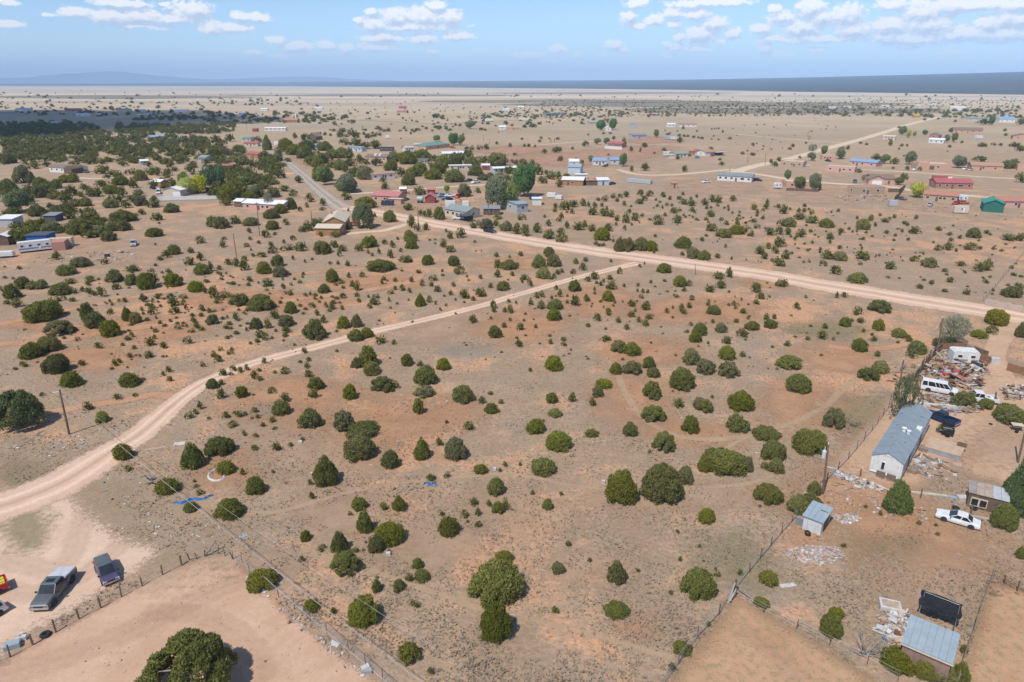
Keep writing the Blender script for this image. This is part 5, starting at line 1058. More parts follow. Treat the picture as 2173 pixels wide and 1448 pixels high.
def house(name, label, p0, p1, depth, wh, roof, wall, rmat, rh=1.1, wins=2, side=1, door=0.5, garage=None, over=0.35, cat='house', land=None, base=None, chimney=False, vents=0, gable=None, panels=0, zb=0.0, zref=0.0):
    """p0, p1: foot of the wall that faces the camera, left to right in the photograph"""
    c, rz, L = frame_of(p0, p1, zref)
    root = empty(name, c, rz, label, cat)
    if land: LANDMARKS.append(((p0[0] + p1[0]) / 2, (p0[1] + p1[1]) / 2, land))
    D = depth; h = wh; x0, x1 = -L / 2, L / 2
    small = abs(p1[0] - p0[0]) < 26
    mb = MB()
    if roof == 'gable_y':
        mb.prism([(x0, zb), (x1, zb), (x1, h), (0, h + rh), (x0, h)], (1, 0, 0), (0, 0, 1), (0, 1, 0), 0, D)
    elif roof == 'gable_x':
        mb.prism([(0, zb), (D, zb), (D, h), (D / 2, h + rh), (0, h)], (0, 1, 0), (0, 0, 1), (1, 0, 0), x0, x1)
    elif roof == 'shed':
        mb.prism([(0, zb), (D, zb), (D, h + rh), (0, h)], (0, 1, 0), (0, 0, 1), (1, 0, 0), x0, x1)
    else:
        mb.box((0, D / 2, (h + zb) / 2), (L, D, h - zb))
    mb.build('wall', wall, root)
    if base: MB().box((0, D / 2, zb / 2 - 0.01), (L - 0.12, D - 0.12, zb + 0.02)).build('skirting', base, root)
    rb = MB(); th = 0.10; o = over
    def slab(poly, c0, c1, ax):
        # poly follows the slope, thickness upwards
        (a0, z0), (a1, z1) = poly
        if ax == 'y': rb.prism([(a0, z0), (a1, z1), (a1, z1 + th), (a0, z0 + th)], (1, 0, 0), (0, 0, 1), (0, 1, 0), c0, c1)
        else: rb.prism([(a0, z0), (a1, z1), (a1, z1 + th), (a0, z0 + th)], (0, 1, 0), (0, 0, 1), (1, 0, 0), c0, c1)
    e = 0.004
    if roof == 'gable_y':
        s = rh / (L / 2)
        slab([(x0 - o, h - o * s + e), (0, h + rh + e)], -o, D + o, 'y'); slab([(0, h + rh + e), (x1 + o, h - o * s + e)], -o, D + o, 'y')
    elif roof == 'gable_x':
        s = rh / (D / 2)
        slab([(-o, h - o * s + e), (D / 2, h + rh + e)], x0 - o, x1 + o, 'x'); slab([(D / 2, h + rh + e), (D + o, h - o * s + e)], x0 - o, x1 + o, 'x')
    elif roof == 'shed':
        s = rh / D
        slab([(-o, h - o * s + e), (D + o, h + rh + o * s + e)], x0 - o, x1 + o, 'x')
    elif roof == 'hip':
        k = min(D, L) / 2 * 0.95
        vs = [(x0 - o, -o, h), (x1 + o, -o, h), (x1 + o, D + o, h), (x0 - o, D + o, h), (x0 + k, D / 2, h + rh), (x1 - k, D / 2, h + rh)]
        rb.add(vs, [(0, 1, 5, 4), (1, 2, 5), (2, 3, 4, 5), (3, 0, 4), (3, 2, 1, 0)])
    elif roof == 'flat':
        rb.box((0, D / 2, h + 0.06), (L - 0.5, D - 0.5, 0.10))
        pw = MB(); t = 0.28
        for cx, cy, sx_, sy_ in ((0, t / 2, L, t), (0, D - t / 2, L, t), (x0 + t / 2, D / 2, t, D - 2 * t), (x1 - t / 2, D / 2, t, D - 2 * t)):
            pw.box((cx, cy, h + 0.2), (sx_, sy_, 0.4))
        pw.build('parapet', wall, root)
    elif roof == 'plate':
        rb.box((0, D / 2, h + 0.06), (L + 2 * o, D + 2 * o, 0.12))
    if panels and roof in ('shed', 'gable_x', 'gable_y'):
        # separate sheets of the roof, each its own piece
        dx = (L + 2 * o) / panels
        if roof == 'gable_y': dx = (D + 2 * o) / panels
        for i in range(panels):
            pb = MB(); j = 0.003 * (i % 2)
            if roof == 'shed':
                s = rh / D; a = x0 - o + i * dx + 0.012; b = a + dx - 0.024
                pb.prism([(-o, h - o * s + e + j), (D + o, h + rh + o * s + e + j), (D + o, h + rh + o * s + th + j), (-o, h - o * s + th + j)], (0, 1, 0), (0, 0, 1), (1, 0, 0), a, b)
            else:
                s = rh / (L / 2); a = -o + i * dx + 0.012; b = a + dx - 0.024
                for sg in (-1, 1):
                    pb.prism([(sg * (L / 2 + o), h - o * s + e + j), (0, h + rh + e + j), (0, h + rh + th + j), (sg * (L / 2 + o), h - o * s + th + j)], (1, 0, 0), (0, 0, 1), (0, 1, 0), a, b)
            pb.build('roof_panel', rmat if not isinstance(rmat, list) else rmat[i % len(rmat)], root)
        rmat0 = rmat[0] if isinstance(rmat, list) else rmat
    else:
        rf = rb.build('roof', rmat, root)
        if chimney: MB().box((x0 + L * 0.3, D * 0.5, h + rh + 0.3), (0.55, 0.55, 1.1)).build('chimney', W_BRICK, rf)
        for i in range(vents):
            MB().tube([(x0 + L * (0.25 + 0.5 * i / max(1, vents - 1)), D * 0.62, h + rh * 0.6), (x0 + L * (0.25 + 0.5 * i / max(1, vents - 1)), D * 0.62, h + rh + 0.35)], 0.14, 6).build('roof_vent', STEEL, rf)
    zc = max(zb + 1.45, h * 0.56) if h > 1.9 else h * 0.55
    wh_ = min(1.1, (h - zb) * 0.42)
    def window(x, y, nx, ny, w=1.15):
        # frame proud of the wall, glass proud of the frame's bed
        f = MB(); pn = MB()
        if ny: f.box((x, y + ny * 0.02, zc), (w, 0.06, wh_)); pn.box((x, y + ny * 0.045, zc), (w - 0.16, 0.04, wh_ - 0.16))
        else: f.box((x + nx * 0.02, y, zc), (0.06, w, wh_)); pn.box((x + nx * 0.045, y, zc), (0.04, w - 0.16, wh_ - 0.16))
        fo = f.build('window', TRIM, root); pn.build('pane', glassmat(), fo)
    n = wins + (1 if door is not None else 0)
    for i in range(wins):
        fx = (i + 0.5) / wins
        if door is not None and abs(fx - door) < 0.09: fx += 0.13
        if garage is not None and abs(fx - garage) < 0.22: continue
        window(x0 + L * fx, 0, 0, -1, min(1.3, L / (wins + 1) * 0.6))
    for i in range(side):
        for sg in (-1, 1): window(x0 if sg < 0 else x1, D * (i + 0.5) / side, sg, 0, min(1.1, D / (side + 1) * 0.7))
    if door is not None:
        MB().box((x0 + L * door, -0.025, zb + min(1.0, h * 0.4)), (0.95, 0.06, min(2.0, h * 0.8))).build('door', W_BROWN, root)
    if garage is not None:
        MB().box((x0 + L * garage, -0.03, min(1.1, h * 0.42)), (min(4.6, L * 0.42), 0.07, min(2.2, h * 0.8))).build('garage_door', TRIM, root)
    return root

HOUSES = [
 # left side
 ('house','long white house with brown shingle roof among left hand junipers',(106,365),(160,368.5),9,3.0,'gable_x',W_WHITE,R_BROWN,1.4,5,1,.6,'the long white house with the brown roof'),
 ('house','pale house with blue metal roof, left of the smaller blue roofed one',(319,298.5),(349,297.5),9,3.0,'gable_x',W_WHITE,R_BLUE,1.5,3,1,.5,None),
 ('house','smaller white house with blue metal roof in the left woodland',(359,301.5),(378,301.5),8,2.8,'gable_x',W_WHITE,R_BLUE,1.4,2,1,.5,None),
 ('workshop','beige workshop with white gable roof and white door beside the yellow willows',(347,417),(384,418),12,3.1,'gable_y',W_CREAM,R_WHITE,1.3,0,1,None,'the white roofed workshop'),
 ('shed','small orange shed with pale roof behind the white roofed workshop',(321,395),(342,396.5),5,2.5,'gable_x',W_ORANGE,R_WHITE,0.9,1,0,.6,None),
 ('shed','small pale roofed shed half hidden in the left woodland',(299,350),(316,349),5,2.4,'gable_x',W_GREY,R_WHITE,0.8,1,0,None,None),
 ('house','grey house with dull green roof in the left woodland',(421,343),(437,344),8,2.8,'gable_x',W_GREY,R_SAGE,1.2,2,1,.5,None),
 ('house','far house with pale blue roof in the cloud shade at far left',(32,236),(61,236),12,3.2,'gable_x',W_WHITE,R_BLUE,2.0,2,0,None,None),
 ('house','far grey house at the left edge in the cloud shade',(-8,244.5),(30,244.5),10,3.2,'gable_x',W_GREY,R_GREY,1.6,3,0,None,None),
 ('house','far house with long red roof at far left',(138,236),(168,236),12,3.0,'gable_x',W_BRICK,R_RED,1.8,2,0,None,None),
 ('house','far pale house between the far red roof and far white sheds',(249,236.5),(275,236.5),10,3.2,'gable_x',W_CREAM,R_GREY,1.6,2,0,None,None),
 ('shed','far long white shed right of the far pale house',(361,237.5),(397,237.5),9,3.2,'gable_x',W_WHITE,R_WHITE,1.4,3,0,None,None),
 ('shed','far white shed above the dark woodland band',(162,247.5),(190,247.5),8,3.0,'gable_x',W_WHITE,R_WHITE,1.4,2,0,None,None),
 ('shed','far maroon shed above the dark woodland band',(204,247.5),(214,247.5),6,3.2,'gable_x',W_RED,R_WHITE,1.2,1,0,None,None),
 ('shed','far small white shed left of the far long white shed',(295,237),(306,237),7,3.0,'gable_x',W_WHITE,R_WHITE,1.2,1,0,None,None),
 ('shed','far small pale shed left of the far twin pale shed above the woodland',(291,248),(301,248),7,2.8,'gable_x',W_CREAM,R_WHITE,1.0,1,0,None,None),
 ('shed','far small pale shed right of the far twin pale shed above the woodland',(305,247),(314,247),7,2.8,'gable_x',W_CREAM,R_WHITE,1.0,1,0,None,None),
 # centre left
 ('house','long pale house with red metal roof beside the bright cottonwood',(444,363.5),(502,360.5),8,2.8,'gable_x',W_GREY,R_PINKRED,1.2,5,1,.4,'the long house with the red roof'),
 ('cabin','orange cabin with red roof left of the paved road',(525,334),(548,337),6,2.9,'gable_x',W_ORANGE,R_RED,1.3,1,1,.5,'the orange cabin by the paved road'),
 ('house','low house with red roof below the teal roof in the trees',(518,311),(547,311),7,2.7,'gable_x',W_CREAM,R_RED,1.1,2,0,.5,None),
 ('house','house with teal roof just behind a red roof in the trees',(514,301),(532,301),8,2.8,'gable_x',W_CREAM,R_GREEN,1.3,2,0,None,None),
 ('house','brown steep roofed house standing in trees beyond the paved road',(655,297),(671,298),8,3.4,'gable_y',W_BROWN,R_BROWN,3.2,1,0,.5,None),
 ('shed','low shed under a bright blue roof among dark junipers',(667,314.5),(686,313.5),5,2.2,'gable_x',W_GREY,R_BLUE,1.0,1,0,None,None),
 ('mobile_home','blue grey mobile home above the orange bank',(740,320.5),(768,322.5),5,3.0,'gable_x',W_BLUE,R_BLUEGREY,0.8,3,1,.6,None),
 ('mobile_home','dark grey mobile home right of the blue grey one',(806,321.5),(835,321.5),5,3.0,'plate',W_DARK,R_DARK,0.4,3,1,.4,None),
 ('house','pink house with brown roof and dormers in the trees',(776,343),(821,344.5),9,3.4,'gable_x',W_PINK,R_BROWN,1.4,4,1,.4,'the pink house with dormers'),
 ('mobile_home','white mobile home with orange brown roof among junipers',(789,382),(838,378),6,2.9,'gable_x',W_WHITE,R_TAN,0.8,3,1,.6,'the white mobile home with the orange roof'),
 ('church','far church with red roof and thin white steeple',(602,261),(631,261),12,3.4,'gable_x',W_BRICK,R_RUST,2.4,3,0,None,None),
 ('shed','far long white building left of the far church clearing',(562,278),(606,278),7,3.0,'gable_x',W_WHITE,R_WHITE,0.8,5,0,None,None),
 ('shed','small red shed left of the far long white building',(536,280),(546,280),5,3.0,'gable_x',W_RED,R_RED,1.0,1,0,None,None),
 ('mobile_home','white mobile home with flat roof by dark junipers at the field edge',(859,321.5),(880,320.5),5,2.9,'plate',W_WHITE,R_WHITE,0.4,2,0,.5,None),
 ('house','orange pink house with wide faded red roof beside the dirt road',(789,428),(845,431),9,2.9,'gable_x',W_PEACH,R_PINKRED,1.5,3,1,.6,'the house with the faded red roof'),
 ('shed','red and white shed behind the faded red roofed house',(849,412),(862,412),3,2.5,'gable_x',W_RED,R_WHITE,0.7,0,0,.5,None),
 ('house','pink house with white metal roofs half hidden by junipers',(516,444.5),(600,449),8,2.8,'gable_x',W_PINK,R_WHITE,1.1,4,1,.4,'the pink house with white metal roofs'),
 ('shed','dark shed with pale roof left of the pink house',(498,439),(514,440),5,2.5,'gable_x',W_BROWN,R_WHITE,0.8,1,0,None,None),
 ('house','orange house with tan gable roof beside the gravel drive',(687,491),(733,490),15,3.3,'gable_y',W_ORANGE,R_CREAM,1.9,1,3,None,'the tan roofed house'),
 ('shed','orange shed with flat tan roof in front of the tan roofed house',(670,500),(721,501),7,2.7,'gable_x',W_ORANGE,R_CREAM,0.8,0,1,None,'the tan roofed shed'),
 # centre
 ('house','tan house with wide green roof at the edge of the orange field',(904,318.5),(955,313),14,3.0,'hip',W_PEACH,R_GREEN,1.9,3,1,.5,'the green roofed house'),
 ('house','long white roofed house half hidden by dark junipers',(940,335),(992,333),9,2.8,'gable_x',W_CREAM,R_WHITE,1.1,3,1,.5,None),
 ('mobile_home','grey mobile home in junipers left of the white roofed house',(880,348),(908,348),5,2.8,'plate',W_GREY,R_GREY,0.5,3,0,.5,None),
 ('mobile_home','long white roofed mobile home sunk in dark junipers',(954,361.5),(1001,360.5),5,2.7,'plate',W_CREAM,R_WHITE,0.6,4,0,.4,None),
 ('shed','bright red shed with white roof above the pale blue mobile home',(1023,361.5),(1039,361.5),4,3.0,'gable_x',W_RED,R_WHITE,0.7,1,0,.5,None),
 ('shed','red shed with white roof behind the brighter red shed',(1037,349.5),(1052,349.5),4,2.8,'gable_x',W_RED,R_WHITE,0.7,1,0,None,None),
 ('mobile_home','pale blue mobile home behind a round juniper',(1047,368.5),(1096,366),5,2.9,'gable_x',W_BLUE,R_WHITE,0.7,4,1,.5,'the pale blue mobile home'),
 ('shed','small red shed left of the blue parked cars',(907,413),(922,413),3.5,2.4,'gable_x',W_RED,R_PINKRED,0.8,0,0,.5,None),
 ('barn','red barn with white trim near the silver tank trailer',(902,431.5),(923,431.5),6,2.6,'gable_y',W_RED,R_PINKRED,1.5,0,0,.6,'the red barn'),
 ('house','long cream ranch house with sage roof facing the dirt road',(945,458.5),(990,466),8,3.0,'gable_x',W_CREAM,R_SAGE,1.3,4,1,.55,'the long cream ranch house'),
 ('workshop','grey metal building beside the tall cottonwood',(1097,452.5),(1121,450),11,3.6,'shed',W_GREY,R_STEEL,0.6,1,1,None,'the grey metal building'),
 ('shed','small white shed right behind the grey metal building',(1130,436),(1149,436),5,2.8,'plate',W_WHITE,R_WHITE,0.4,0,0,None,None),
 ('shed','grey brown shed in shade left of the grey metal building',(1026,456.5),(1060,456.5),5,2.6,'gable_x',W_BROWN,R_GREY,0.9,1,0,None,None),
 ('cabin','grey roofed cabin under the tall cottonwood',(1062,407),(1093,408),7,2.7,'gable_x',W_BRICK,R_GREY,1.2,2,0,.5,None),
 ('barn','pale grey barn with gabled front by the orange field',(1205,369.5),(1231,370.5),8,4.2,'gable_x',W_BLUE,R_STEEL,1.4,0,0,None,'the pale grey barn'),
 ('shed','white shed behind the pale grey barn',(1208,353.5),(1228,353.5),6,3.2,'gable_x',W_WHITE,R_WHITE,1.3,1,0,None,None),
 ('house','pale house with blue metal roof by the orange field',(1259,351),(1287,351),9,2.9,'gable_x',W_WHITE,R_BLUE,1.5,2,1,.5,'the blue roofed house'),
 ('shed','wide garage with blue roof right of the blue roofed house',(1295,349),(1313,349),8,2.9,'gable_x',W_BLUE,R_BLUE,1.3,1,0,None,None),
 ('cabin','brown gabled cabin with white roof near the looping lane',(1192,393.5),(1237,395),10,2.9,'gable_x',W_ORANGE,R_WHITE,1.1,1,1,.3,'the brown cabin with the white roof'),
 ('carport','tan roofed open shed right of the brown cabin',(1244,394),(1267,394),6,2.6,'plate',W_BROWN,R_TAN,0.3,0,0,None,None),
 ('shed','pale blue shed with white roof right of the brown cabin',(1268,394),(1292,393.5),7,2.8,'gable_x',W_BLUE,R_WHITE,0.9,0,0,.5,None),
 ('shed','white roofed shed behind the tan carport',(1222,381),(1246,381),5,2.6,'plate',W_CREAM,R_WHITE,0.4,0,0,None,None),
 ('house','red roofed house behind a white yard fence',(1290,312.5),(1319,314),10,3.0,'gable_x',W_BRICK,R_RED,1.5,3,1,.5,'the red house with the white yard fence'),
 ('house','far adobe house with tan flat roof left of the highway bridge',(1075,276),(1103,276),10,3.0,'flat',W_PEACH,R_CREAM,0.4,3,0,.5,None),
 ('house','far white gabled house beside the far adobe house',(1059,275.5),(1073,275.5),8,3.0,'gable_x',W_WHITE,R_WHITE,1.3,1,0,None,None),
 ('house','far tan house with pale roof right of the highway bridge',(1250,265),(1272,265),10,3.0,'gable_x',W_PEACH,R_BLUE,1.3,2,0,None,None),
 ('house','far white gabled house between two dark trees',(1285,278),(1297,278),8,3.0,'gable_y',W_WHITE,R_WHITE,1.6,1,0,None,None),
 ('house','far pale green house right of the far red shed',(1294,258),(1305,258),8,3.0,'gable_x',W_CREAM,R_GREEN,1.3,1,0,None,None),
 ('shed','far red shed left of the far pale green house',(1283,257),(1293,257),7,3.0,'gable_x',W_RED,R_RUST,1.3,1,0,None,None),
 ('house','far white roofed house on the plain, left of the dark tree clump',(1067,236),(1081,236),12,3.0,'gable_x',W_WHITE,R_WHITE,1.5,2,0,None,None),
 ('house','far white house on the plain, right of the dark tree clump',(1099,231),(1112,231),14,3.4,'gable_x',W_WHITE,R_WHITE,1.6,2,0,None,None),
 ('house','far house with red roof on the plain at the centre',(846,231),(861,231),12,3.4,'gable_x',W_BRICK,R_RED,1.8,2,0,None,None),
 ('house','far house with salmon roof below the far red roof',(842,240.5),(863,240.5),12,3.2,'gable_x',W_PEACH,R_PINKRED,1.6,2,0,None,None),
 ('house','far tan building with trees on the plain left of centre',(634,222.5),(652,222.5),14,4.0,'gable_x',W_CREAM,R_TAN,2.0,2,0,None,None),
 ('house','far pale long building right of the far tan building',(668,232),(684,232),10,3.0,'gable_x',W_WHITE,R_WHITE,1.2,2,0,None,None),
 ('house','far white house by a round tree on the left plain',(553,235.5),(567,235.5),10,3.0,'gable_x',W_WHITE,R_WHITE,1.4,2,0,None,None),
 ('house','far white house above the dark juniper band left of centre',(507,243.5),(523,243.5),9,3.0,'gable_x',W_WHITE,R_WHITE,1.4,2,0,None,None),
 # right
 ('mobile_home','long white mobile home with grey roof beside the road fork',(1522,383),(1594,387.5),8,2.9,'gable_x',W_WHITE,R_GREY,1.3,6,2,.55,'the long white house with the grey roof'),
 ('shed','small tan outhouse in front of the long white house with grey roof',(1425,400),(1437,400),3,2.6,'shed',W_PEACH,R_TAN,0.3,0,0,.5,None),
 ('house','grey house on orange soil at the far field',(1341,294),(1372,293.5),9,3.0,'gable_x',W_GREY,R_GREY,1.3,3,1,.5,'the grey house on orange soil'),
 ('house','low house with sage roof among parked vehicles',(1432,335),(1460,334),8,2.7,'gable_x',W_CREAM,R_SAGE,1.0,2,0,.5,'the low house with the sage roof'),
 ('shed','tan flat shed left of the sage roofed house',(1420,337),(1433,337),4,2.4,'plate',W_CREAM,R_CREAM,0.3,0,0,None,None),
 ('shed','small orange shed behind the sage roofed house',(1464,329),(1474,329),4,2.6,'shed',W_ORANGE,R_RUST,0.4,0,0,None,None),
 ('shed','small white shed with red arched roof beside the orange shed',(1475,329),(1486,328.5),4,2.6,'gable_y',W_WHITE,R_RED,1.4,0,0,None,None),
 ('house','pale house with dusty orange roof and dark porch',(1496,331.5),(1538,329),9,2.8,'gable_x',W_WHITE,R_TAN,1.1,2,1,.3,'the pale house with the dusty orange roof'),
 ('shed','far long white building on the right plain',(1416,270),(1433,270),8,3.2,'gable_x',W_WHITE,R_WHITE,1.2,2,0,None,None),
 ('house','far white house with orange tiled roof on the right plain',(1443,270),(1478,270),9,3.2,'gable_x',W_WHITE,R_RUST,1.4,3,0,None,None),
 ('shed','far grey tower like shed left of the far tan wall',(1339,272),(1349,272),6,5.0,'shed',W_GREY,R_STEEL,0.5,0,0,None,None),
 ('house','tan adobe house with flat roof along the pale lane',(1656,352.5),(1704,355.5),9,3.0,'flat',W_TAN,R_CREAM,0.3,3,1,.6,'the tan adobe house'),
 ('house','peach adobe house behind three large trees',(1668,399),(1740,400),9,2.9,'flat',W_PEACH,R_CREAM,0.3,3,1,.4,'the peach adobe house among trees'),
 ('house','pink walled house with blue grey roof along the pale lane',(1801,350.5),(1858,355.5),9,2.8,'gable_x',W_PINK,R_BLUE,1.3,3,1,.3,'the blue grey roofed house'),
 ('house','small orange adobe house behind two grey green trees',(1744,339.5),(1767,340),7,2.8,'flat',W_PEACH,R_CREAM,0.3,2,0,.5,None),
 ('house','long low pink adobe house below the blue grey roofed house',(1751,363),(1813,367),7,2.9,'flat',W_PINK,R_CREAM,0.3,3,1,.5,'the long pink adobe house'),
 ('house','orange adobe house with flat roof and dark entry',(1945,360),(2016,361.5),11,3.3,'flat',W_PEACH,R_CREAM,0.3,1,1,.48,'the orange adobe house'),
 ('house','peach house with brown hipped roof at the right',(2060,361.5),(2128,364),11,3.0,'gable_x',W_PEACH,R_TAN,1.5,2,1,.3,'the peach house with the brown roof'),
 ('house','pink gabled house with white garage door and brown roof',(1848,391),(1898,392),10,3.0,'gable_x',W_PINK,R_BROWN,1.8,1,1,.75,'the gabled garage house'),
 ('house','brick house with long bright red roof and red dormer',(1985,400),(2063,402),10,3.0,'gable_x',W_BRICK,R_RED,1.6,5,1,.45,'the brick house with the bright red roof'),
 ('house','brown house with orange roof beside the yellow tree',(1958,425.5),(2030,431),9,2.9,'gable_x',W_TAN,R_RUST,1.3,4,1,.4,'the orange roofed house'),
 ('house','unfinished tan stone house surrounded by scrap',(1817,413.5),(1876,412),8,3.2,'flat',W_TAN,R_TAN,0.2,2,1,.4,'the unfinished tan house'),
 ('barn','dark green metal barn with gabled front near the right edge',(2085,449.5),(2128,452.5),11,3.6,'gable_y',W_GREEN,R_TEAL,1.5,0,0,None,'the green barn'),
 ('house','pink house with red tiled roof behind the green barn',(2118,441),(2190,442),9,2.9,'gable_x',W_PINK,R_RUST,1.4,3,1,.6,None),
 ('shed','far pale house left of the small yellow trees',(1873,296),(1899,297),8,2.8,'gable_x',W_CREAM,R_CREAM,1.0,2,0,.5,None),
 ('shed','long white gabled building along the far road',(1970,303.5),(2002,305),8,3.0,'gable_x',W_WHITE,R_WHITE,1.2,3,0,None,'the long white gabled building'),
 ('house','brick gabled house behind the long white gabled building',(1971,293),(1992,294),9,3.0,'gable_y',W_BRICK,R_GREY,2.0,1,0,None,None),
 ('house','wide brown house complex with brown roofs at far right',(2022,282),(2085,283.5),16,3.2,'gable_x',W_PEACH,R_BROWN,2.2,5,0,.5,None),
 ('house','far white house with blue domed roof at far right',(2120,260),(2153,260.5),14,4.2,'gable_x',W_WHITE,R_BLUE,3.0,3,0,None,None),
 ('house','far pale green house left of the blue domed house',(2052,257.5),(2094,257.5),14,3.6,'gable_x',W_CREAM,R_SAGE,2.0,3,0,None,None),
 ('shed','large far white shed on the right plain',(2016,234),(2049,234.5),18,5.0,'gable_x',W_WHITE,R_WHITE,1.8,2,0,None,None),
 ('shed','far yellow shed left of the large far white shed',(2001,231),(2016,231),14,4.0,'gable_x',W_CREAM,mat('yellow_roof',(0.62,0.42,0.08)),1.6,1,0,None,None),
 ('shed','small far orange shed alone on the right plain',(1940,250),(1953,250),8,3.0,'gable_x',mat('ochre_wall',(0.52,0.30,0.06)),mat('ochre_roof',(0.56,0.33,0.07)),1.4,0,0,None,None),
 ('house','orange house with brown roof at the right edge by the far road',(2149,296),(2190,297),9,3.2,'gable_y',W_PEACH,R_BROWN,2.0,2,0,None,None),
 ('house','small peach house at the right edge beside the brown roofed house',(2158,362),(2200,364),9,3.0,'flat',W_PEACH,R_TAN,0.3,1,0,None,None),
 # left edge yard
 ('shed','white roofed grey tin shed at the left edge, upper of two',(-6,482),(29,482),6,3.0,'shed',W_GREY,R_WHITE,0.5,0,0,None,None),
 ('shed','white roofed brown shed at the left edge, lower of two',(-10,522),(20,521),8,3.0,'gable_y',W_BROWN,R_WHITE,0.8,0,0,None,None),
 ('carport','blue box shed under a dark grey flat roof behind the fifth wheel trailer',(58,518),(101,517),6,2.8,'plate',mat('blue_wall',(0.04,0.13,0.42),var=0.15),R_DARK,0.3,0,0,None,None),
 ('shed','open shed with grey roof and blue side among left junipers',(94,471),(119,471),5,2.4,'shed',W_DARK,R_GREY,0.4,0,0,None,None),
]
for (nm, lb, p0, p1, dp, whh, rf, wl, rm, rh, wn, sd, dr, land) in HOUSES:
    cat = {'mobile_home': 'mobile home', 'carport': 'carport'}.get(nm, nm)
    g = None
    if 'garage door' in lb: g = 0.25
    if lb.startswith('beige workshop'): g = 0.78
    house(nm, lb, p0, p1, dp, whh, rf, wl, rm, rh, wn, sd, dr, garage=g, cat=cat, land=land, chimney=('tan gable roof' in lb), vents=2 if nm == 'mobile_home' and p1[0] - p0[0] > 60 else 0)
def child_of(label_part):
    return next(o for o in COL.objects if o.get('label') and label_part in o['label'] and o.parent is None)
# extra masses of some houses
h = child_of('thin white steeple'); MB().box((6, 6, 7), (1.6, 1.6, 8.0)).tube([(6, 6, 11), (6, 6, 19)], [0.8, 0.05], 4).build('steeple', TRIM, h)
h = child_of('bright red roof and red dormer'); MB().box((-4.5, 6.5, 4.6), (8.0, 3.0, 2.2)).build('dormer', R_RED, h); MB().box((-0.9, 4.96, 4.7), (2.0, 0.1, 1.5)).build('dormer_window', TRIM, h)
h = child_of('brown roof and dormers')
for x in (-1.2, 2.2):
    MB().prism([(-0.8, 3.6), (0.8, 3.6), (0.8, 4.7), (0, 5.4), (-0.8, 4.7)], (1, 0, 0), (0, 0, 1), (0, 1, 0), 1.2, 4.0).build('dormer', TRIM, h).location.x = x
h = child_of('blue domed roof'); bmv = MB(); iv, if_ = ico(2); bmv.add([(v[0] * 4.5, v[1] * 4.5 + 7, max(v[2], 0) * 5.5 + 4.4) for v in iv], [tuple(int(k) for k in f) for f in if_]); bmv.build('dome', R_BLUE, h)
h = child_of('long white house with brown shingle'); MB().prism([(0, 0), (6.5, 0), (6.5, 3), (3.2, 4.6), (0, 3)], (1, 0, 0), (0, 0, 1), (0, 1, 0), -3.0, 5.0).build('porch_wing', W_BROWN, h).location.x = 5.6
h = child_of('pink gabled house with white garage'); MB().prism([(-4.0, 0), (4.0, 0), (4.0, 3.0), (0, 4.7), (-4.0, 3.0)], (1, 0, 0), (0, 0, 1), (0, 1, 0), -3.0, 2.0).build('garage_wing', W_PINK, h).location.x = -4.0
MB().box((-4.0, -3.04, 1.15), (4.8, 0.08, 2.2)).build('garage_door', TRIM, h)
wr = MB()
for sg in (-1, 1): wr.prism([(sg * 4.5, 2.75), (0, 4.75), (0, 4.90), (sg * 4.5, 2.90)], (1, 0, 0), (0, 0, 1), (0, 1, 0), -3.4, 4.0)
wr.build('garage_roof', R_BROWN, h).location.x = -4.0
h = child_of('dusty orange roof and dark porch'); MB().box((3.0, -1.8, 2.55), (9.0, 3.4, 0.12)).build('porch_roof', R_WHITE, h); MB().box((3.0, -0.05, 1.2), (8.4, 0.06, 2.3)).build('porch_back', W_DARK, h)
h = child_of('wide faded red roof'); MB().box((6.5, -1.6, 1.1), (6.0, 3.0, 2.2)).build('porch_wing', W_PEACH, h); MB().box((6.5, -1.7, 2.26), (6.6, 3.4, 0.1)).build('porch_roof', R_CREAM, h)
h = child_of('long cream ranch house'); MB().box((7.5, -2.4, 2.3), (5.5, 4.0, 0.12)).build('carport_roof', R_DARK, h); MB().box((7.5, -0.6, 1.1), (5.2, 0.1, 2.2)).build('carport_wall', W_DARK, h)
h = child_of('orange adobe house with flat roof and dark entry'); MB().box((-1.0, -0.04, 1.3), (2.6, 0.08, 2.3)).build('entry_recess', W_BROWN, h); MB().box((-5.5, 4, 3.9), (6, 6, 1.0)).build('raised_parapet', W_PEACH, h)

# --- mobile home close by, lower right
mh = house('mobile_home', 'white mobile home with blue grey shingle roof in the dirt yard at right', (1851, 965), (1918, 985), 19.6, 3.0, 'gable_y', W_WHITE, R_BLUEGREY, 0.95, 0, 0, None, cat='mobile home', land='the white mobile home', over=0.12, base=mat('skirting_metal', (0.36, 0.36, 0.37), var=0.15), zb=0.55, zref=3.0)
c0, rz0, L0 = frame_of((1851, 965), (1918, 985), 3.0)
fw = MB().box((-L0 / 2 + 1.55, -0.03, 1.85), (0.55, 0.07, 1.25)).build('window', TRIM, mh); MB().box((-L0 / 2 + 1.55, -0.065, 1.85), (0.38, 0.04, 1.06)).build('pane', glassmat(), fw)
MB().box((0, -0.03, 0.62), (L0 + 0.06, 0.08, 0.14)).build('base_trim', TRIM, mh)
for x in (-0.35, 0.35, 0.0): MB().box((x, -0.02, 3.45), (0.22, 0.05, 0.16)).build('gable_vent', R_CREAM, mh)
for k, y in enumerate((2.0, 6.3, 10.0, 14.5, 18.0)):
    fw = MB().box((L0 / 2 + 0.03, y, 1.85), (0.07, 1.2, 1.1)).build('window', TRIM, mh); MB().box((L0 / 2 + 0.065, y, 1.85), (0.04, 1.02, 0.92)).build('pane', glassmat(), fw)
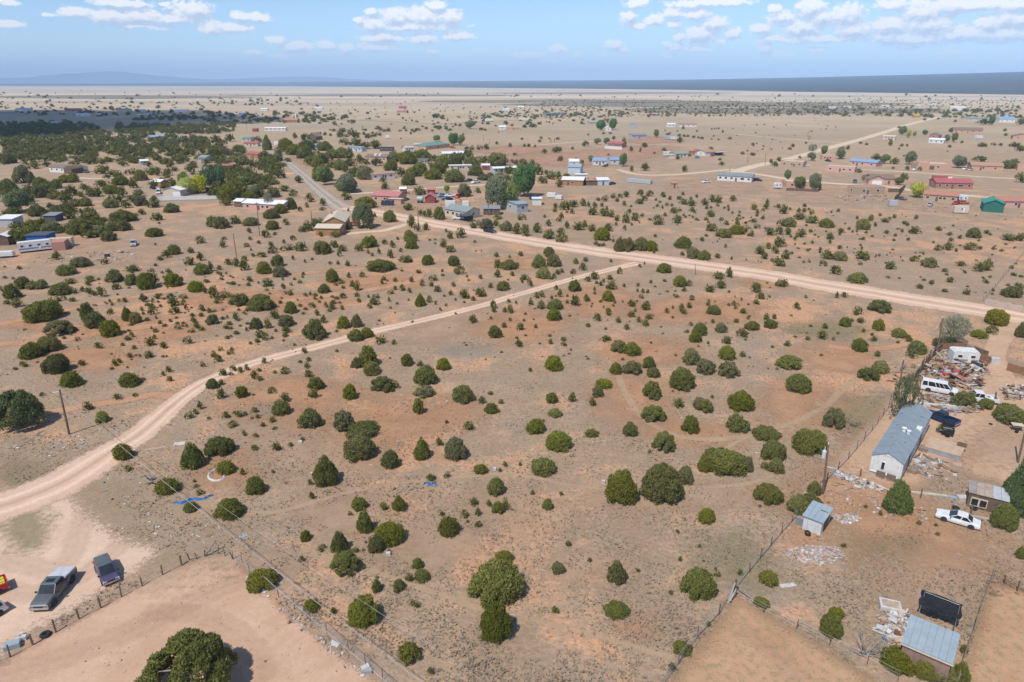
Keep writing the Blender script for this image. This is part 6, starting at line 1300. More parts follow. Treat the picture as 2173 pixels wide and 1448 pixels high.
for y in (4.4, 12.2):
    MB().box((L0 / 2 + 0.035, y, 1.55), (0.07, 0.95, 2.0)).build('door', W_BROWN, mh)
    MB().box((L0 / 2 + 0.7, y, 0.28), (1.2, 1.3, 0.5)).build('step', WOODP, mh)
for (x, y, r_, hh) in ((0.15, 8.2, 0.26, 0.55), (0.75, 8.4, 0.24, 0.5), (-1.1, 10.5, 0.14, 0.35), (-0.9, 5.6, 0.13, 0.3), (0.9, 5.2, 0.1, 0.35), (-1.5, 15.5, 0.12, 0.4), (1.2, 15.9, 0.16, 0.25)):
    z = 3.0 + 0.95 * (1 - abs(x) / (L0 / 2))
    MB().tube([(x, y, z), (x, y, z + hh)], r_, 8).tube([(x, y, z + hh), (x, y, z + hh + 0.08)], r_ * 1.35, 8).build('roof_vent', STEEL if r_ < 0.2 else TRIM, mh)
MB().box((L0 / 2 - 0.5, 12, 3.26), (0.9, 1.1, 0.4)).build('air_cooler', TRIM, mh)
for x in (-0.4, 0.9): MB().box((x, -0.35, 0.6), (1.1, 0.06, 1.2), M=Matrix.Rotation(0.25, 3, 'X')).build('leaning_board', WOODP, mh)
# seams of the shingle roof: courses standing a little proud
for i in range(9):
    y = 0.6 + i * 2.25
    cr = MB()
    for sg in (-1, 1):
        s = 0.95 / (L0 / 2)
        cr.prism([(sg * (L0 / 2 + 0.11), 3.0 - 0.11 * s + 0.108), (0, 3.954 + 0.10), (0, 3.954 + 0.118), (sg * (L0 / 2 + 0.11), 3.0 - 0.11 * s + 0.126)], (1, 0, 0), (0, 0, 1), (0, 1, 0), y, y + 0.05)
    cr.build('roof_seam', R_BLUEGREY, mh)

# --- steel roofed shed, bottom right, with its shade cloth pen
a0, a1 = (1917, 1364), (2019, 1407.5)
sh_c, sh_rz, sh_L = frame_of(a0, a1, 2.5)
sd = house('shed', 'brown plank shed with blue grey steel roof at the lower right', a0, a1, 3.7, 2.5, 'shed', PLANK := mat('faded_planks', (0.30, 0.195, 0.155), var=0.2, stain=0.3, rough=0.9), R_STEEL, 0.35, 0, 0, None, cat='shed', land='the steel roofed shed', over=0.15, panels=7, zref=2.5)
for i in range(15):
    MB().box((-sh_L / 2 + (i + 0.5) * sh_L / 15, -0.018, 1.2), (sh_L / 15 - 0.03, 0.035, 2.36)).build('plank', PLANK, sd)
MB().box((0, -0.2, 2.42), (sh_L + 0.4, 0.05, 0.14)).build('fascia', W_CREAM, sd)
pen = empty('dog_pen', sh_c + Vector((-math.sin(sh_rz), math.cos(sh_rz), 0)) * 4.1, sh_rz, 'wire panel pen covered by a sagging black shade cloth', 'pen')
LANDMARKS.append((2010, 1285, 'the black shade cloth pen'))
PW, PL = 3.1, 6.2
def mesh_panel(w, hgt, name='wire_panel'):
    p = MB()
    for x in np.linspace(-w / 2, w / 2, 3): p.tube([(x, 0, 0), (x, 0, hgt)], 0.025, 4)
    for z in np.linspace(0.05, hgt, 4): p.tube([(-w / 2, 0, z), (w / 2, 0, z)], 0.014, 4)
    return p
for sg in (-1, 1):
    for k in range(2):
        o = mesh_panel(PL / 2 - 0.05, 1.8).build('wire_panel', STEEL, pen, (sg * PW / 2, -0.4 + (k + 0.5) * PL / 2, 0)); o.rotation_euler.z = math.pi / 2
mesh_panel(PW, 1.8).build('wire_panel', STEEL, pen, (0, PL - 0.4, 0))
cl = MB(); n = 14
CLOTH = mat('black_cloth', (0.018, 0.018, 0.021), rough=0.9, var=0.25)
for j in range(n + 1):
    for i in range(n + 1):
        u, v = i / n - 0.5, j / n
        sag = 0.42 * (1 - (2 * u) ** 2) * (1 - (2 * v - 1) ** 2) + 0.05 * math.sin(9 * u + 5 * v)
        cl.v.append((u * (PW + 0.5) + 0.1 * math.sin(6 * v), PL - 0.2 - (1 - v) * 2.6 + 0.16 * math.sin(7 * u) * (1 - v), 1.86 - sag + 0.03 * math.sin(13 * u) * math.cos(11 * v)))
for j in range(n):
    for i in range(n):
        a = j * (n + 1) + i; cl.f.append((a, a + 1, a + n + 2, a + n + 1))
cl.build('shade_cloth', CLOTH, pen)
fl = MB()
for j in range(6):
    for i in range(11): fl.v.append(((i / 10 - 0.5) * PW, PL - 0.44 + 0.06 * math.sin(i * 1.7) , 1.8 - j * 0.28))
for j in range(5):
    for i in range(10): a = j * 11 + i; fl.f.append((a, a + 1, a + 12, a + 11))
fl.build('hanging_cloth', CLOTH, pen)

# --- brown shed with patched roof
bs = house('shed', 'brown plank shed with patched tin roof in front of the dark pines', (2058, 1044.5), (2140, 1064.7), 2.3, 2.1, 'shed', W_BROWN, [mat('grey_tin', (0.30, 0.265, 0.235), var=0.15, stain=0.3), mat('tan_tin', (0.40, 0.315, 0.255), var=0.15, stain=0.3), mat('tan_tin', (0.4, 0.3, 0.2)), mat('pale_tin', (0.42, 0.44, 0.45), rough=0.5, var=0.1), mat('pale_tin', (0.4, 0.4, 0.4))], 0.35, 0, 0, None, cat='shed', land='the patched roof shed', panels=5, zref=2.1, over=.15)
bc, brz, bL = frame_of((2058, 1044.5), (2140, 1064.7), 2.1)
for i in range(18): MB().box((-bL / 2 + (i + 0.5) * bL / 18, -0.018, 1.0), (bL / 18 - 0.03, 0.04, 1.95 - 0.1 * (i % 3))).build('plank', W_BROWN, bs)
fw = MB().box((-bL / 2 + 1.2, -0.08, 0.95), (1.8, 0.09, 1.2)).build('window', R_CREAM, bs)
for x in (-0.45, 0.45): MB().box((-bL / 2 + 1.2 + x, -0.125, 0.95), (0.7, 0.05, 0.9)).build('pane', glassmat(), fw)

# --- tin shed by the wire fence
ts = house('shed', 'small white walled tin shed with torn grey roof by the wire fence', (1702, 1122), (1740, 1137), 3.2, 1.9, 'shed', mat('whitewashed_tin', (0.62, 0.63, 0.64), var=0.12, stain=0.4), R_STEEL, 0.25, 0, 0, None, cat='shed', land='the small tin shed', panels=4, over=0.2)
tc_, trz, tL = frame_of((1702, 1122), (1740, 1137))
MB().box((0.6, 2.3, 2.11), (0.9, 0.7, 0.12)).build('roof_hole', W_BROWN, ts)
MB().box((tL / 2 + 0.04, 1.8, 0.9), (0.08, 1.6, 1.7)).build('doorway', W_BROWN, ts)
MB().box((-tL / 2 - 0.5, 0.2, 0.7), (0.9, 0.06, 1.4), M=Matrix.Rotation(0.3, 3, 'X')).build('leaning_sheet', R_STEEL, ts)
def tyre_mesh(R=0.36, r=0.13):
    mb = MB(); N, K = 20, 8
    for i in range(N):
        a = 2 * math.pi * i / N
        for k in range(K):
            b = 2 * math.pi * k / K; q = R - r + r * math.cos(b)
            mb.v.append((q * math.cos(a), q * math.sin(a), r * 0.8 * math.sin(b) + r * 0.8))
    for i in range(N):
        for k in range(K): mb.f.append((i * K + k, ((i + 1) % N) * K + k, ((i + 1) % N) * K + (k + 1) % K, i * K + (k + 1) % K))
    return mb.mesh('tyre', BLACK, smooth=True)
TYRE = tyre_mesh()
def tyre(px, py, label, s=1.0, lean=None, z=0.0):
    o = link('tyre', TYRE, None, gp(px, py) + Vector((0, 0, z))); o.scale = (s, s, s)
    if lean is not None: o.rotation_euler = lean
    return tag(o, label, 'tyre')
tt = tyre(1711, 1133, 'worn tyre leaning on the white front of the small tin shed', 1.05); tt.rotation_euler = (math.radians(80), 0, trz); tt.location.z = 0.4; tt.location.y -= 0.35
tyre(97, 1349, 'black tyre lying by the lower left fence', 1.45)
tyre(2028, 1080, 'black tyre lying beside the white sedan', 1.25)
tyre(2066, 1081, 'rusty black tyre in front of the patched roof shed', 1.2)
tyre(2102, 901, 'small black tyre lying in the dirt yard', 0.8)
tyre(2155, 918, 'black tyre standing under the small cart by the right pole', 1.2, (math.radians(70), 0, 0.5), 0.4)
# ------------------------------------------------------------------ vehicles
def paint(name, col, rough=0.35): return mat('paint_' + name, col, rough=rough, var=0.10, scale=0.8, spec=0.5)
PAINTS = {'white': paint('white', (0.70, 0.70, 0.70)), 'grey': paint('grey', (0.105, 0.115, 0.120)), 'silver': paint('silver', (0.40, 0.42, 0.45)), 'black': paint('black', (0.018, 0.018, 0.022)),
          'blue': paint('blue', (0.012, 0.030, 0.085)), 'violet': paint('violet', (0.075, 0.060, 0.115)), 'red': paint('red', (0.50, 0.020, 0.025)), 'lightblue': paint('lightblue', (0.18, 0.30, 0.45)),
          'tan': paint('tan', (0.42, 0.34, 0.26)), 'green': paint('green', (0.05, 0.13, 0.09)), 'orange': paint('orange', (0.55, 0.14, 0.05))}
CHROME = mat('bumper_chrome', (0.55, 0.55, 0.56), rough=0.25, metal=0.7, var=0.08)
LAMP = mat('lamp_lens', (0.75, 0.72, 0.60), rough=0.2, var=0.05)
TAILRED = mat('tail_lens', (0.40, 0.015, 0.015), rough=0.3, var=0.1)
RIM = mat('wheel_rim', (0.40, 0.40, 0.41), rough=0.4, metal=0.5, var=0.1)
PLASTIC = mat('dark_plastic', (0.04, 0.04, 0.042), rough=0.7, var=0.2)

def loft(mb, sections):
    """sections along x: list of (x, [(y, z), ...]) with equal counts"""
    o = len(mb.v); k = len(sections[0][1])
    for x, ring in sections: mb.v += [(x, y, z) for y, z in ring]
    for i in range(len(sections) - 1):
        for j in range(k):
            a = o + i * k + j; b = o + i * k + (j + 1) % k
            mb.f.append((a, b, b + k, a + k))
    mb.f.append(tuple(o + j for j in range(k))); mb.f.append(tuple(o + (len(sections) - 1) * k + j for j in reversed(range(k))))
    return mb

def body_ring(w, z0, z1, tum=0.0, r=0.12):
    h = w / 2
    half = [(h - 0.06, z0), (h, z0 + 0.18), (h, z0 + (z1 - z0) * 0.62), (h - tum - 0.02, z1 - r * 0.6), (h - tum - r, z1)]
    return half + [(-y, z) for y, z in reversed(half)]

# kind: length, width, profile of the lower body (x, top z), greenhouse (x list), roof z, wheel x, wheel radius
CARS = {
 'sedan': dict(L=5.2, W=1.9, low=[(-2.6, .62), (-2.52, .84), (-1.5, .96), (-.9, .98), (1.0, .96), (1.25, .94), (2.2, .82), (2.5, .70), (2.6, .55)], gh=[(-1.65, .95), (-1.0, 1.42), (.15, 1.45), (1.1, .95)], wx=(-1.55, 1.55), wr=.33),
 'suv': dict(L=4.7, W=1.88, low=[(-2.35, .75), (-2.3, 1.0), (-1.5, 1.05), (0, 1.05), (1.0, 1.04), (1.15, 1.02), (1.95, .95), (2.25, .80), (2.35, .62)], gh=[(-2.22, 1.03), (-1.95, 1.66), (.2, 1.70), (1.05, 1.03)], wx=(-1.42, 1.42), wr=.37),
 'minivan': dict(L=4.75, W=1.92, low=[(-2.37, .7), (-2.32, .98), (-1.5, 1.0), (0, 1.0), (1.0, 1.0), (1.35, .98), (2.0, .86), (2.28, .72), (2.37, .55)], gh=[(-2.28, .98), (-2.0, 1.68), (.35, 1.72), (1.5, .99)], wx=(-1.45, 1.5), wr=.33),
 'van': dict(L=6.1, W=2.05, low=[(-3.05, .8), (-3.02, 1.15), (-2, 1.18), (0, 1.18), (1.6, 1.18), (1.95, 1.14), (2.75, 1.0), (3.0, .82), (3.05, .6)], gh=[(-2.98, 1.16), (-2.9, 2.05), (1.05, 2.08), (2.0, 1.15)], wx=(-1.75, 1.95), wr=.37),
 'pickup': dict(L=5.7, W=2.0, low=[(.35, 1.12), (.36, 1.13), (.9, 1.13), (1.2, 1.12), (1.45, 1.11), (2.4, 1.03), (2.7, .92), (2.83, .8), (2.85, .65)], gh=[(-.78, 1.12), (-.62, 1.78), (.62, 1.80), (1.35, 1.11)], wx=(-1.75, 1.8), wr=.40),
}
CM = {}
def car_meshes(kind):
    if kind in CM: return CM[kind]
    K = CARS[kind]; W = K['W']; M = {}
    z0 = K['wr'] * 0.75
    def low_section(xs, ztop):
        out = []
        for x, zt in zip(xs, ztop):
            nar = 1.0 - 0.10 * max(0, (abs(x) - K['L'] * 0.36) / (K['L'] * 0.14))
            out.append((x, body_ring(W * nar, z0, zt, 0.03)))
        return out
    mb = MB()
    if kind == 'pickup':
        loft(mb, low_section([-.8] + [p[0] for p in K['low']], [1.12] + [p[1] for p in K['low']]))
    else:
        loft(mb, low_section([p[0] for p in K['low']], [p[1] for p in K['low']]))
    g = K['gh']; zb = g[0][1]
    def gring(w, z): return w, z
    top = W - 0.42
    cab = MB()
    A = [(g[0][0], W / 2 - 0.08, g[0][1] - 0.03), (g[1][0], top / 2, g[1][1]), (g[2][0], top / 2, g[2][1]), (g[3][0], W / 2 - 0.10, g[3][1] - 0.03)]
    vs = [(x, y, z) for x, y, z in A] + [(x, -y, z) for x, y, z in A]
    cab.add(vs, [(0, 1, 2, 3), (7, 6, 5, 4), (1, 5, 6, 2), (0, 4, 5, 1), (3, 2, 6, 7), (0, 3, 7, 4)])
    me = mb.mesh('body', PAINTS['white'], smooth=False); M['body'] = me
    M['cabin'] = cab.mesh('cabin', PAINTS['white'])
    rf = MB(); rf.add([(g[1][0] + .05, top / 2 - .06, g[1][1] + .035), (g[2][0] - .05, top / 2 - .06, g[2][1] + .035), (g[2][0] - .05, -top / 2 + .06, g[2][1] + .035), (g[1][0] + .05, -top / 2 + .06, g[1][1] + .035),
                       (g[1][0] - .02, top / 2, g[1][1]), (g[2][0] + .02, top / 2, g[2][1]), (g[2][0] + .02, -top / 2, g[2][1]), (g[1][0] - .02, -top / 2, g[1][1])],
                      [(0, 1, 2, 3), (0, 4, 5, 1), (1, 5, 6, 2), (2, 6, 7, 3), (3, 7, 4, 0)])
    M['roof'] = rf.mesh('roof', PAINTS['white'])
    def pane(a, b, c, d, nrm, off=0.012, ins=0.10):
        P = [Vector(p) for p in (a, b, c, d)]; ce = sum(P, Vector()) / 4
        P = [p.lerp(ce, ins) for p in P]; n = Vector(nrm).normalized()
        q = MB(); q.add([p + n * off for p in P] + [p + n * (off - 0.02) for p in P], [(0, 1, 2, 3), (0, 4, 5, 1), (1, 5, 6, 2), (2, 6, 7, 3), (3, 7, 4, 0)]); return q
    def nrm(a, b, c): return (Vector(b) - Vector(a)).cross(Vector(c) - Vector(a))
    p0, p1, p2, p3 = [Vector(p) for p in A]
    mir = lambda p: Vector((p.x, -p.y, p.z))
    n = nrm(p3, mir(p3), p2); n = n if n.x > 0 else -n
    M['windscreen'] = pane(p3, p2, mir(p2), mir(p3), n).mesh('windscreen', glassmat())
    n = nrm(p0, mir(p0), p1); n = n if n.x < 0 else -n
    M['rear_window'] = pane(p0, p1, mir(p1), mir(p0), n, ins=0.14).mesh('rear_window', glassmat())
    cuts = {'sedan': [.04, .5, .97], 'suv': [.03, .33, .66, .97], 'minivan': [.03, .33, .64, .97], 'van': [.02, .22, .50, .63, .78, .97], 'pickup': [.04, .5, .97]}[kind]
    sides = []
    for s in (1, -1):
        for a, b in zip(cuts[:-1], cuts[1:]):
            lo = lambda t: p0.lerp(p3, t); hi = lambda t: p1.lerp(p2, t)
            q = [lo(a), hi(a), hi(b), lo(b)]
            q = [Vector((v.x, v.y * s, v.z)) for v in q]
            nn = Vector((0, s, 0.35))
            sides.append(pane(*q, nn, off=0.02, ins=0.13).mesh('side_window', glassmat()))
    M['side_window'] = sides
    R = K['wr']
    ty = MB(); N = 16
    for i in range(N):
        a = 2 * math.pi * i / N
        for y, r in ((-.11, R * .62), (-.11, R * .95), (-.07, R), (.07, R), (.11, R * .95), (.11, R * .62)): ty.v.append((math.cos(a) * r, y, math.sin(a) * r))
    for i in range(N):
        for k in range(5): ty.f.append((i * 6 + k, i * 6 + k + 1, ((i + 1) % N) * 6 + k + 1, ((i + 1) % N) * 6 + k))
    M['wheel'] = ty.mesh('wheel', BLACK)
    M['rim'] = MB().tube([(0, -.10, 0), (0, -.06, 0), (0, .06, 0), (0, .10, 0)], [R * .5, R * .63, R * .63, R * .5], 12).mesh('rim', RIM)
    M['arch'] = MB().tube([(0, -.02, 0), (0, .02, 0)], R * 1.22, 14).mesh('wheel_arch', PLASTIC)
    xf = K['L'] / 2
    zf = K['low'][-1][1]
    M['headlight'] = MB().box((0, 0, 0), (.10, .42, .18)).mesh('headlight', LAMP)
    M['tail_light'] = MB().box((0, 0, 0), (.08, .26, .30)).mesh('tail_light', TAILRED)
    M['bumper'] = MB().box((0, 0, 0), (.16, W * .93, .22)).mesh('bumper', CHROME)
    M['grille'] = MB().box((0, 0, 0), (.06, W * .46, .22)).mesh('grille', PLASTIC)
    M['mirror'] = MB().box((0, 0, 0), (.14, .22, .16)).mesh('mirror', PLASTIC)
    if kind == 'pickup':
        b = MB(); x0, x1, h = -2.85, -.84, W / 2 - 0.02
        b.box(((x0 + x1) / 2, h - .06, .82), (x1 - x0, .12, .62)).box(((x0 + x1) / 2, -h + .06, .82), (x1 - x0, .12, .62)).box(((x0 + x1) / 2, 0, .60), (x1 - x0 - .02, 2 * h - .24, .10)).box((x1 - .05, 0, .86), (.08, 2 * h - .25, .50))
        M['bed'] = b.mesh('bed', PAINTS['white'])
        M['tailgate'] = MB().box((x0 + .04, 0, .86), (.08, 2 * h - .25, .5)).mesh('tailgate', PAINTS['white'])
    CM[kind] = M
    return M

def place_on(px, py, fx, fy, z=0.0):
    a, f = gp(px, py), gp(fx, fy); d = f - a
    return a + Vector((0, 0, z)), math.atan2(d.y, d.x)

def car(kind, px, py, fx, fy, color, label, group=None, hoodcol=None, trimless=False, cat=None, s=1.0, roofcol=None):
    """centre on the ground and a point ahead of the bonnet"""
    M = car_meshes(kind); K = CARS[kind]
    c, rz = place_on(px, py, fx, fy)
    name = {'pickup': 'pickup_truck', 'van': 'passenger_van', 'suv': 'parked_car', 'sedan': 'parked_car', 'minivan': 'minivan'}[kind]
    root = empty(name, c, rz, label, cat or {'pickup': 'pickup truck', 'van': 'van', 'minivan': 'minivan'}.get(kind, 'car'), group)
    root.scale = (s, s, s)
    P = PAINTS[color]
    tiny = K['L'] * F / max(30.0, c.y) < 26
    link('body', M['body'], root, m=P); link('cabin', M['cabin'], root, m=P); link('roof', M['roof'], root, m=PAINTS[roofcol] if roofcol else P)
    if kind == 'pickup': link('bed', M['bed'], root, m=P); link('tailgate', M['tailgate'], root, m=P)
    link('windscreen', M['windscreen'], root); link('rear_window', M['rear_window'], root)
    for w in M['side_window']: link('side_window', w, root)
    for x in K['wx']:
        for sy in (1, -1):
            w = link('wheel', M['wheel'], root, (x, sy * (K['W'] / 2 - .10), K['wr']))
            if not tiny: link('rim', M['rim'], w)
            if not tiny: link('wheel_arch', M['arch'], root, (x, sy * (K['W'] / 2 - .005), K['wr'] * 1.06))
    if tiny: return root
    xf, W = K['L'] / 2, K['W']; zf = K['low'][-1][1] + .03
    for sy in (1, -1):
        link('headlight', M['headlight'], root, (xf - .10, sy * W * .34, zf + .04)); link('tail_light', M['tail_light'], root, (-xf + .01, sy * W * .42, .85))
        link('mirror', M['mirror'], root, (K['gh'][3][0] - .25, sy * (W / 2 + .06), K['gh'][3][1] + .08))
    link('bumper', M['bumper'], root, (xf - .03, 0, K['wr'] * 1.3), ); link('bumper', M['bumper'], root, (-xf + .03, 0, K['wr'] * 1.3))
    link('grille', M['grille'], root, (xf - .02, 0, zf + .02))
    return root

LANDMARKS += [(118, 1258, 'the grey pickup truck with the mattress'), (229, 1217, 'the violet minivan'), (2031, 1101, 'the white sedan'), (1040, 492, 'the black car on the dirt road'), (284, 519, 'the silver car in the dirt yard'), (1992, 822, 'the white passenger van'), (2048, 764, 'the white camper in the junk yard'), (75, 535, 'the white fifth wheel trailer')]
t = car('pickup', 117, 1260, 90, 1294, 'grey', 'dark grey pickup truck with a white mattress on its bed, facing the fence')
MB().box((0, 0, 0), (2.1, 1.9, 0.24), M=Matrix.Rotation(math.radians(-9), 3, 'Y')).build('mattress', mat('mattress', (0.52, 0.51, 0.53), var=0.12), None, None)
mo = COL.objects[-1]
mo.matrix_world = t.matrix_basis @ Matrix.Translation((-1.75, 0.05, 1.34)); tag(mo, 'pale grey mattress lying across the bed of the grey pickup', 'mattress')
MB().box((.1, 0, 1.835), (.55, .80, .02)).build('sunroof', glassmat(), t)
car('minivan', 228, 1220, 241, 1246, 'violet', 'dusty violet minivan parked with its nose to the fence', s=.92, roofcol='grey')
t = car('pickup', -50, 1272, -88, 1287, 'red', 'red pickup truck with yellow cargo, cut off by the left edge')
for i in range(5): o = MB().box((0, 0, 0), (1.5, .22, .16)).build('cargo_board', mat('yellow_load', (0.60, 0.52, 0.05)), t, (-1.9, -.6 + .28 * i, .98 + .04 * (i % 2)))
car('suv', -44, 1322, -82, 1344, 'white', 'white off roader with spare wheel, cut off by the left edge')
car('sedan', 2031, 1108, 1984, 1094, 'white', 'white four door sedan beside the patched roof shed', s=.92)
car('pickup', 1996, 893, 1960, 879, 'blue', 'dark blue pickup truck parked behind the white mobile home', s=.9)
car('van', 1992, 832, 2038, 841, 'white', 'long white passenger van with dark windows in the junk yard', s=.95)
car('sedan', 2022, 800, 1995, 796, 'red', 'wrecked red car body buried in the junk yard', s=0.8)
car('pickup', 2074, 852, 2040, 848, 'white', 'wrecked white pickup between the junk yard bushes')
car('suv', 284, 521, 282, 527, 'silver', 'silver car with open dark rear in the left dirt yard')
car('sedan', 1040, 493.5, 1050, 495.2, 'black', 'black car driving along the dirt road')
car('suv', 973, 466, 962, 466, 'white', 'white car parked before the long cream ranch house')
car('sedan', 1499, 388, 1490, 388.5, 'white', 'white pickup shaped car on the tan yard of the long white house')
car('suv', 1608, 384.5, 1616, 385, 'black', 'black car at the right end of the long white house with grey roof')
car('pickup', 939, 418, 930, 419, 'lightblue', 'light blue pickup in the parked group left of the willow')
car('sedan', 949, 424.5, 940, 425, 'blue', 'dark blue car nearest to the road in the parked group')
car('pickup', 956, 418, 948, 418, 'white', 'white pickup in the middle of the parked group')
car('suv', 971, 420, 966, 423, 'red', 'red and white car at the right end of the parked group')
car('pickup', 1010, 389, 1003, 390, 'white', 'white pickup parked in shade of dark junipers')
car('sedan', 995, 385, 990, 386, 'blue', 'dark blue car left of the white pickup in the junipers')
car('suv', 1133, 423, 1125, 424, 'blue', 'dark blue car under the tall cottonwood')
car('suv', 755, 477.5, 752, 481, 'red', 'red car beside the tan roofed house')
car('pickup', 855, 423, 862, 423, 'white', 'white car behind the faded red roofed house')
car('sedan', 840, 414, 850, 413.5, 'green', 'dark green car beside the red and white shed')
car('suv', 1973, 437, 1978, 433, 'silver', 'silver car in front of the orange roofed house')
car('sedan', 1912, 424, 1918, 425, 'grey', 'grey car left of the yellow tree')
car('sedan', 2028, 434, 2020, 436, 'red', 'dark red car beside the white and blue camper')
car('suv', 2044, 433, 2050, 433, 'orange', 'orange red car beside the white and blue camper')
car('suv', 1887, 299.0, 1881, 299.5, 'tan', 'tan car before the far pale house')
car('sedan', 1757, 343, 1763, 344, 'blue', 'dark blue car before the small orange adobe house')
car('suv', 1943, 361.5, 1938, 362, 'white', 'white car at the left end of the orange adobe house')
car('suv', 2047, 360.5, 2040, 362, 'white', 'white car nearest to the peach house, left of its twin')
car('sedan', 2059, 362, 2052, 364, 'silver', 'silver car right in front of the peach house')
car('suv', 1814, 388, 1817, 391, 'grey', 'grey car on the lane left of the gabled garage house')
car('suv', 1710, 353, 1716, 353, 'white', 'white car at the right end of the tan adobe house')
car('pickup', 1461, 332, 1455, 333, 'grey', 'grey pickup before the low sage roofed house')
car('sedan', 1512, 331.6, 1508, 332.5, 'red', 'red car before the pale house with dark porch')
car('sedan', 1478, 336, 1472, 336.5, 'lightblue', 'blue car right of the sage roofed house')
car('sedan', 1284, 354, 1278, 355, 'grey', 'grey car before the blue roofed house')
car('sedan', 1298, 392.0, 1290, 393, 'blue', 'dark blue car right of the pale blue shed')
car('pickup', 182, 367, 190, 368, 'grey', 'grey pickup at the right end of the long brown roofed house')
car('pickup', 355, 388, 352, 391, 'white', 'white pickup behind the white roofed workshop, upper of two')
car('pickup', 360, 393, 357, 396, 'tan', 'tan pickup behind the white roofed workshop, lower of two')
car('van', 337, 411, 334, 417, 'white', 'white van at the left wall of the workshop')
car('sedan', 325, 401, 332, 403, 'black', 'black car between the orange shed and the workshop')
car('sedan', 470, 313, 475, 313, 'blue', 'blue car in the trees left of the red roofs')
car('suv', 961, 315, 967, 315, 'red', 'dark red car right of the green roofed house')
car('suv', 990, 316, 984, 317, 'black', 'black car farthest right of the green roofed house')
car('suv', 903, 318, 896, 319, 'white', 'white car before the camper by the green roofed house')

# campers, trailers, containers, trucks
def box_unit(name, label, p0, p1, D, hgt, body, roofm=None, wins=3, cat='trailer', zb=0.55, stripe=None, round_=0.25, wheels=True, door=True, land=None):
    c, rz, L = frame_of(p0, p1)
    root = empty(name, c, rz, label, cat)
    if land: LANDMARKS.append(((p0[0] + p1[0]) / 2, (p0[1] + p1[1]) / 2, land))
    r = min(round_, hgt * 0.2, L * 0.2)
    prof = [(-L / 2, zb), (L / 2, zb), (L / 2, hgt - r), (L / 2 - r, hgt), (-L / 2 + r, hgt), (-L / 2, hgt - r)]
    MB().prism(prof, (1, 0, 0), (0, 0, 1), (0, 1, 0), 0, D).build('body', body, root)
    MB().box((0, D / 2, hgt + 0.03), (L - 2 * r, D - 0.1, 0.06)).build('roof', roofm or body, root)
    if wins:
        for i in range(wins):
            x = -L / 2 + L * (i + 0.5) / wins; fr = MB().box((x, -0.015, zb + (hgt - zb) * 0.6), (min(0.9, L / wins * .5), 0.05, (hgt - zb) * 0.26)).build('window', TRIM, root)
            MB().box((x, -0.04, zb + (hgt - zb) * 0.6), (min(0.75, L / wins * .42), 0.03, (hgt - zb) * 0.2)).build('pane', glassmat(), fr)
    if door: MB().box((L * 0.14, -0.02, zb + (hgt - zb) * 0.42), (0.6, 0.05, (hgt - zb) * 0.75)).build('door', TRIM, root)
    if stripe: MB().box((0, -0.012, zb + (hgt - zb) * 0.28), (L * 0.96, 0.03, 0.28)).build('stripe', stripe, root)
    if wheels:
        for x in (-0.45, 0.45):
            for y in (0.12, D - 0.12):
                o = link('wheel', CM['sedan']['wheel'], root, (x, y, 0.33))
    return root
RV = mat('camper_skin', (0.68, 0.67, 0.64), rough=0.5, var=0.08, stain=0.25)
STRIPE = paint('stripe_blue', (0.05, 0.16, 0.42)); BROWNST = paint('stripe_brown', (0.30, 0.20, 0.13))
box_unit('camper_trailer', 'white fifth wheel trailer with dark windows in the left dirt yard', (41, 539), (112, 531), 2.5, 3.4, RV, wins=4, cat='camper', stripe=STRIPE)
box_unit('shipping_container', 'faded pink shipping container behind the white fifth wheel trailer', (112, 533), (140, 531), 6.0, 2.7, mat('pink_container', (0.46, 0.24, 0.18), var=0.12, stain=0.3), wins=0, cat='container', zb=0.1, round_=0.02, wheels=False, door=False)
box_unit('shipping_container', 'cream shipping container behind the pink container', (105, 526), (154, 523.5), 2.5, 2.8, mat('cream_container', (0.56, 0.46, 0.30), var=0.1, stain=0.25), wins=0, cat='container', zb=0.1, round_=0.02, wheels=False, door=False)
box_unit('flat_trailer', 'long low white trailer at the left edge below the tin sheds', (-8, 549), (28, 547), 2.4, 1.8, RV, wins=0, cat='trailer', door=False)
box_unit('camper_trailer', 'dirty white camper trailer in the middle of the junk yard', (2019, 775), (2074, 779), 2.6, 2.9, RV, wins=2, cat='camper', stripe=BROWNST)
box_unit('camper_trailer', 'white camper among dark junipers left of the paved road', (582, 308.5), (604, 309.5), 2.5, 3.2, RV, wins=2, cat='camper')
box_unit('camper_trailer', 'white camper left of the green roofed house', (878, 313), (896, 313), 2.5, 3.2, RV, wins=2, cat='camper')
box_unit('box_trailer', 'white box trailer alone on the field beyond the junipers', (818, 294.3), (827, 294.3), 2.4, 3.0, RV, wins=0, door=False)
box_unit('camper_trailer', 'white camper with awning left of the sage roofed house', (1408, 332), (1424, 332), 2.5, 3.3, RV, wins=2, cat='camper')
box_unit('camper_trailer', 'small blue camper on the far orange soil', (1413, 296.4), (1423, 296.4), 2.5, 3.3, mat('blue_skin', (0.35, 0.46, 0.60), var=0.1), wins=1, cat='camper')
box_unit('camper_trailer', 'white round backed camper right of the small blue camper', (1423.5, 297.2), (1436, 297.2), 2.5, 2.8, RV, wins=2, cat='camper', round_=0.6)
box_unit('camper_trailer', 'white camper at the left of the peach adobe house among trees', (1644, 401), (1659, 401), 2.4, 2.8, RV, wins=2, cat='camper', round_=0.6)
box_unit('camper_trailer', 'white and blue camper behind the orange roofed house', (2033, 430), (2052, 431), 2.5, 3.2, RV, wins=2, cat='camper', stripe=STRIPE)
box_unit('box_trailer', 'long white storage trailer beside the green barn', (2024, 453), (2055, 454), 2.5, 2.9, W_CREAM, wins=1, zb=0.3, round_=0.03, land='the white storage trailer')
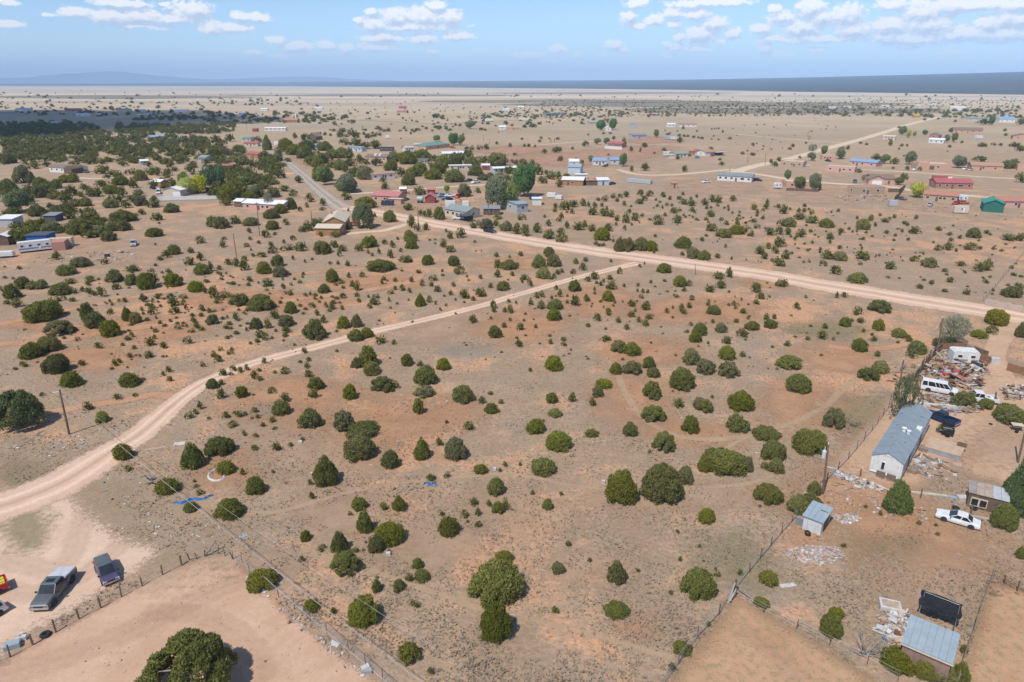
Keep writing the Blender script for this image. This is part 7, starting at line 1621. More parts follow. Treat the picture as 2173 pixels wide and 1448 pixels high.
box_unit('box_trailer', 'grey weathered storage trailer left of the orange roofed house', (1886, 438), (1904, 438.5), 2.4, 2.5, W_GREY, wins=0, zb=0.2, round_=0.03, door=False, land='the grey storage trailer')
box_unit('box_trailer', 'long silver trailer lying along the looping lane', (1330, 387), (1380, 392), 2.4, 2.1, mat('silver_skin', (0.40, 0.44, 0.45), rough=0.45, var=0.1), wins=0, zb=0.2, round_=0.1, door=False, wheels=False, land='the long silver trailer')
box_unit('box_trailer', 'white box trailer left behind the long cream ranch house', (945, 442.5), (966, 442.5), 2.4, 3.0, RV, wins=0, round_=0.05, door=False)
box_unit('box_trailer', 'white box trailer right behind the long cream ranch house', (981, 443), (995, 443), 2.4, 3.0, RV, wins=0, round_=0.05, door=False)
box_unit('box_trailer', 'white trailer stack on the tan yard above the white shed', (1160, 420), (1178, 421), 2.4, 2.2, RV, wins=0, round_=0.05, door=False, zb=0.3)
box_unit('box_trailer', 'low white trailer right of the white trailer stack', (1178, 424), (1191, 425), 2.4, 1.9, RV, wins=0, round_=0.05, door=False, zb=0.3)
box_unit('box_trailer', 'far white trailer along the right hand far road', (2071, 295.5), (2085, 295.5), 2.6, 3.2, RV, wins=0, round_=0.05, door=False)
for (a, b, lb) in [(1759, 1776, 'leftmost of the far white trailers on the right plain'), (1791, 1807, 'second from left of the far white trailers on the right plain'), (1872, 1887, 'third from left of the far white trailers on the right plain'), (1944, 1958, 'fourth from left of the far trailers on the right plain, green backed'), (1971, 1986, 'rightmost of the far white trailers on the right plain')]:
    y = {1759: 231, 1791: 230, 1872: 228, 1944: 226, 1971: 225}[a]
    box_unit('box_trailer', lb, (a, y), (b, y), 6, 4.5, RV, wins=0, door=False, zb=0.2, wheels=False, round_=0.1)
def semi(p0, p1, cabcol, label, flip=False, box=RV):
    c, rz, L = frame_of(p0, p1); s = -1 if not flip else 1
    root = empty('semi_truck', c, rz, label, 'truck')
    MB().box((-s * L * 0.14, 1.3, 2.6), (L * 0.68, 2.6, 2.8)).build('trailer_box', box, root)
    MB().prism([(s * L * .24, .6), (s * L * .5, .6), (s * L * .5, 1.7), (s * L * .40, 2.1), (s * L * .37, 3.4), (s * L * .24, 3.6)], (1, 0, 0), (0, 0, 1), (0, 1, 0), 0.1, 2.5).build('cab', PAINTS[cabcol], root)
    for x in (-.42, -.36, .28, .42):
        for y in (0.2, 2.4): MB().tube([(s * L * x, y - .15, .5), (s * L * x, y + .15, .5)], .5, 10).build('wheel', BLACK, root)
    return root
semi((1022, 258.5), (1047, 258.5), 'blue', 'far truck with blue cab and white trailer on the highway')
semi((1102, 256.5), (1125, 256.5), 'white', 'far all white truck on the highway left of the bridge', True)
semi((1378, 245.5), (1397, 245), 'red', 'far truck with red cab on the highway')
semi((107, 265), (135, 265), 'orange', 'far truck with pale trailer and orange cab on the left highway', True, W_BLUE)
c, rz, L = frame_of((884, 431.5), (898, 431.5))
tk = empty('tank_trailer', c, rz, 'silver rounded tank trailer left of the red barn', 'trailer')
MB().tube([(-L / 2, 1.2, 1.7), (-L / 2 + .3, 1.2, 1.7), (L / 2 - .3, 1.2, 1.7), (L / 2, 1.2, 1.7)], [.7, 1.15, 1.15, .7], 14).build('tank', mat('silver_skin', (0.4, 0.44, 0.45)), tk, smooth=False)
for x in (-.8, .8): MB().tube([(x, .1, .4), (x, 2.3, .4)], .4, 10).build('wheel', BLACK, tk)
c, rz, L = frame_of((1997, 925), (2022, 930))
ut = empty('utility_trailer', c, rz, 'open black utility trailer below the blue pickup', 'trailer')
MB().box((0, 1.3, .55), (L, 2.6, .12)).build('bed', PLASTIC, ut)
for x, y, a, b_ in ((0, 0, L, .08), (0, 2.6, L, .08), (-L / 2, 1.3, .08, 2.5), (L / 2, 1.3, .08, 2.5)): MB().box((x, y, .9), (a, b_, .6)).build('side_board', BLACK, ut)
MB().tube([(-1.0, .7, .66), (-.4, .5, .68), (.5, .8, .67), (1.0, 1.4, .66), (.3, 1.9, .67), (-.8, 1.7, .66)], .05, 5).build('hose', STEEL, ut)
for y in (-.12, 2.72): link('wheel', CM['sedan']['wheel'], ut, (0, y, .33))
# highway bridge and the tiny cart
c, rz, L = frame_of((1157, 251), (1198, 250.5))
br = empty('highway_bridge', c, rz, 'far green grey bridge carrying a road over the highway', 'bridge')
MB().box((0, 5, 6.6), (L, 10, 1.5)).build('deck', mat('bridge_green', (0.16, 0.24, 0.24), var=0.1), br)
for x in (-.18, .18): MB().box((L * x, 5, 3), (1.5, 8, 6)).build('pier', CONCRETE, br)
for s in (-1, 1): MB().prism([(s * L * .5, 0), (s * L * .34, 0), (s * L * .5, 6)], (1, 0, 0), (0, 0, 1), (0, 1, 0), 0, 10).build('abutment', mat('earth_bank', (0.40, 0.30, 0.21)), br)
# ------------------------------------------------------------------ poles, wires, fences, scrap
def pole(px, py, tx, ty, label, arm=0.0, trafo=False, r=0.13, insul=True, name='utility_pole', armrot=0.6, hmax=14):
    b = gp(px, py); dep_b = b.y * CP + H * SP
    # height from the place of the top in the photograph
    lo, hi = 0.5, 25.0
    for _ in range(40):
        m_ = (lo + hi) / 2
        if to_pix((b.x, b.y, m_))[1] > ty: lo = m_
        else: hi = m_
    h = min(lo, hmax)
    dtop = pix_dir(tx, ty); t = b.y / dtop.y
    lean = max(-0.5, min(0.5, dtop.x * t - b.x))
    root = empty(name, b, 0, label, 'utility pole')
    MB().tube([(0, 0, -0.1), (lean * .5, 0, h * .5), (lean, 0, h)], [r * 1.15, r, r * .8], 8).build('post', POLEWOOD, root)
    top = Vector((lean, 0, h))
    if arm:
        d = Vector((math.cos(armrot), math.sin(armrot), 0))
        a = MB().beam(top - d * arm / 2 - Vector((0, 0, .35)), top + d * arm / 2 - Vector((0, 0, .35)), .10, .12).build('crossarm', POLEWOOD, root)
        for s in (-.45, .45): MB().tube([top + d * arm * s - Vector((0, 0, .28)), top + d * arm * s - Vector((0, 0, .06))], .05, 6).build('insulator', TRIM, a)
    elif insul: MB().tube([top, top + Vector((0, 0, .22))], .06, 6).build('insulator', TRIM, root)
    if trafo:
        MB().tube([top + Vector((-.36, -.1, -1.9)), top + Vector((-.36, -.1, -0.95)), top + Vector((-.36, -.1, -.85))], [.26, .26, .18], 12).build('transformer', mat('transformer_grey', (0.55, 0.58, 0.60), rough=0.4, var=0.06), root)
        MB().tube([top + Vector((-.36, -.1, -.85)), top + Vector((-.36, -.1, -.35))], .05, 6).build('bushing', TRIM, root)
    return b + top
P1 = pole(147, 922, 126, 826, 'dark wooden utility pole beside the large pinyon at left', r=0.15)
MB().box((0, 0, 0), (.9, .1, .12), rz=.5).build('bracket', TRIM, COL.objects['utility_pole'], (-0.3, 0, 7.2))
P2 = pole(1746, 1049, 1750, 943, 'utility pole with grey transformer by the wire fence', trafo=True)
P3 = pole(1903, 858, 1911, 763, 'leaning utility pole beside the elm at the junk yard', arm=0)
P4 = pole(1990, 741, 1998, 675, 'utility pole at the junk yard corner before the wispy tree')
P5 = pole(2160, 982, 2172, 866, 'brown utility pole cut by the right edge')
P6 = pole(502, 547, 495, 495, 'thin utility pole among junipers left of centre')
P7 = pole(551, 501, 551, 430, 'tall pale utility pole before the pink house with white roofs', arm=1.6)
P8 = pole(661, 468, 660, 447, 'short dark utility pole left of the tan roofed house')
P9 = pole(888, 481, 886, 438, 'utility pole at the left end of the cream ranch house hedge')
P10 = pole(1037, 458, 1036, 432, 'pale utility pole before the big elm pair', arm=1.4)
P11 = pole(1476, 584, 1475, 560, 'thin pale pole at the edge of the dirt road', r=.08)
P12 = pole(1586.5, 345, 1586.5, 324, 'utility pole near the far road fork, left of its neighbour')
P13 = pole(1623.5, 350, 1625, 327, 'utility pole near the far road fork, right of its neighbour', arm=2.0)
P14 = pole(1549, 367, 1549, 353, 'slim pole at the far road fork')
P15 = pole(634, 322, 633, 312, 'pole above the bend of the paved road', arm=2.0)
P16 = pole(1026, 300, 1026, 285, 'far pole on the field, left of its taller neighbour', r=.12)
P17 = pole(1039, 305, 1039, 294, 'far pole on the field beside a pale hut', r=.12)
pole(1169, 303, 1169, 294, 'white gate post on the far orange field, left one', r=.3, insul=False, name='gate_post')
pole(1177, 302, 1177, 293, 'white gate post on the far orange field, right one', r=.3, insul=False, name='gate_post')
pole(2112, 856, 2114, 832, 'stub of a pole in front of the junk yard', r=.14, insul=False)
pole(104, 287, 103, 272, 'slim pole in the dark woodland band', r=.14)
pole(524, 280, 523, 262, 'far pole on the shaded field left of the red shed', r=.14)

WIRE = mat('cable', (0.36, 0.36, 0.37), rough=0.5, var=0.1)
def wire(a, b, sag, label, r=0.022, n=24):
    pts = [a.lerp(b, i / n) - Vector((0, 0, sag * 4 * (i / n) * (1 - i / n))) for i in range(n + 1)]
    o = MB().tube(pts, r, 5).build('power_line', WIRE)
    return tag(o, label, 'cable')
def aloft(px, py, z):
    d = pix_dir(px, py); t = (H - z) / -d.z
    return Vector((d.x * t, d.y * t, z))
Q = aloft(1180, 1640, 9.0)
wire(P1 + Vector((0, 0, -1.0)), aloft(1125, 1620, 8.0), 1.0, 'thick cable running from the left pole down to the bottom edge', 0.028)
wire(P1, aloft(1330, 1640, 9.5), 1.1, 'upper thin cable from the left pole crossing the lower field', 0.014)
wire(aloft(560, 1224, 7.0), aloft(960, 1560, 7.2), 0.3, 'second thick cable starting above the fence juniper', 0.026)
wire(P1, aloft(-200, 640, 8.0), .6, 'cable from the left pole leaving at the left edge', 0.016)
wire(P5, P2, 1.0, 'cable between the right edge pole and the transformer pole', 0.014)
wire(P3, P4, .7, 'cable between the two junk yard poles', 0.014)
wire(P3, P2, .8, 'cable between the elm pole and the transformer pole', 0.014)
wire(P6, P7, 1.0, 'cable between the two poles left of centre', 0.02)

def fence(label, pts, spacing, ph, wires, group=None, mpost=POLEWOOD, pr=0.06, rail=False, jit=0.05, name='wire_fence', lean=0.06, wr=0.012, cat='fence'):
    g = [gp(*p) for p in pts]
    root = empty(name, g[0], 0, label, cat, group); o = g[0]
    P = []
    for a, b in zip(g[:-1], g[1:]):
        n = max(1, int(round((b - a).length / spacing)))
        P += [a.lerp(b, i / n) for i in range(n)]
    P.append(g[-1]); r = random.Random(len(P))
    tops = []
    for p in P:
        q = p - o; hh = ph * r.uniform(0.85, 1.15); l = Vector((r.uniform(-lean, lean), r.uniform(-lean, lean), 0))
        MB().tube([q + Vector((0, 0, -.1)), q + l + Vector((0, 0, hh))], pr * r.uniform(.8, 1.2), 6).build('post', mpost, root)
        tops.append((q, l))
    for k in range(wires):
        z = ph * (k + 1) / (wires + 0.4); mb = MB()
        for (a, la), (b, lb) in zip(tops[:-1], tops[1:]):
            mb.tube([a + la * .5 + Vector((0, 0, z)), b + lb * .5 + Vector((0, 0, z + r.uniform(-jit, jit)))], 0.035 if rail else wr, 4, cap=False)
        mb.build('rail' if rail else 'wire', mpost if rail else WIRE, root)
    return root
fence('wooden post fence along the sandy yard with parked cars', [(-60,1430),(22,1395),(70,1369),(119,1342),(168,1314),(214,1290.5),(258,1267),(302,1244),(345,1220),(386,1200)], 3.0, 1.35, 3, pr=.085)
fence('leaning thin post fence at the top corner of the pink paddock', [(386,1200),(403,1189),(418,1185),(435,1181),(462,1175),(495,1187)], 1.6, 1.1, 3, pr=.06, lean=.25)
MB().beam((0, 0, 0.1), (1.0, 1.0, 1.5), .2, .1).build('leaning_plank', WOODP, None, gp(436, 1181)); tag(COL.objects[-1], 'weathered plank leaning on the paddock corner fence', 'plank')
fence('thin wire fence along the long right side of the pink paddock', [(495,1187),(515,1195),(530,1217),(592,1268),(625,1293),(659,1319),(694,1345),(740,1382),(812,1443),(900,1520)], 3.2, 1.3, 4, mpost=RUST, pr=.035)
fence('long wire fence dividing the scrubland from the right hand lots', [(1390,1480),(1440,1410),(1480,1355),(1525,1305),(1556,1258),(1590,1215),(1635,1160),(1680,1108),(1720,1065),(1755,1020),(1800,975),(1850,915),(1885,868)], 3.4, 1.35, 4, mpost=RUST, pr=.045)
fence('wire fence above the orange paddock running to the steel roofed shed', [(1560,1268),(1620,1300),(1690,1335),(1760,1370),(1840,1410),(1905,1445)], 3.4, 1.25, 3, mpost=RUST, pr=.04)
fence('old post and rail fence right of the steel roofed shed', [(2030,1450),(2046,1395),(2062,1350),(2078,1300),(2092,1262),(2105,1228)], 2.6, 1.3, 3, pr=.07, rail=True, mpost=WOODP)
fence('low pole fence at the top of the sandy pen', [(2105,1228),(2130,1240),(2158,1255),(2200,1275)], 2.8, 1.3, 2, pr=.07, rail=True, mpost=RUST)
fence('sparse post fence below the mobile home', [(1755,1020),(1825,1012),(1953,1058),(2060,1090)], 6.0, 1.4, 1, pr=.09)
fence('wire fence of the lot at the right edge by the board fence', [(2085,640),(2105,618),(2128,590),(2155,560),(2180,530)], 4.5, 1.4, 3, pr=.06, mpost=WOODP)
fence('long far field fence below the long white house', [(1400,395),(1500,409),(1600,420),(1740,432),(1850,440),(1960,447),(2080,456),(2200,466)], 7.0, 1.3, 2, pr=.06, mpost=WOODP, wr=.02)
fence('fence along the right side yard of the brick house', [(2100,412),(2060,440),(2055,452)], 5, 1.4, 2, mpost=WOODP)
fence('far field fence past the white gate posts', [(1177,303),(1260,298),(1340,291)], 9, 1.5, 2, mpost=WOODP, wr=.03)
fence('fence lane left of the white roofed workshop', [(50,428),(120,424),(220,425),(310,422)], 6, 1.3, 2, mpost=WOODP, wr=.02)
fence('pipe fence around the field of the pink adobe house', [(1740,384),(1800,377),(1850,370)], 6, 1.4, 2, mpost=WOODP, wr=.03)
# fence corner brace
b = gp(1557, 1260)
cb = empty('corner_brace', b, 0, 'leaning timber brace where the wire fences meet', 'fence post')
LANDMARKS.append((1557, 1258, 'the leaning timber brace of the wire fence'))
MB().tube([(0, 0, -.1), (.05, 0, 1.9)], .14, 7).build('post', POLEWOOD, cb); MB().beam((-1.1, -1.6, .05), (0, 0, 1.5), .16).build('brace', GREYWOOD, cb); MB().beam((1.6, -1.0, .05), (.05, 0, 1.4), .09).build('brace', GREYWOOD, cb); MB().beam((-.9, -1.5, .3), (.1, -.3, .9), .14).build('brace', STEEL, cb)

def board_fence(label, pts, bw, bh, m, name='board_fence', gap=.03, tilt=.04, cat='fence', piece='board', frame=True):
    g = [gp(*p) for p in pts]; o = g[0]; root = empty(name, o, 0, label, cat); r = random.Random(9)
    for a, b in zip(g[:-1], g[1:]):
        d = b - a; L = d.length; n = max(1, int(L / bw)); rz = math.atan2(d.y, d.x); u = d.normalized()
        for i in range(n):
            p = a - o + u * (i + .5) * L / n; h = bh * r.uniform(.88, 1.1)
            q = MB().box((0, 0, h / 2), (L / n - gap, .05, h)).build(piece, m if not isinstance(m, list) else r.choice(m), root, p + Vector((-u.y, u.x, 0)) * .02 * (i % 2))
            q.rotation_euler = (r.uniform(-tilt, tilt), r.uniform(-tilt, tilt) * .5, rz)
        if frame:
            for z in (.35, .8): MB().beam(a - o + Vector((-u.y, u.x, 0)) * .09 + Vector((0, 0, bh * z)), b - o + Vector((-u.y, u.x, 0)) * .09 + Vector((0, 0, bh * z)), .07).build('rail', WOODP, root)
    return root
OLDB = [W_BROWN, mat('rust_sheet', (0.30, 0.16, 0.09), var=.25), mat('grey_board', (0.33, 0.28, 0.24), var=.2)]
board_fence('patched rusty sheet fence along the left side of the junk yard', [(1997,744),(1980,757),(1962,778),(1942,806),(1925,828)], 1.1, 2.0, OLDB, tilt=.08, piece='sheet')
board_fence('low dark scrap fence along the back of the junk yard', [(1997,742),(2020,741),(2050,742),(2095,760)], 1.4, 1.3, OLDB, tilt=.10, piece='sheet')
board_fence('dark horizontal pallet fence right of the white camper', [(2076,765),(2100,774)], 1.6, 1.6, OLDB, piece='pallet')
board_fence('dark pallet fence at the right edge of the junk yard', [(2135,786),(2172,797),(2215,810)], 1.6, 1.6, OLDB, piece='pallet')
board_fence('pale board fence at the right edge beside the dirt road', [(2089,648),(2130,656),(2178,666),(2230,676)], 1.15, 1.7, [mat('pale_board', (0.50, 0.40, 0.33), var=.15), mat('pale_board2', (0.46, 0.36, 0.30), var=.15)], tilt=.02)
board_fence('long white yard wall of the white roofed workshop', [(316,425.5),(390,424),(466,422)], 4.0, 1.6, W_WHITE, name='yard_wall', cat='wall', piece='wall_panel', frame=False, tilt=0, gap=.04)
board_fence('white yard fence of the far red roofed house', [(1283,315.5),(1300,317),(1320,318)], 4.0, 2.2, W_WHITE, name='yard_fence', piece='panel', frame=False, tilt=0)
board_fence('dark screen fence beside the unfinished house', [(1884,408),(1908,409),(1921,398)], 2.4, 1.8, W_BROWN, name='screen_fence', piece='panel')
board_fence('dark screen fence left of the orange roofed house', [(1897,428),(1909,415),(1919,402)], 2.4, 2.0, W_BROWN, name='screen_fence', piece='panel')
board_fence('grey picket fence around the peach adobe house yard', [(1668,405),(1700,406),(1735,408),(1743,402)], .9, 1.4, W_BROWN, piece='board', frame=False)

# solar panel, deck, posts, scrap
def slab(name, label, px, py, size, m, rz=0.0, z=0.0, tilt=None, cat=None, M=None):
    o = MB().box((0, 0, size[2] / 2), size).build(name, m, None, gp(px, py) + Vector((0, 0, z)))
    o.rotation_euler = (tilt[0] if tilt else 0, tilt[1] if tilt else 0, rz)
    return tag(o, label, cat or name.replace('_', ' '))
sp = empty('solar_panel', gp(823, 436), 0, 'dark tilted solar panel before the faded red roofed house', 'solar panel')
for i in range(4): MB().box((-2.2 + i * 1.45, 0, 1.2), (1.4, 2.6, .06), M=Matrix.Rotation(.7, 3, 'X')).build('panel', mat('solar_glass', (0.02, 0.028, 0.05), rough=.15, spec=.6), sp)
for x in (-1.8, 1.8): MB().beam((x, .3, 0), (x, .3, 1.1), .12).build('post', STEEL, sp)
dk = empty('deck', gp(2003, 957), rz0, 'tan plywood deck beside the mobile home door', 'deck')
LANDMARKS.append((2003, 950, 'the plywood deck'))
for i in range(6): MB().box((0, -1.6 + i * .66, .72 + .004 * (i % 2)), (4.6, .63, .06)).build('deck_board', mat('plywood', (0.52, 0.37, 0.25), var=.12), dk)
for x in (-2.1, 2.1):
    for y in (-1.7, 1.8): MB().box((x, y, .35), (.14, .14, .7)).build('post', WOODP, dk)
MB().box((0, -2.0, .36), (4.6, .05, .66)).build('skirt', STEEL, dk)
MB().box((1.9, 1.4, 1.1), (1.2, .06, .7)).build('railing', W_BROWN, dk)
LITC = [mat('scrap_white', (0.56, 0.545, 0.52), var=.15), mat('scrap_tan', (0.48, 0.36, 0.25), var=.2), mat('scrap_grey', (0.36, 0.36, 0.36), var=.2), mat('scrap_rust', (0.26, 0.13, 0.075), var=.25), mat('scrap_blue', (0.13, 0.20, 0.33), var=.2), mat('scrap_black', (0.04, 0.04, 0.045)), mat('scrap_wood', (0.38, 0.25, 0.15), var=.25), mat('scrap_pink', (0.52, 0.39, 0.34), var=.2)]
def scrap(label, poly, n, weights, size=(.15, .9), seed=1, flat=.5, name='scrap_pile', cat='scrap', heap=0.0):
    """heap or litter of boards, sheets, boxes; too many and too mixed to count"""
    r = random.Random(seed); g = [gp(*p) for p in poly]; pl = [(p.x, p.y) for p in g]
    cx = sum(p[0] for p in pl) / len(pl); cy = sum(p[1] for p in pl) / len(pl); R = max(math.hypot(p[0] - cx, p[1] - cy) for p in pl)
    pxs = [p[0] for p in poly]; pys = [p[1] for p in poly]
    V, Fc, MI = [], [], []; k = 0; t = 0
    while k < n and t < n * 40:
        t += 1
        X, Y = r.uniform(min(pxs), max(pxs)), r.uniform(min(pys), max(pys))
        if not bool(inside(poly, np.array(X), np.array(Y))): continue
        p = gp(X, Y); kind = r.random()
        s = r.uniform(*size)
        if kind < .45: dim = (s * r.uniform(1.5, 4), s * .25, s * .12)
        elif kind < .75: dim = (s * r.uniform(.8, 1.6), s, .05)
        else: dim = (s * .7, s * .6, s * .5)
        z = heap * max(0, 1 - math.hypot(p.x - cx, p.y - cy) / R) * r.random()
        q = Matrix.Rotation(r.uniform(0, 6.28), 3, 'Z') @ Matrix.Rotation(r.gauss(0, .22 * (1 - flat) + .03), 3, 'X') @ Matrix.Rotation(r.gauss(0, .22 * (1 - flat) + .03), 3, 'Y')
        mb = MB().box((0, 0, 0), dim, M=q); o = len(V)
        zmin = min(v[2] for v in mb.v)
        V += [(v[0] + p.x, v[1] + p.y, v[2] - zmin + z) for v in mb.v]; Fc += [tuple(i + o for i in f) for f in mb.f]; MI += [r.choices(range(len(LITC)), weights)[0]] * 6; k += 1
    me = bpy.data.meshes.new(name); me.from_pydata(V, [], Fc)
    for m_ in LITC: me.materials.append(m_)
    me.polygons.foreach_set('material_index', MI)
    return tag(link(name, me), label, cat, kind='stuff')
#            white tan grey rust blue black wood pink
scrap('heap of mixed scrap filling the junk yard', [(1985,762),(2015,745),(2095,765),(2085,800),(2070,830),(1990,815),(1955,810)], 420, [2.6,4,3,4,.35,1.5,7,.6], (.25, 1.3), 2, .3, heap=.9)
scrap('scrap along the outer side of the rusty sheet fence', [(1905,775),(1960,772),(1945,800),(1920,825),(1895,820)], 60, [2,3,2,3,.6,.4,4,1], (.2, .8), 3, .5)
scrap('long heap of old planks before the white passenger van', [(1955,838),(2060,850),(2085,872),(2030,880),(1965,862)], 160, [2,3,4,2,.3,.6,4,.5], (.25, 1.0), 4, .5, heap=.5)
scrap('scrap and wood piles at the right edge of the junk yard', [(2125,820),(2175,815),(2175,850),(2130,850)], 90, [3,3,2,4,.8,1.4,4,.5], (.2, .7), 5, .4, heap=.4)
scrap('white rubble line below the wire fence', [(1762,992),(1778,1002),(1830,1022),(1875,1036),(1868,1042),(1820,1034),(1768,1006)], 120, [8,3,1.5,.3,.2,.1,1,2], (.15, .65), 6, .6, heap=.25)
scrap('scrap boards and pieces around the deck', [(1945,962),(1985,975),(2035,985),(2030,1010),(2000,1025),(1940,1005)], 90, [3,4,4,1,.8,.5,4,.5], (.2, .8), 7, .5)
scrap('boxes, paper and broken furniture beside the steel roofed shed', [(1865,1305),(1900,1300),(1930,1318),(1915,1360),(1905,1375),(1875,1365)], 120, [8,4,1,.6,1.6,1,2,1], (.2, .8), 8, .35, heap=.5)
scrap('pink and white rubble spread beside the small tin shed', [(1765,1095),(1815,1090),(1825,1110),(1780,1112)], 120, [5,2,1,.2,0,0,.5,5], (.12, .4), 9, .6)
scrap('pale pink rubble patch above the lower right field', [(1655,1170),(1700,1158),(1775,1160),(1795,1185),(1740,1200),(1680,1190)], 420, [3,1,.8,.2,0,0,.4,7], (.10, .36), 10, .6)
scrap('litter of paper and plastic left of the utility pole', [(20,935),(90,925),(170,925),(190,950),(90,975),(10,965)], 70, [7,1,3,.2,.4,.1,.6,1], (.08, .4), 11, .7, 'litter')
scrap('litter on the weedy verge by the sandy yard', [(190,1000),(330,980),(420,1070),(500,1150),(420,1160),(260,1130)], 110, [7,2,3,.2,.8,.1,.8,1], (.07, .32), 12, .7, 'litter')
scrap('rubbish lying along the paddock wire fence', [(500,1190),(525,1215),(580,1270),(680,1350),(780,1430),(770,1436),(660,1350),(560,1268),(510,1215)], 70, [7,2,1,.2,.6,.2,.6,2], (.08, .36), 13, .7, 'litter')
scrap('small white litter dotted over the open field', [(250,700),(900,560),(1700,620),(1900,900),(1600,1200),(1000,1400),(600,1100),(300,950)], 170, [9,1,1,.1,.2,.3,.2,2], (.07, .34), 14, .8, 'litter')
scrap('scraps of wood and tin below the mobile home', [(1700,1050),(1760,1020),(1860,1040),(1990,1075),(1960,1110),(1780,1100)], 130, [4,4,2,.8,.2,.2,3,3], (.1, .45), 15, .7, 'litter')
scrap('scrap spread around the left dirt yard', [(120,538),(210,535),(290,530),(300,555),(150,560),(40,555)], 120, [5,2,3,.8,1.4,1,2,.5], (.2, .8), 16, .5)
scrap('scrap stacked around the unfinished house', [(1770,420),(1815,412),(1880,415),(1890,426),(1800,430)], 110, [4,3,3,1,.8,1,3,.5], (.3, 1.0), 17, .4)
scrap('yard clutter around the parked group of cars', [(930,425),(990,424),(1000,438),(930,436)], 40, [3,2,2,1,.8,.8,2,.5], (.3, .9), 18, .5)
scrap('yard clutter beside the orange roofed house', [(1920,430),(1985,434),(2030,440),(1960,446)], 45, [3,2,2,1,1.4,.5,2,.5], (.25, .7), 19, .5)
scrap('loose stones on the pink paddock', [(20,1420),(260,1280),(480,1190),(700,1390),(760,1448),(560,1448)], 150, [2,6,1,1.5,0,.2,.6,4], (.04, .16), 20, .7, 'loose_stones', 'stones')
# single pieces
slab('tabletop', 'white board lying on the grass above the curved hose', 381, 942, (1.5, 1.0, .06), LITC[0], .3, cat='board')
slab('plank', 'long pale plank lying left of the white board', 330, 952, (2.9, .28, .05), LITC[7], .35)
slab('bathtub', 'white tub lying before the boxes near the steel roofed shed', 1888, 1290, (2.0, 1.5, .5), LITC[0], -.35, cat='tub')
MB().box((0, 0, .52), (1.5, 1.0, .04)).build('tub_filling', LITC[1], COL.objects['bathtub'])
slab('cardboard_sheet', 'yellowish cardboard sheet in the white rubble line', 1823, 1025, (1.0, .8, .05), mat('cardboard', (0.55, 0.40, 0.22)), .4)
slab('timber', 'long pale timber lying below the mobile home', 1960, 1048, (5.6, .26, .16), R_CREAM, -.22)
slab('metal_bar', 'grey metal rails lying left of the patched roof shed', 2000, 1052, (3.2, .5, .08), R_STEEL, -.3)
slab('concrete_beam', 'grey concrete beam lying right of the white sedan', 2080, 1101, (2.8, .35, .25), CONCRETE, -.3)
slab('white_boat', 'white upturned shell left of the patched roof shed', 2045, 1061, (1.6, .9, .5), LITC[0], -.1, cat='shell')
slab('roof_truss', 'long white truss lying before the plank heap', 1992, 864, (8.6, .55, .5), LITC[0], -.24, cat='truss')
slab('storage_bin', 'white box at the gap in the pallet fence', 2110, 771, (1.5, .8, 1.1), LITC[0], -.2)
slab('rusty_sheet', 'white crumpled sheets lying near a round juniper by the fence', 1672, 1243, (1.8, .5, .08), LITC[0], .2, cat='sheet')
slab('cooler', 'white box by the paddock fence near the bottom edge', 776, 1421, (.7, .5, .4), LITC[0], .6)
slab('cooler', 'white lidded box touching the paddock fence box', 781, 1427, (.7, .5, .35), LITC[2], .2)
slab('paint_bucket', 'white rectangular bucket below the lower juniper cluster', 824, 1178, (.5, .4, .35), LITC[0], .2, cat='bucket')
slab('foam_sheet', 'white foam sheet below the plank corner by the fence', 710, 1367, (1.0, .5, .06), LITC[0], -.5)
slab('metal_sheet', 'grey blue metal sheet beside the paddock corner', 516, 1138, (1.0, .7, .04), R_STEEL, .7)
slab('white_bag', 'white bag beside a small juniper left of centre', 637, 940, (.6, .5, .3), LITC[0], .3, cat='bag')
slab('rubbish_bag', 'small black bag alone on the open field', 948, 898, (.45, .4, .4), LITC[5], .3, cat='bag')
slab('water_bottle', 'pale blue can beside small junipers on the footpath', 1050, 998, (.35, .3, .4), mat('pale_can', (0.5, 0.6, 0.7)), 0, cat='can')
slab('white_bottle', 'white can left of the twin large junipers', 1280, 1026, (.4, .35, .45), LITC[0], 0, cat='can')
slab('rubbish_heap', 'broken grey plastic bath with white pots by the lower left fence', 27, 1374, (1.3, .8, .55), R_STEEL, .5, cat='scrap')
for i, (x, y, s) in enumerate(((38, 1362, .4), (52, 1357, .45), (47, 1349, .35))): slab('flower_pot', ('white pot nearest to the broken grey bath', 'white pot right of the broken grey bath', 'small white pot behind the broken grey bath')[i], x, y, (s, s, s), LITC[0], .3 * i, cat='pot')
slab('metal_drum', 'dark grey drum lying beside a juniper in the left scrub', 384, 553, (1.3, .7, .6), STEEL, .1, cat='drum')
slab('cart', 'small dark cart standing in the left dirt yard', 228, 545, (1.4, .8, .8), PLASTIC, .2)
ct = slab('utility_cart', 'small cart with tan top by the right edge pole', 2156, 914, (1.6, 1.0, .12), R_CREAM, -.3, z=1.0, cat='cart')
for x in (-.6, .6): MB().beam((x, 0, 0), (x, 0, -1.0), .1).build('leg', POLEWOOD, ct)
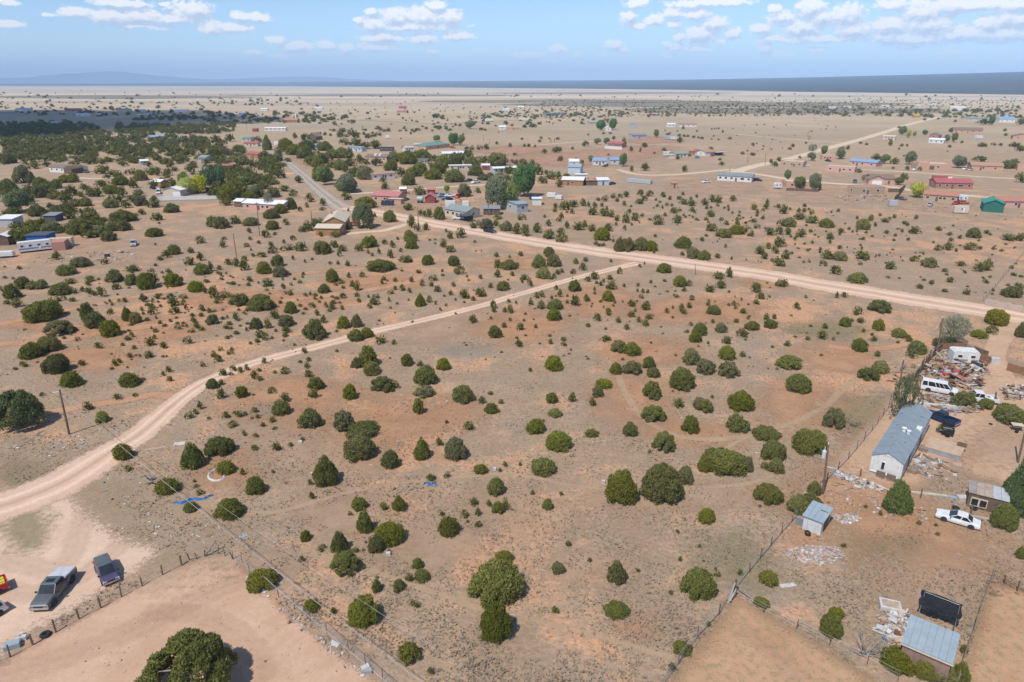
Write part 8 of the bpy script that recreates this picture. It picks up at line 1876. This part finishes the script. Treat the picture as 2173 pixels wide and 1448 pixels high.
# curved white hose and blue tarpaulins
def curve_strip(name, label, pts, w, m, z=.08, cat=None, r=None):
    g = catmull([gp(*p) + Vector((0, 0, z)) for p in pts], 6)
    return tag(MB().tube(g, w, 6).build(name, m), label, cat or name)
LANDMARKS += [(462, 1010, 'the curved white strip'), (412, 1058, 'the crumpled blue tarpaulin'), (915, 1025, 'the blue tarpaulin under a bush')]
hs = MB(); hp = [gp(*p) for p in catmull([Vector((463, 994, 0)), Vector((446, 1003, 0)), Vector((444, 1015, 0)), Vector((458, 1021, 0)), Vector((474, 1016, 0)), Vector((476, 1009, 0))], 6) for p in [(p.x, p.y)]]
for i, p in enumerate(hp):
    d = (hp[min(i + 1, len(hp) - 1)] - hp[max(i - 1, 0)]).normalized(); nn = Vector((-d.y, d.x, 0)); wv = .2 * (1 - .5 * abs(i / len(hp) - .5))
    hs.v += [tuple(p + nn * wv + Vector((0, 0, .03))), tuple(p + Vector((0, 0, .2))), tuple(p - nn * wv + Vector((0, 0, .03)))]
for i in range(len(hp) - 1):
    for j in range(2): a = i * 3 + j; hs.f.append((a, a + 1, a + 4, a + 3))
tag(hs.build('bumper_cover', LITC[0]), 'curved white plastic strip lying around a juniper', 'plastic strip')
BLUET = mat('blue_tarp', (0.03, 0.15, 0.36), rough=.5, var=.15)
def crumple(name, label, px, py, L, W, m, rz, seed, hz=.3, cat='tarpaulin'):
    r = random.Random(seed); mb = MB(); nx, ny = 18, 7
    for j in range(ny + 1):
        for i in range(nx + 1):
            u, v = i / nx - .5, j / ny - .5
            w = W * (.45 + .55 * abs(math.sin(i * .8 + seed)))
            mb.v.append((u * L + r.uniform(-.06, .06), v * w + .25 * math.sin(i * .7 + seed) + r.uniform(-.05, .05), max(.02, hz * (1 - abs(2 * v)) * (.4 + .6 * abs(math.sin(i * 1.3 + j))) + r.uniform(-.03, .03))))
    for j in range(ny):
        for i in range(nx): a = j * (nx + 1) + i; mb.f.append((a, a + 1, a + nx + 2, a + nx + 1))
    o = mb.build(name, m, None, gp(px, py)); o.rotation_euler.z = rz
    return tag(o, label, cat)
crumple('tarpaulin', 'crumpled blue tarpaulin lying below the fallen grey stump', 411, 1061, 4.6, .75, BLUET, .35, 2)
crumple('tarpaulin', 'small blue tarpaulin tucked under a yellowish bush', 914, 1027, 1.9, .7, BLUET, -.1, 5, .2)
# dead wood
def deadwood(name, label, px, py, R, hgt, n, seed, m=GREYWOOD, th=.05, cat='dead shrub', flat=False):
    r = random.Random(seed); mb = MB()
    for i in range(n):
        a = r.uniform(0, 6.28); e = r.uniform(.15, 1.0) if not flat else r.uniform(.02, .3); b0 = Vector((r.uniform(-.1, .1) * R, r.uniform(-.1, .1) * R, 0))
        p = [b0]
        for k in range(4):
            a += r.uniform(-.4, .4); p.append(p[-1] + Vector((math.cos(a) * R / 4 * (1 - .5 * e), math.sin(a) * R / 4 * (1 - .5 * e), hgt / 4 * e * r.uniform(.7, 1.3))))
        mb.tube(p, [th, th * .8, th * .55, th * .35, th * .15], 4)
        if th < .08:
            for q in p[2:4]: mb.tube([q, q + Vector((r.uniform(-.3, .3) * R * .5, r.uniform(-.3, .3) * R * .5, hgt * .18))], [th * .4, th * .1], 3)
    return tag(mb.build(name, m, None, gp(px, py)), label, cat)
deadwood('tree_stump', 'fallen bleached tree stump with branches on the weedy verge', 321, 1024, 1.9, 1.7, 9, 3, th=.16, cat='dead tree')
deadwood('bare_shrub', 'leafless grey shrub left of the steel roofed shed', 1838, 1390, 2.4, 4.2, 26, 4, th=.045)
deadwood('bare_shrub', 'leafless brown shrub beside a juniper outside the wire fence', 1812, 905, 2.2, 1.2, 22, 5, BARK, .03)
deadwood('bare_shrub', 'grey dead branches under a juniper trio on the right slope', 1487, 797, 2.4, .4, 20, 6, th=.04, flat=True)
deadwood('bare_shrub', 'low grey dead bush lying left of the utility pole', 75, 928, 2.6, .5, 18, 7, th=.05, flat=True)
deadwood('bare_shrub', 'small dead twig standing on the pink paddock', 614, 1323, .5, .9, 7, 8, BARK, .04)
deadwood('bare_shrub', 'lilac grey dead bush beside the left dirt track', 508, 681, 1.3, 1.0, 16, 9, th=.035)
deadwood('bare_shrub', 'brown twig bush on the sandy slope above the tarpaulin', 608, 1027, .7, .6, 9, 10, BARK, .03)
for i, (x, y, lb) in enumerate([(563,1405,'dark dry weed on the paddock nearest to the bottom'), (676,1362,'tiny dry weed by the paddock fence'), (695,1380,'second tiny dry weed by the paddock fence'), (640,1340,'dry weed below the standing twig'), (733,1417,'dry weed near the white box')]):
    deadwood('dry_weed', lb, x, y, .3, .35, 8, 20 + i, BARK, .02, cat='weed')

# ------------------------------------------------------------------ dry grass tufts on the near ground
def tufts():
    r = np.random.RandomState(5); V, Fc = [], []
    polys = [np.array(p) for p in PATCH_POLYS]
    n = 26000
    PX = r.uniform(-60, 2230, n * 2); PY = 620 + (1470 - 620) * r.uniform(0, 1, n * 2) ** 0.75
    keep = []
    for x, y in zip(PX, PY):
        keep.append(gp(x, y))
    X = np.array([p.x for p in keep]); Y = np.array([p.y for p in keep]); ok = np.ones(len(X), bool)
    for p in PATCH_POLYS: ok &= ~inside(p, X, Y)
    for line, hw in ROAD_LINES:
        for (a, b), w in zip(line[::2], hw[::2]): ok &= np.hypot(X - a, Y - b) > w * 1.05 + 0.1
    # clumped, not even
    import mathutils.noise as mn
    nz = np.array([mn.noise(Vector((a * .16, b * .16, 0))) + .5 * mn.noise(Vector((a * .5, b * .5, 4))) for a, b in zip(X, Y)])
    ok &= nz > -0.12
    X, Y, nz = X[ok][:n], Y[ok][:n], nz[ok][:n]
    for a, b, q in zip(X, Y, nz):
        s = 0.07 + 0.13 * r.rand() * (0.6 + q); k = 3
        for i in range(k):
            t = r.rand() * 6.28; dx, dy = math.cos(t), math.sin(t); o = len(V)
            V += [(a - dy * s * .5, b + dx * s * .5, 0), (a + dy * s * .5, b - dx * s * .5, 0), (a + dx * s * .9, b + dy * s * .9, s * (1.0 + r.rand()))]
            Fc.append((o, o + 1, o + 2))
    me = bpy.data.meshes.new('dry_grass'); me.from_pydata(V, [], Fc); me.materials.append(leafmat('dry_grass', (0.270, 0.215, 0.125), (0.420, 0.340, 0.220), rnd=0, trans=.4, mass=True))
    tag(link('dry_grass', me), 'short tufts of dry grass over the near scrubland', 'grass', kind='stuff')
tufts()

# ------------------------------------------------------------------ cumulus overhead, one of them shading the far left of the plain
CLOUDM = bpy.data.materials.new('cloud'); CLOUDM.use_nodes = True
_mx = nd(CLOUDM.node_tree, 'ShaderNodeMixShader', ins={0: 0.55, 1: nd(CLOUDM.node_tree, 'ShaderNodeBsdfTransparent').outputs[0], 2: CLOUDM.node_tree.nodes['Principled BSDF'].outputs[0]})
CLOUDM.node_tree.links.new(_mx.outputs[0], CLOUDM.node_tree.nodes['Material Output'].inputs['Surface'])
cb_ = CLOUDM.node_tree.nodes['Principled BSDF']; cb_.inputs['Base Color'].default_value = (.85, .86, .88, 1); cb_.inputs['Roughness'].default_value = 1.0; cb_.inputs['Specular IOR Level'].default_value = 0
def cumulus(cx, cy, cz, rx, ry, label, seed, n=60):
    r = random.Random(seed); iv, if_ = ico(3); mb = MB()
    for i in range(n):
        a = r.uniform(0, 6.28); k = math.sqrt(r.random()); q = r.uniform(70, 150) * (1.15 - .5 * k)
        c = np.array([math.cos(a) * k * rx, math.sin(a) * k * ry, r.uniform(0, 120) * (1 - k)])
        d = 1 + .16 * np.sin(iv @ np.array([5.1, 3.3, 4.2]) + i) * np.cos(iv @ np.array([-3.7, 6.1, 2.9]) + 2 * i)
        p = iv * d[:, None] * q * np.array([1.25, 1.25, .8]) + c; p[:, 2] = np.maximum(p[:, 2], -28 + 6 * np.sin(p[:, 0] * .03))
        mb.add(p, [tuple(int(v) for v in f) for f in if_])
    return tag(mb.build('cloud', CLOUDM, None, (cx, cy, cz), smooth=True), label, 'cloud')
cumulus(-1500, 110, 1700, 420, 340, 'flat bottomed cumulus cloud high above the left woodland', 3)

# ------------------------------------------------------------------ what singles each juniper out
LANDMARKS += [(1350,560,'the junction of track and dirt road'), (800,700,'the bend of the dirt track'), (1400,1060,'the pair of largest junipers right of middle'), (1055,1235,'the big olive juniper low in the middle'), (56,1120,'the oval grass island'), (147,900,'the left utility pole'), (1750,1000,'the transformer pole'),
              (408,1420,'the large bottom edge juniper'), (2080,655,'the pale board fence'), (1905,800,'the leaning pole at the junk yard'), (321,1015,'the fallen bleached stump'), (440,815,'the left curve of the dirt track'), (1080,640,'the middle of the dirt track'), (1725,1190,'the pale pink rubble patch'), (1100,790,'the pale patch in the open middle'),
              (560,800,'the straight lower dirt track'), (1740,605,'the right end of the dirt road'), (94,640,'the big dark juniper at the left edge'), (760,950,'the dark juniper trio left of middle'), (1480,800,'the grey dead branches on the right slope'), (2100,1235,'the post and rail fence'), (1860,1390,'the leafless grey shrub'), (330,690,'the leaning juniper row at left'), (1250,520,'the middle of the wide dirt road'), (1620,470,'the middle of the far juniper field'), (1900,520,'the right half of the far juniper field'), (500,560,'the thin pole among junipers'),
              (495,1150,'the paddock fence corner'), (680,620,'the left scrub below the tan roofed shed'), (1460,690,'the middle right scrub'), (640,345,'the bend of the paved road'), (60,300,'the dense left woodland'), (260,330,'the woodland above the brown roofed house'), (1440,430,'the far fence field')]
SIZEW = lambda w: 'very large' if w > 60 else 'large' if w > 40 else 'medium' if w > 24 else 'small'
SHW = {'dome': 'domed', 'low': 'low spreading', 'ragged': 'open ragged', 'cone': 'pointed', 'twin': 'twin lobed'}
TW = {'': 'green', 'o': 'olive', 'd': 'dark', 'y': 'yellowish'}
buckets = {}
for e in SHRUB_OBJS:
    root, px, py, w, h, tone, s, ar = e
    persp = lambda L: math.hypot((px - L[0]), (py - L[1]) * 1.5)
    L = min(LANDMARKS, key=persp)
    dx, dy = px - L[0], (py - L[1]) * 1.5
    side = ('right of' if dx > 0 else 'left of') if abs(dx) > abs(dy) else ('just below' if dy > 0 else 'just above')
    buckets.setdefault((L[2], side), []).append((w * h, e))
ORD = ['', 'second largest', 'third largest', 'fourth largest', 'fifth largest', 'sixth largest', 'seventh largest', 'eighth largest', 'ninth largest', 'tenth largest', 'eleventh largest', 'twelfth largest', 'thirteenth largest', 'fourteenth largest', 'fifteenth largest']
for (lm, side), lst in buckets.items():
    lst.sort(key=lambda t: -t[0])
    for i, (_, e) in enumerate(lst):
        root, px, py, w, h, tone, s, ar = e
        words_ = '%s %s juniper' % (TW[tone], SHW[s])
        if len(lst) == 1: lb = '%s %s %s %s' % (SIZEW(w), words_, side, lm)
        elif i == 0: lb = '%s, largest %s %s' % (words_, side, lm)
        else: lb = '%s, %s %s %s' % (words_, ORD[min(i, len(ORD) - 1)], side, lm)
        root['label'] = lb
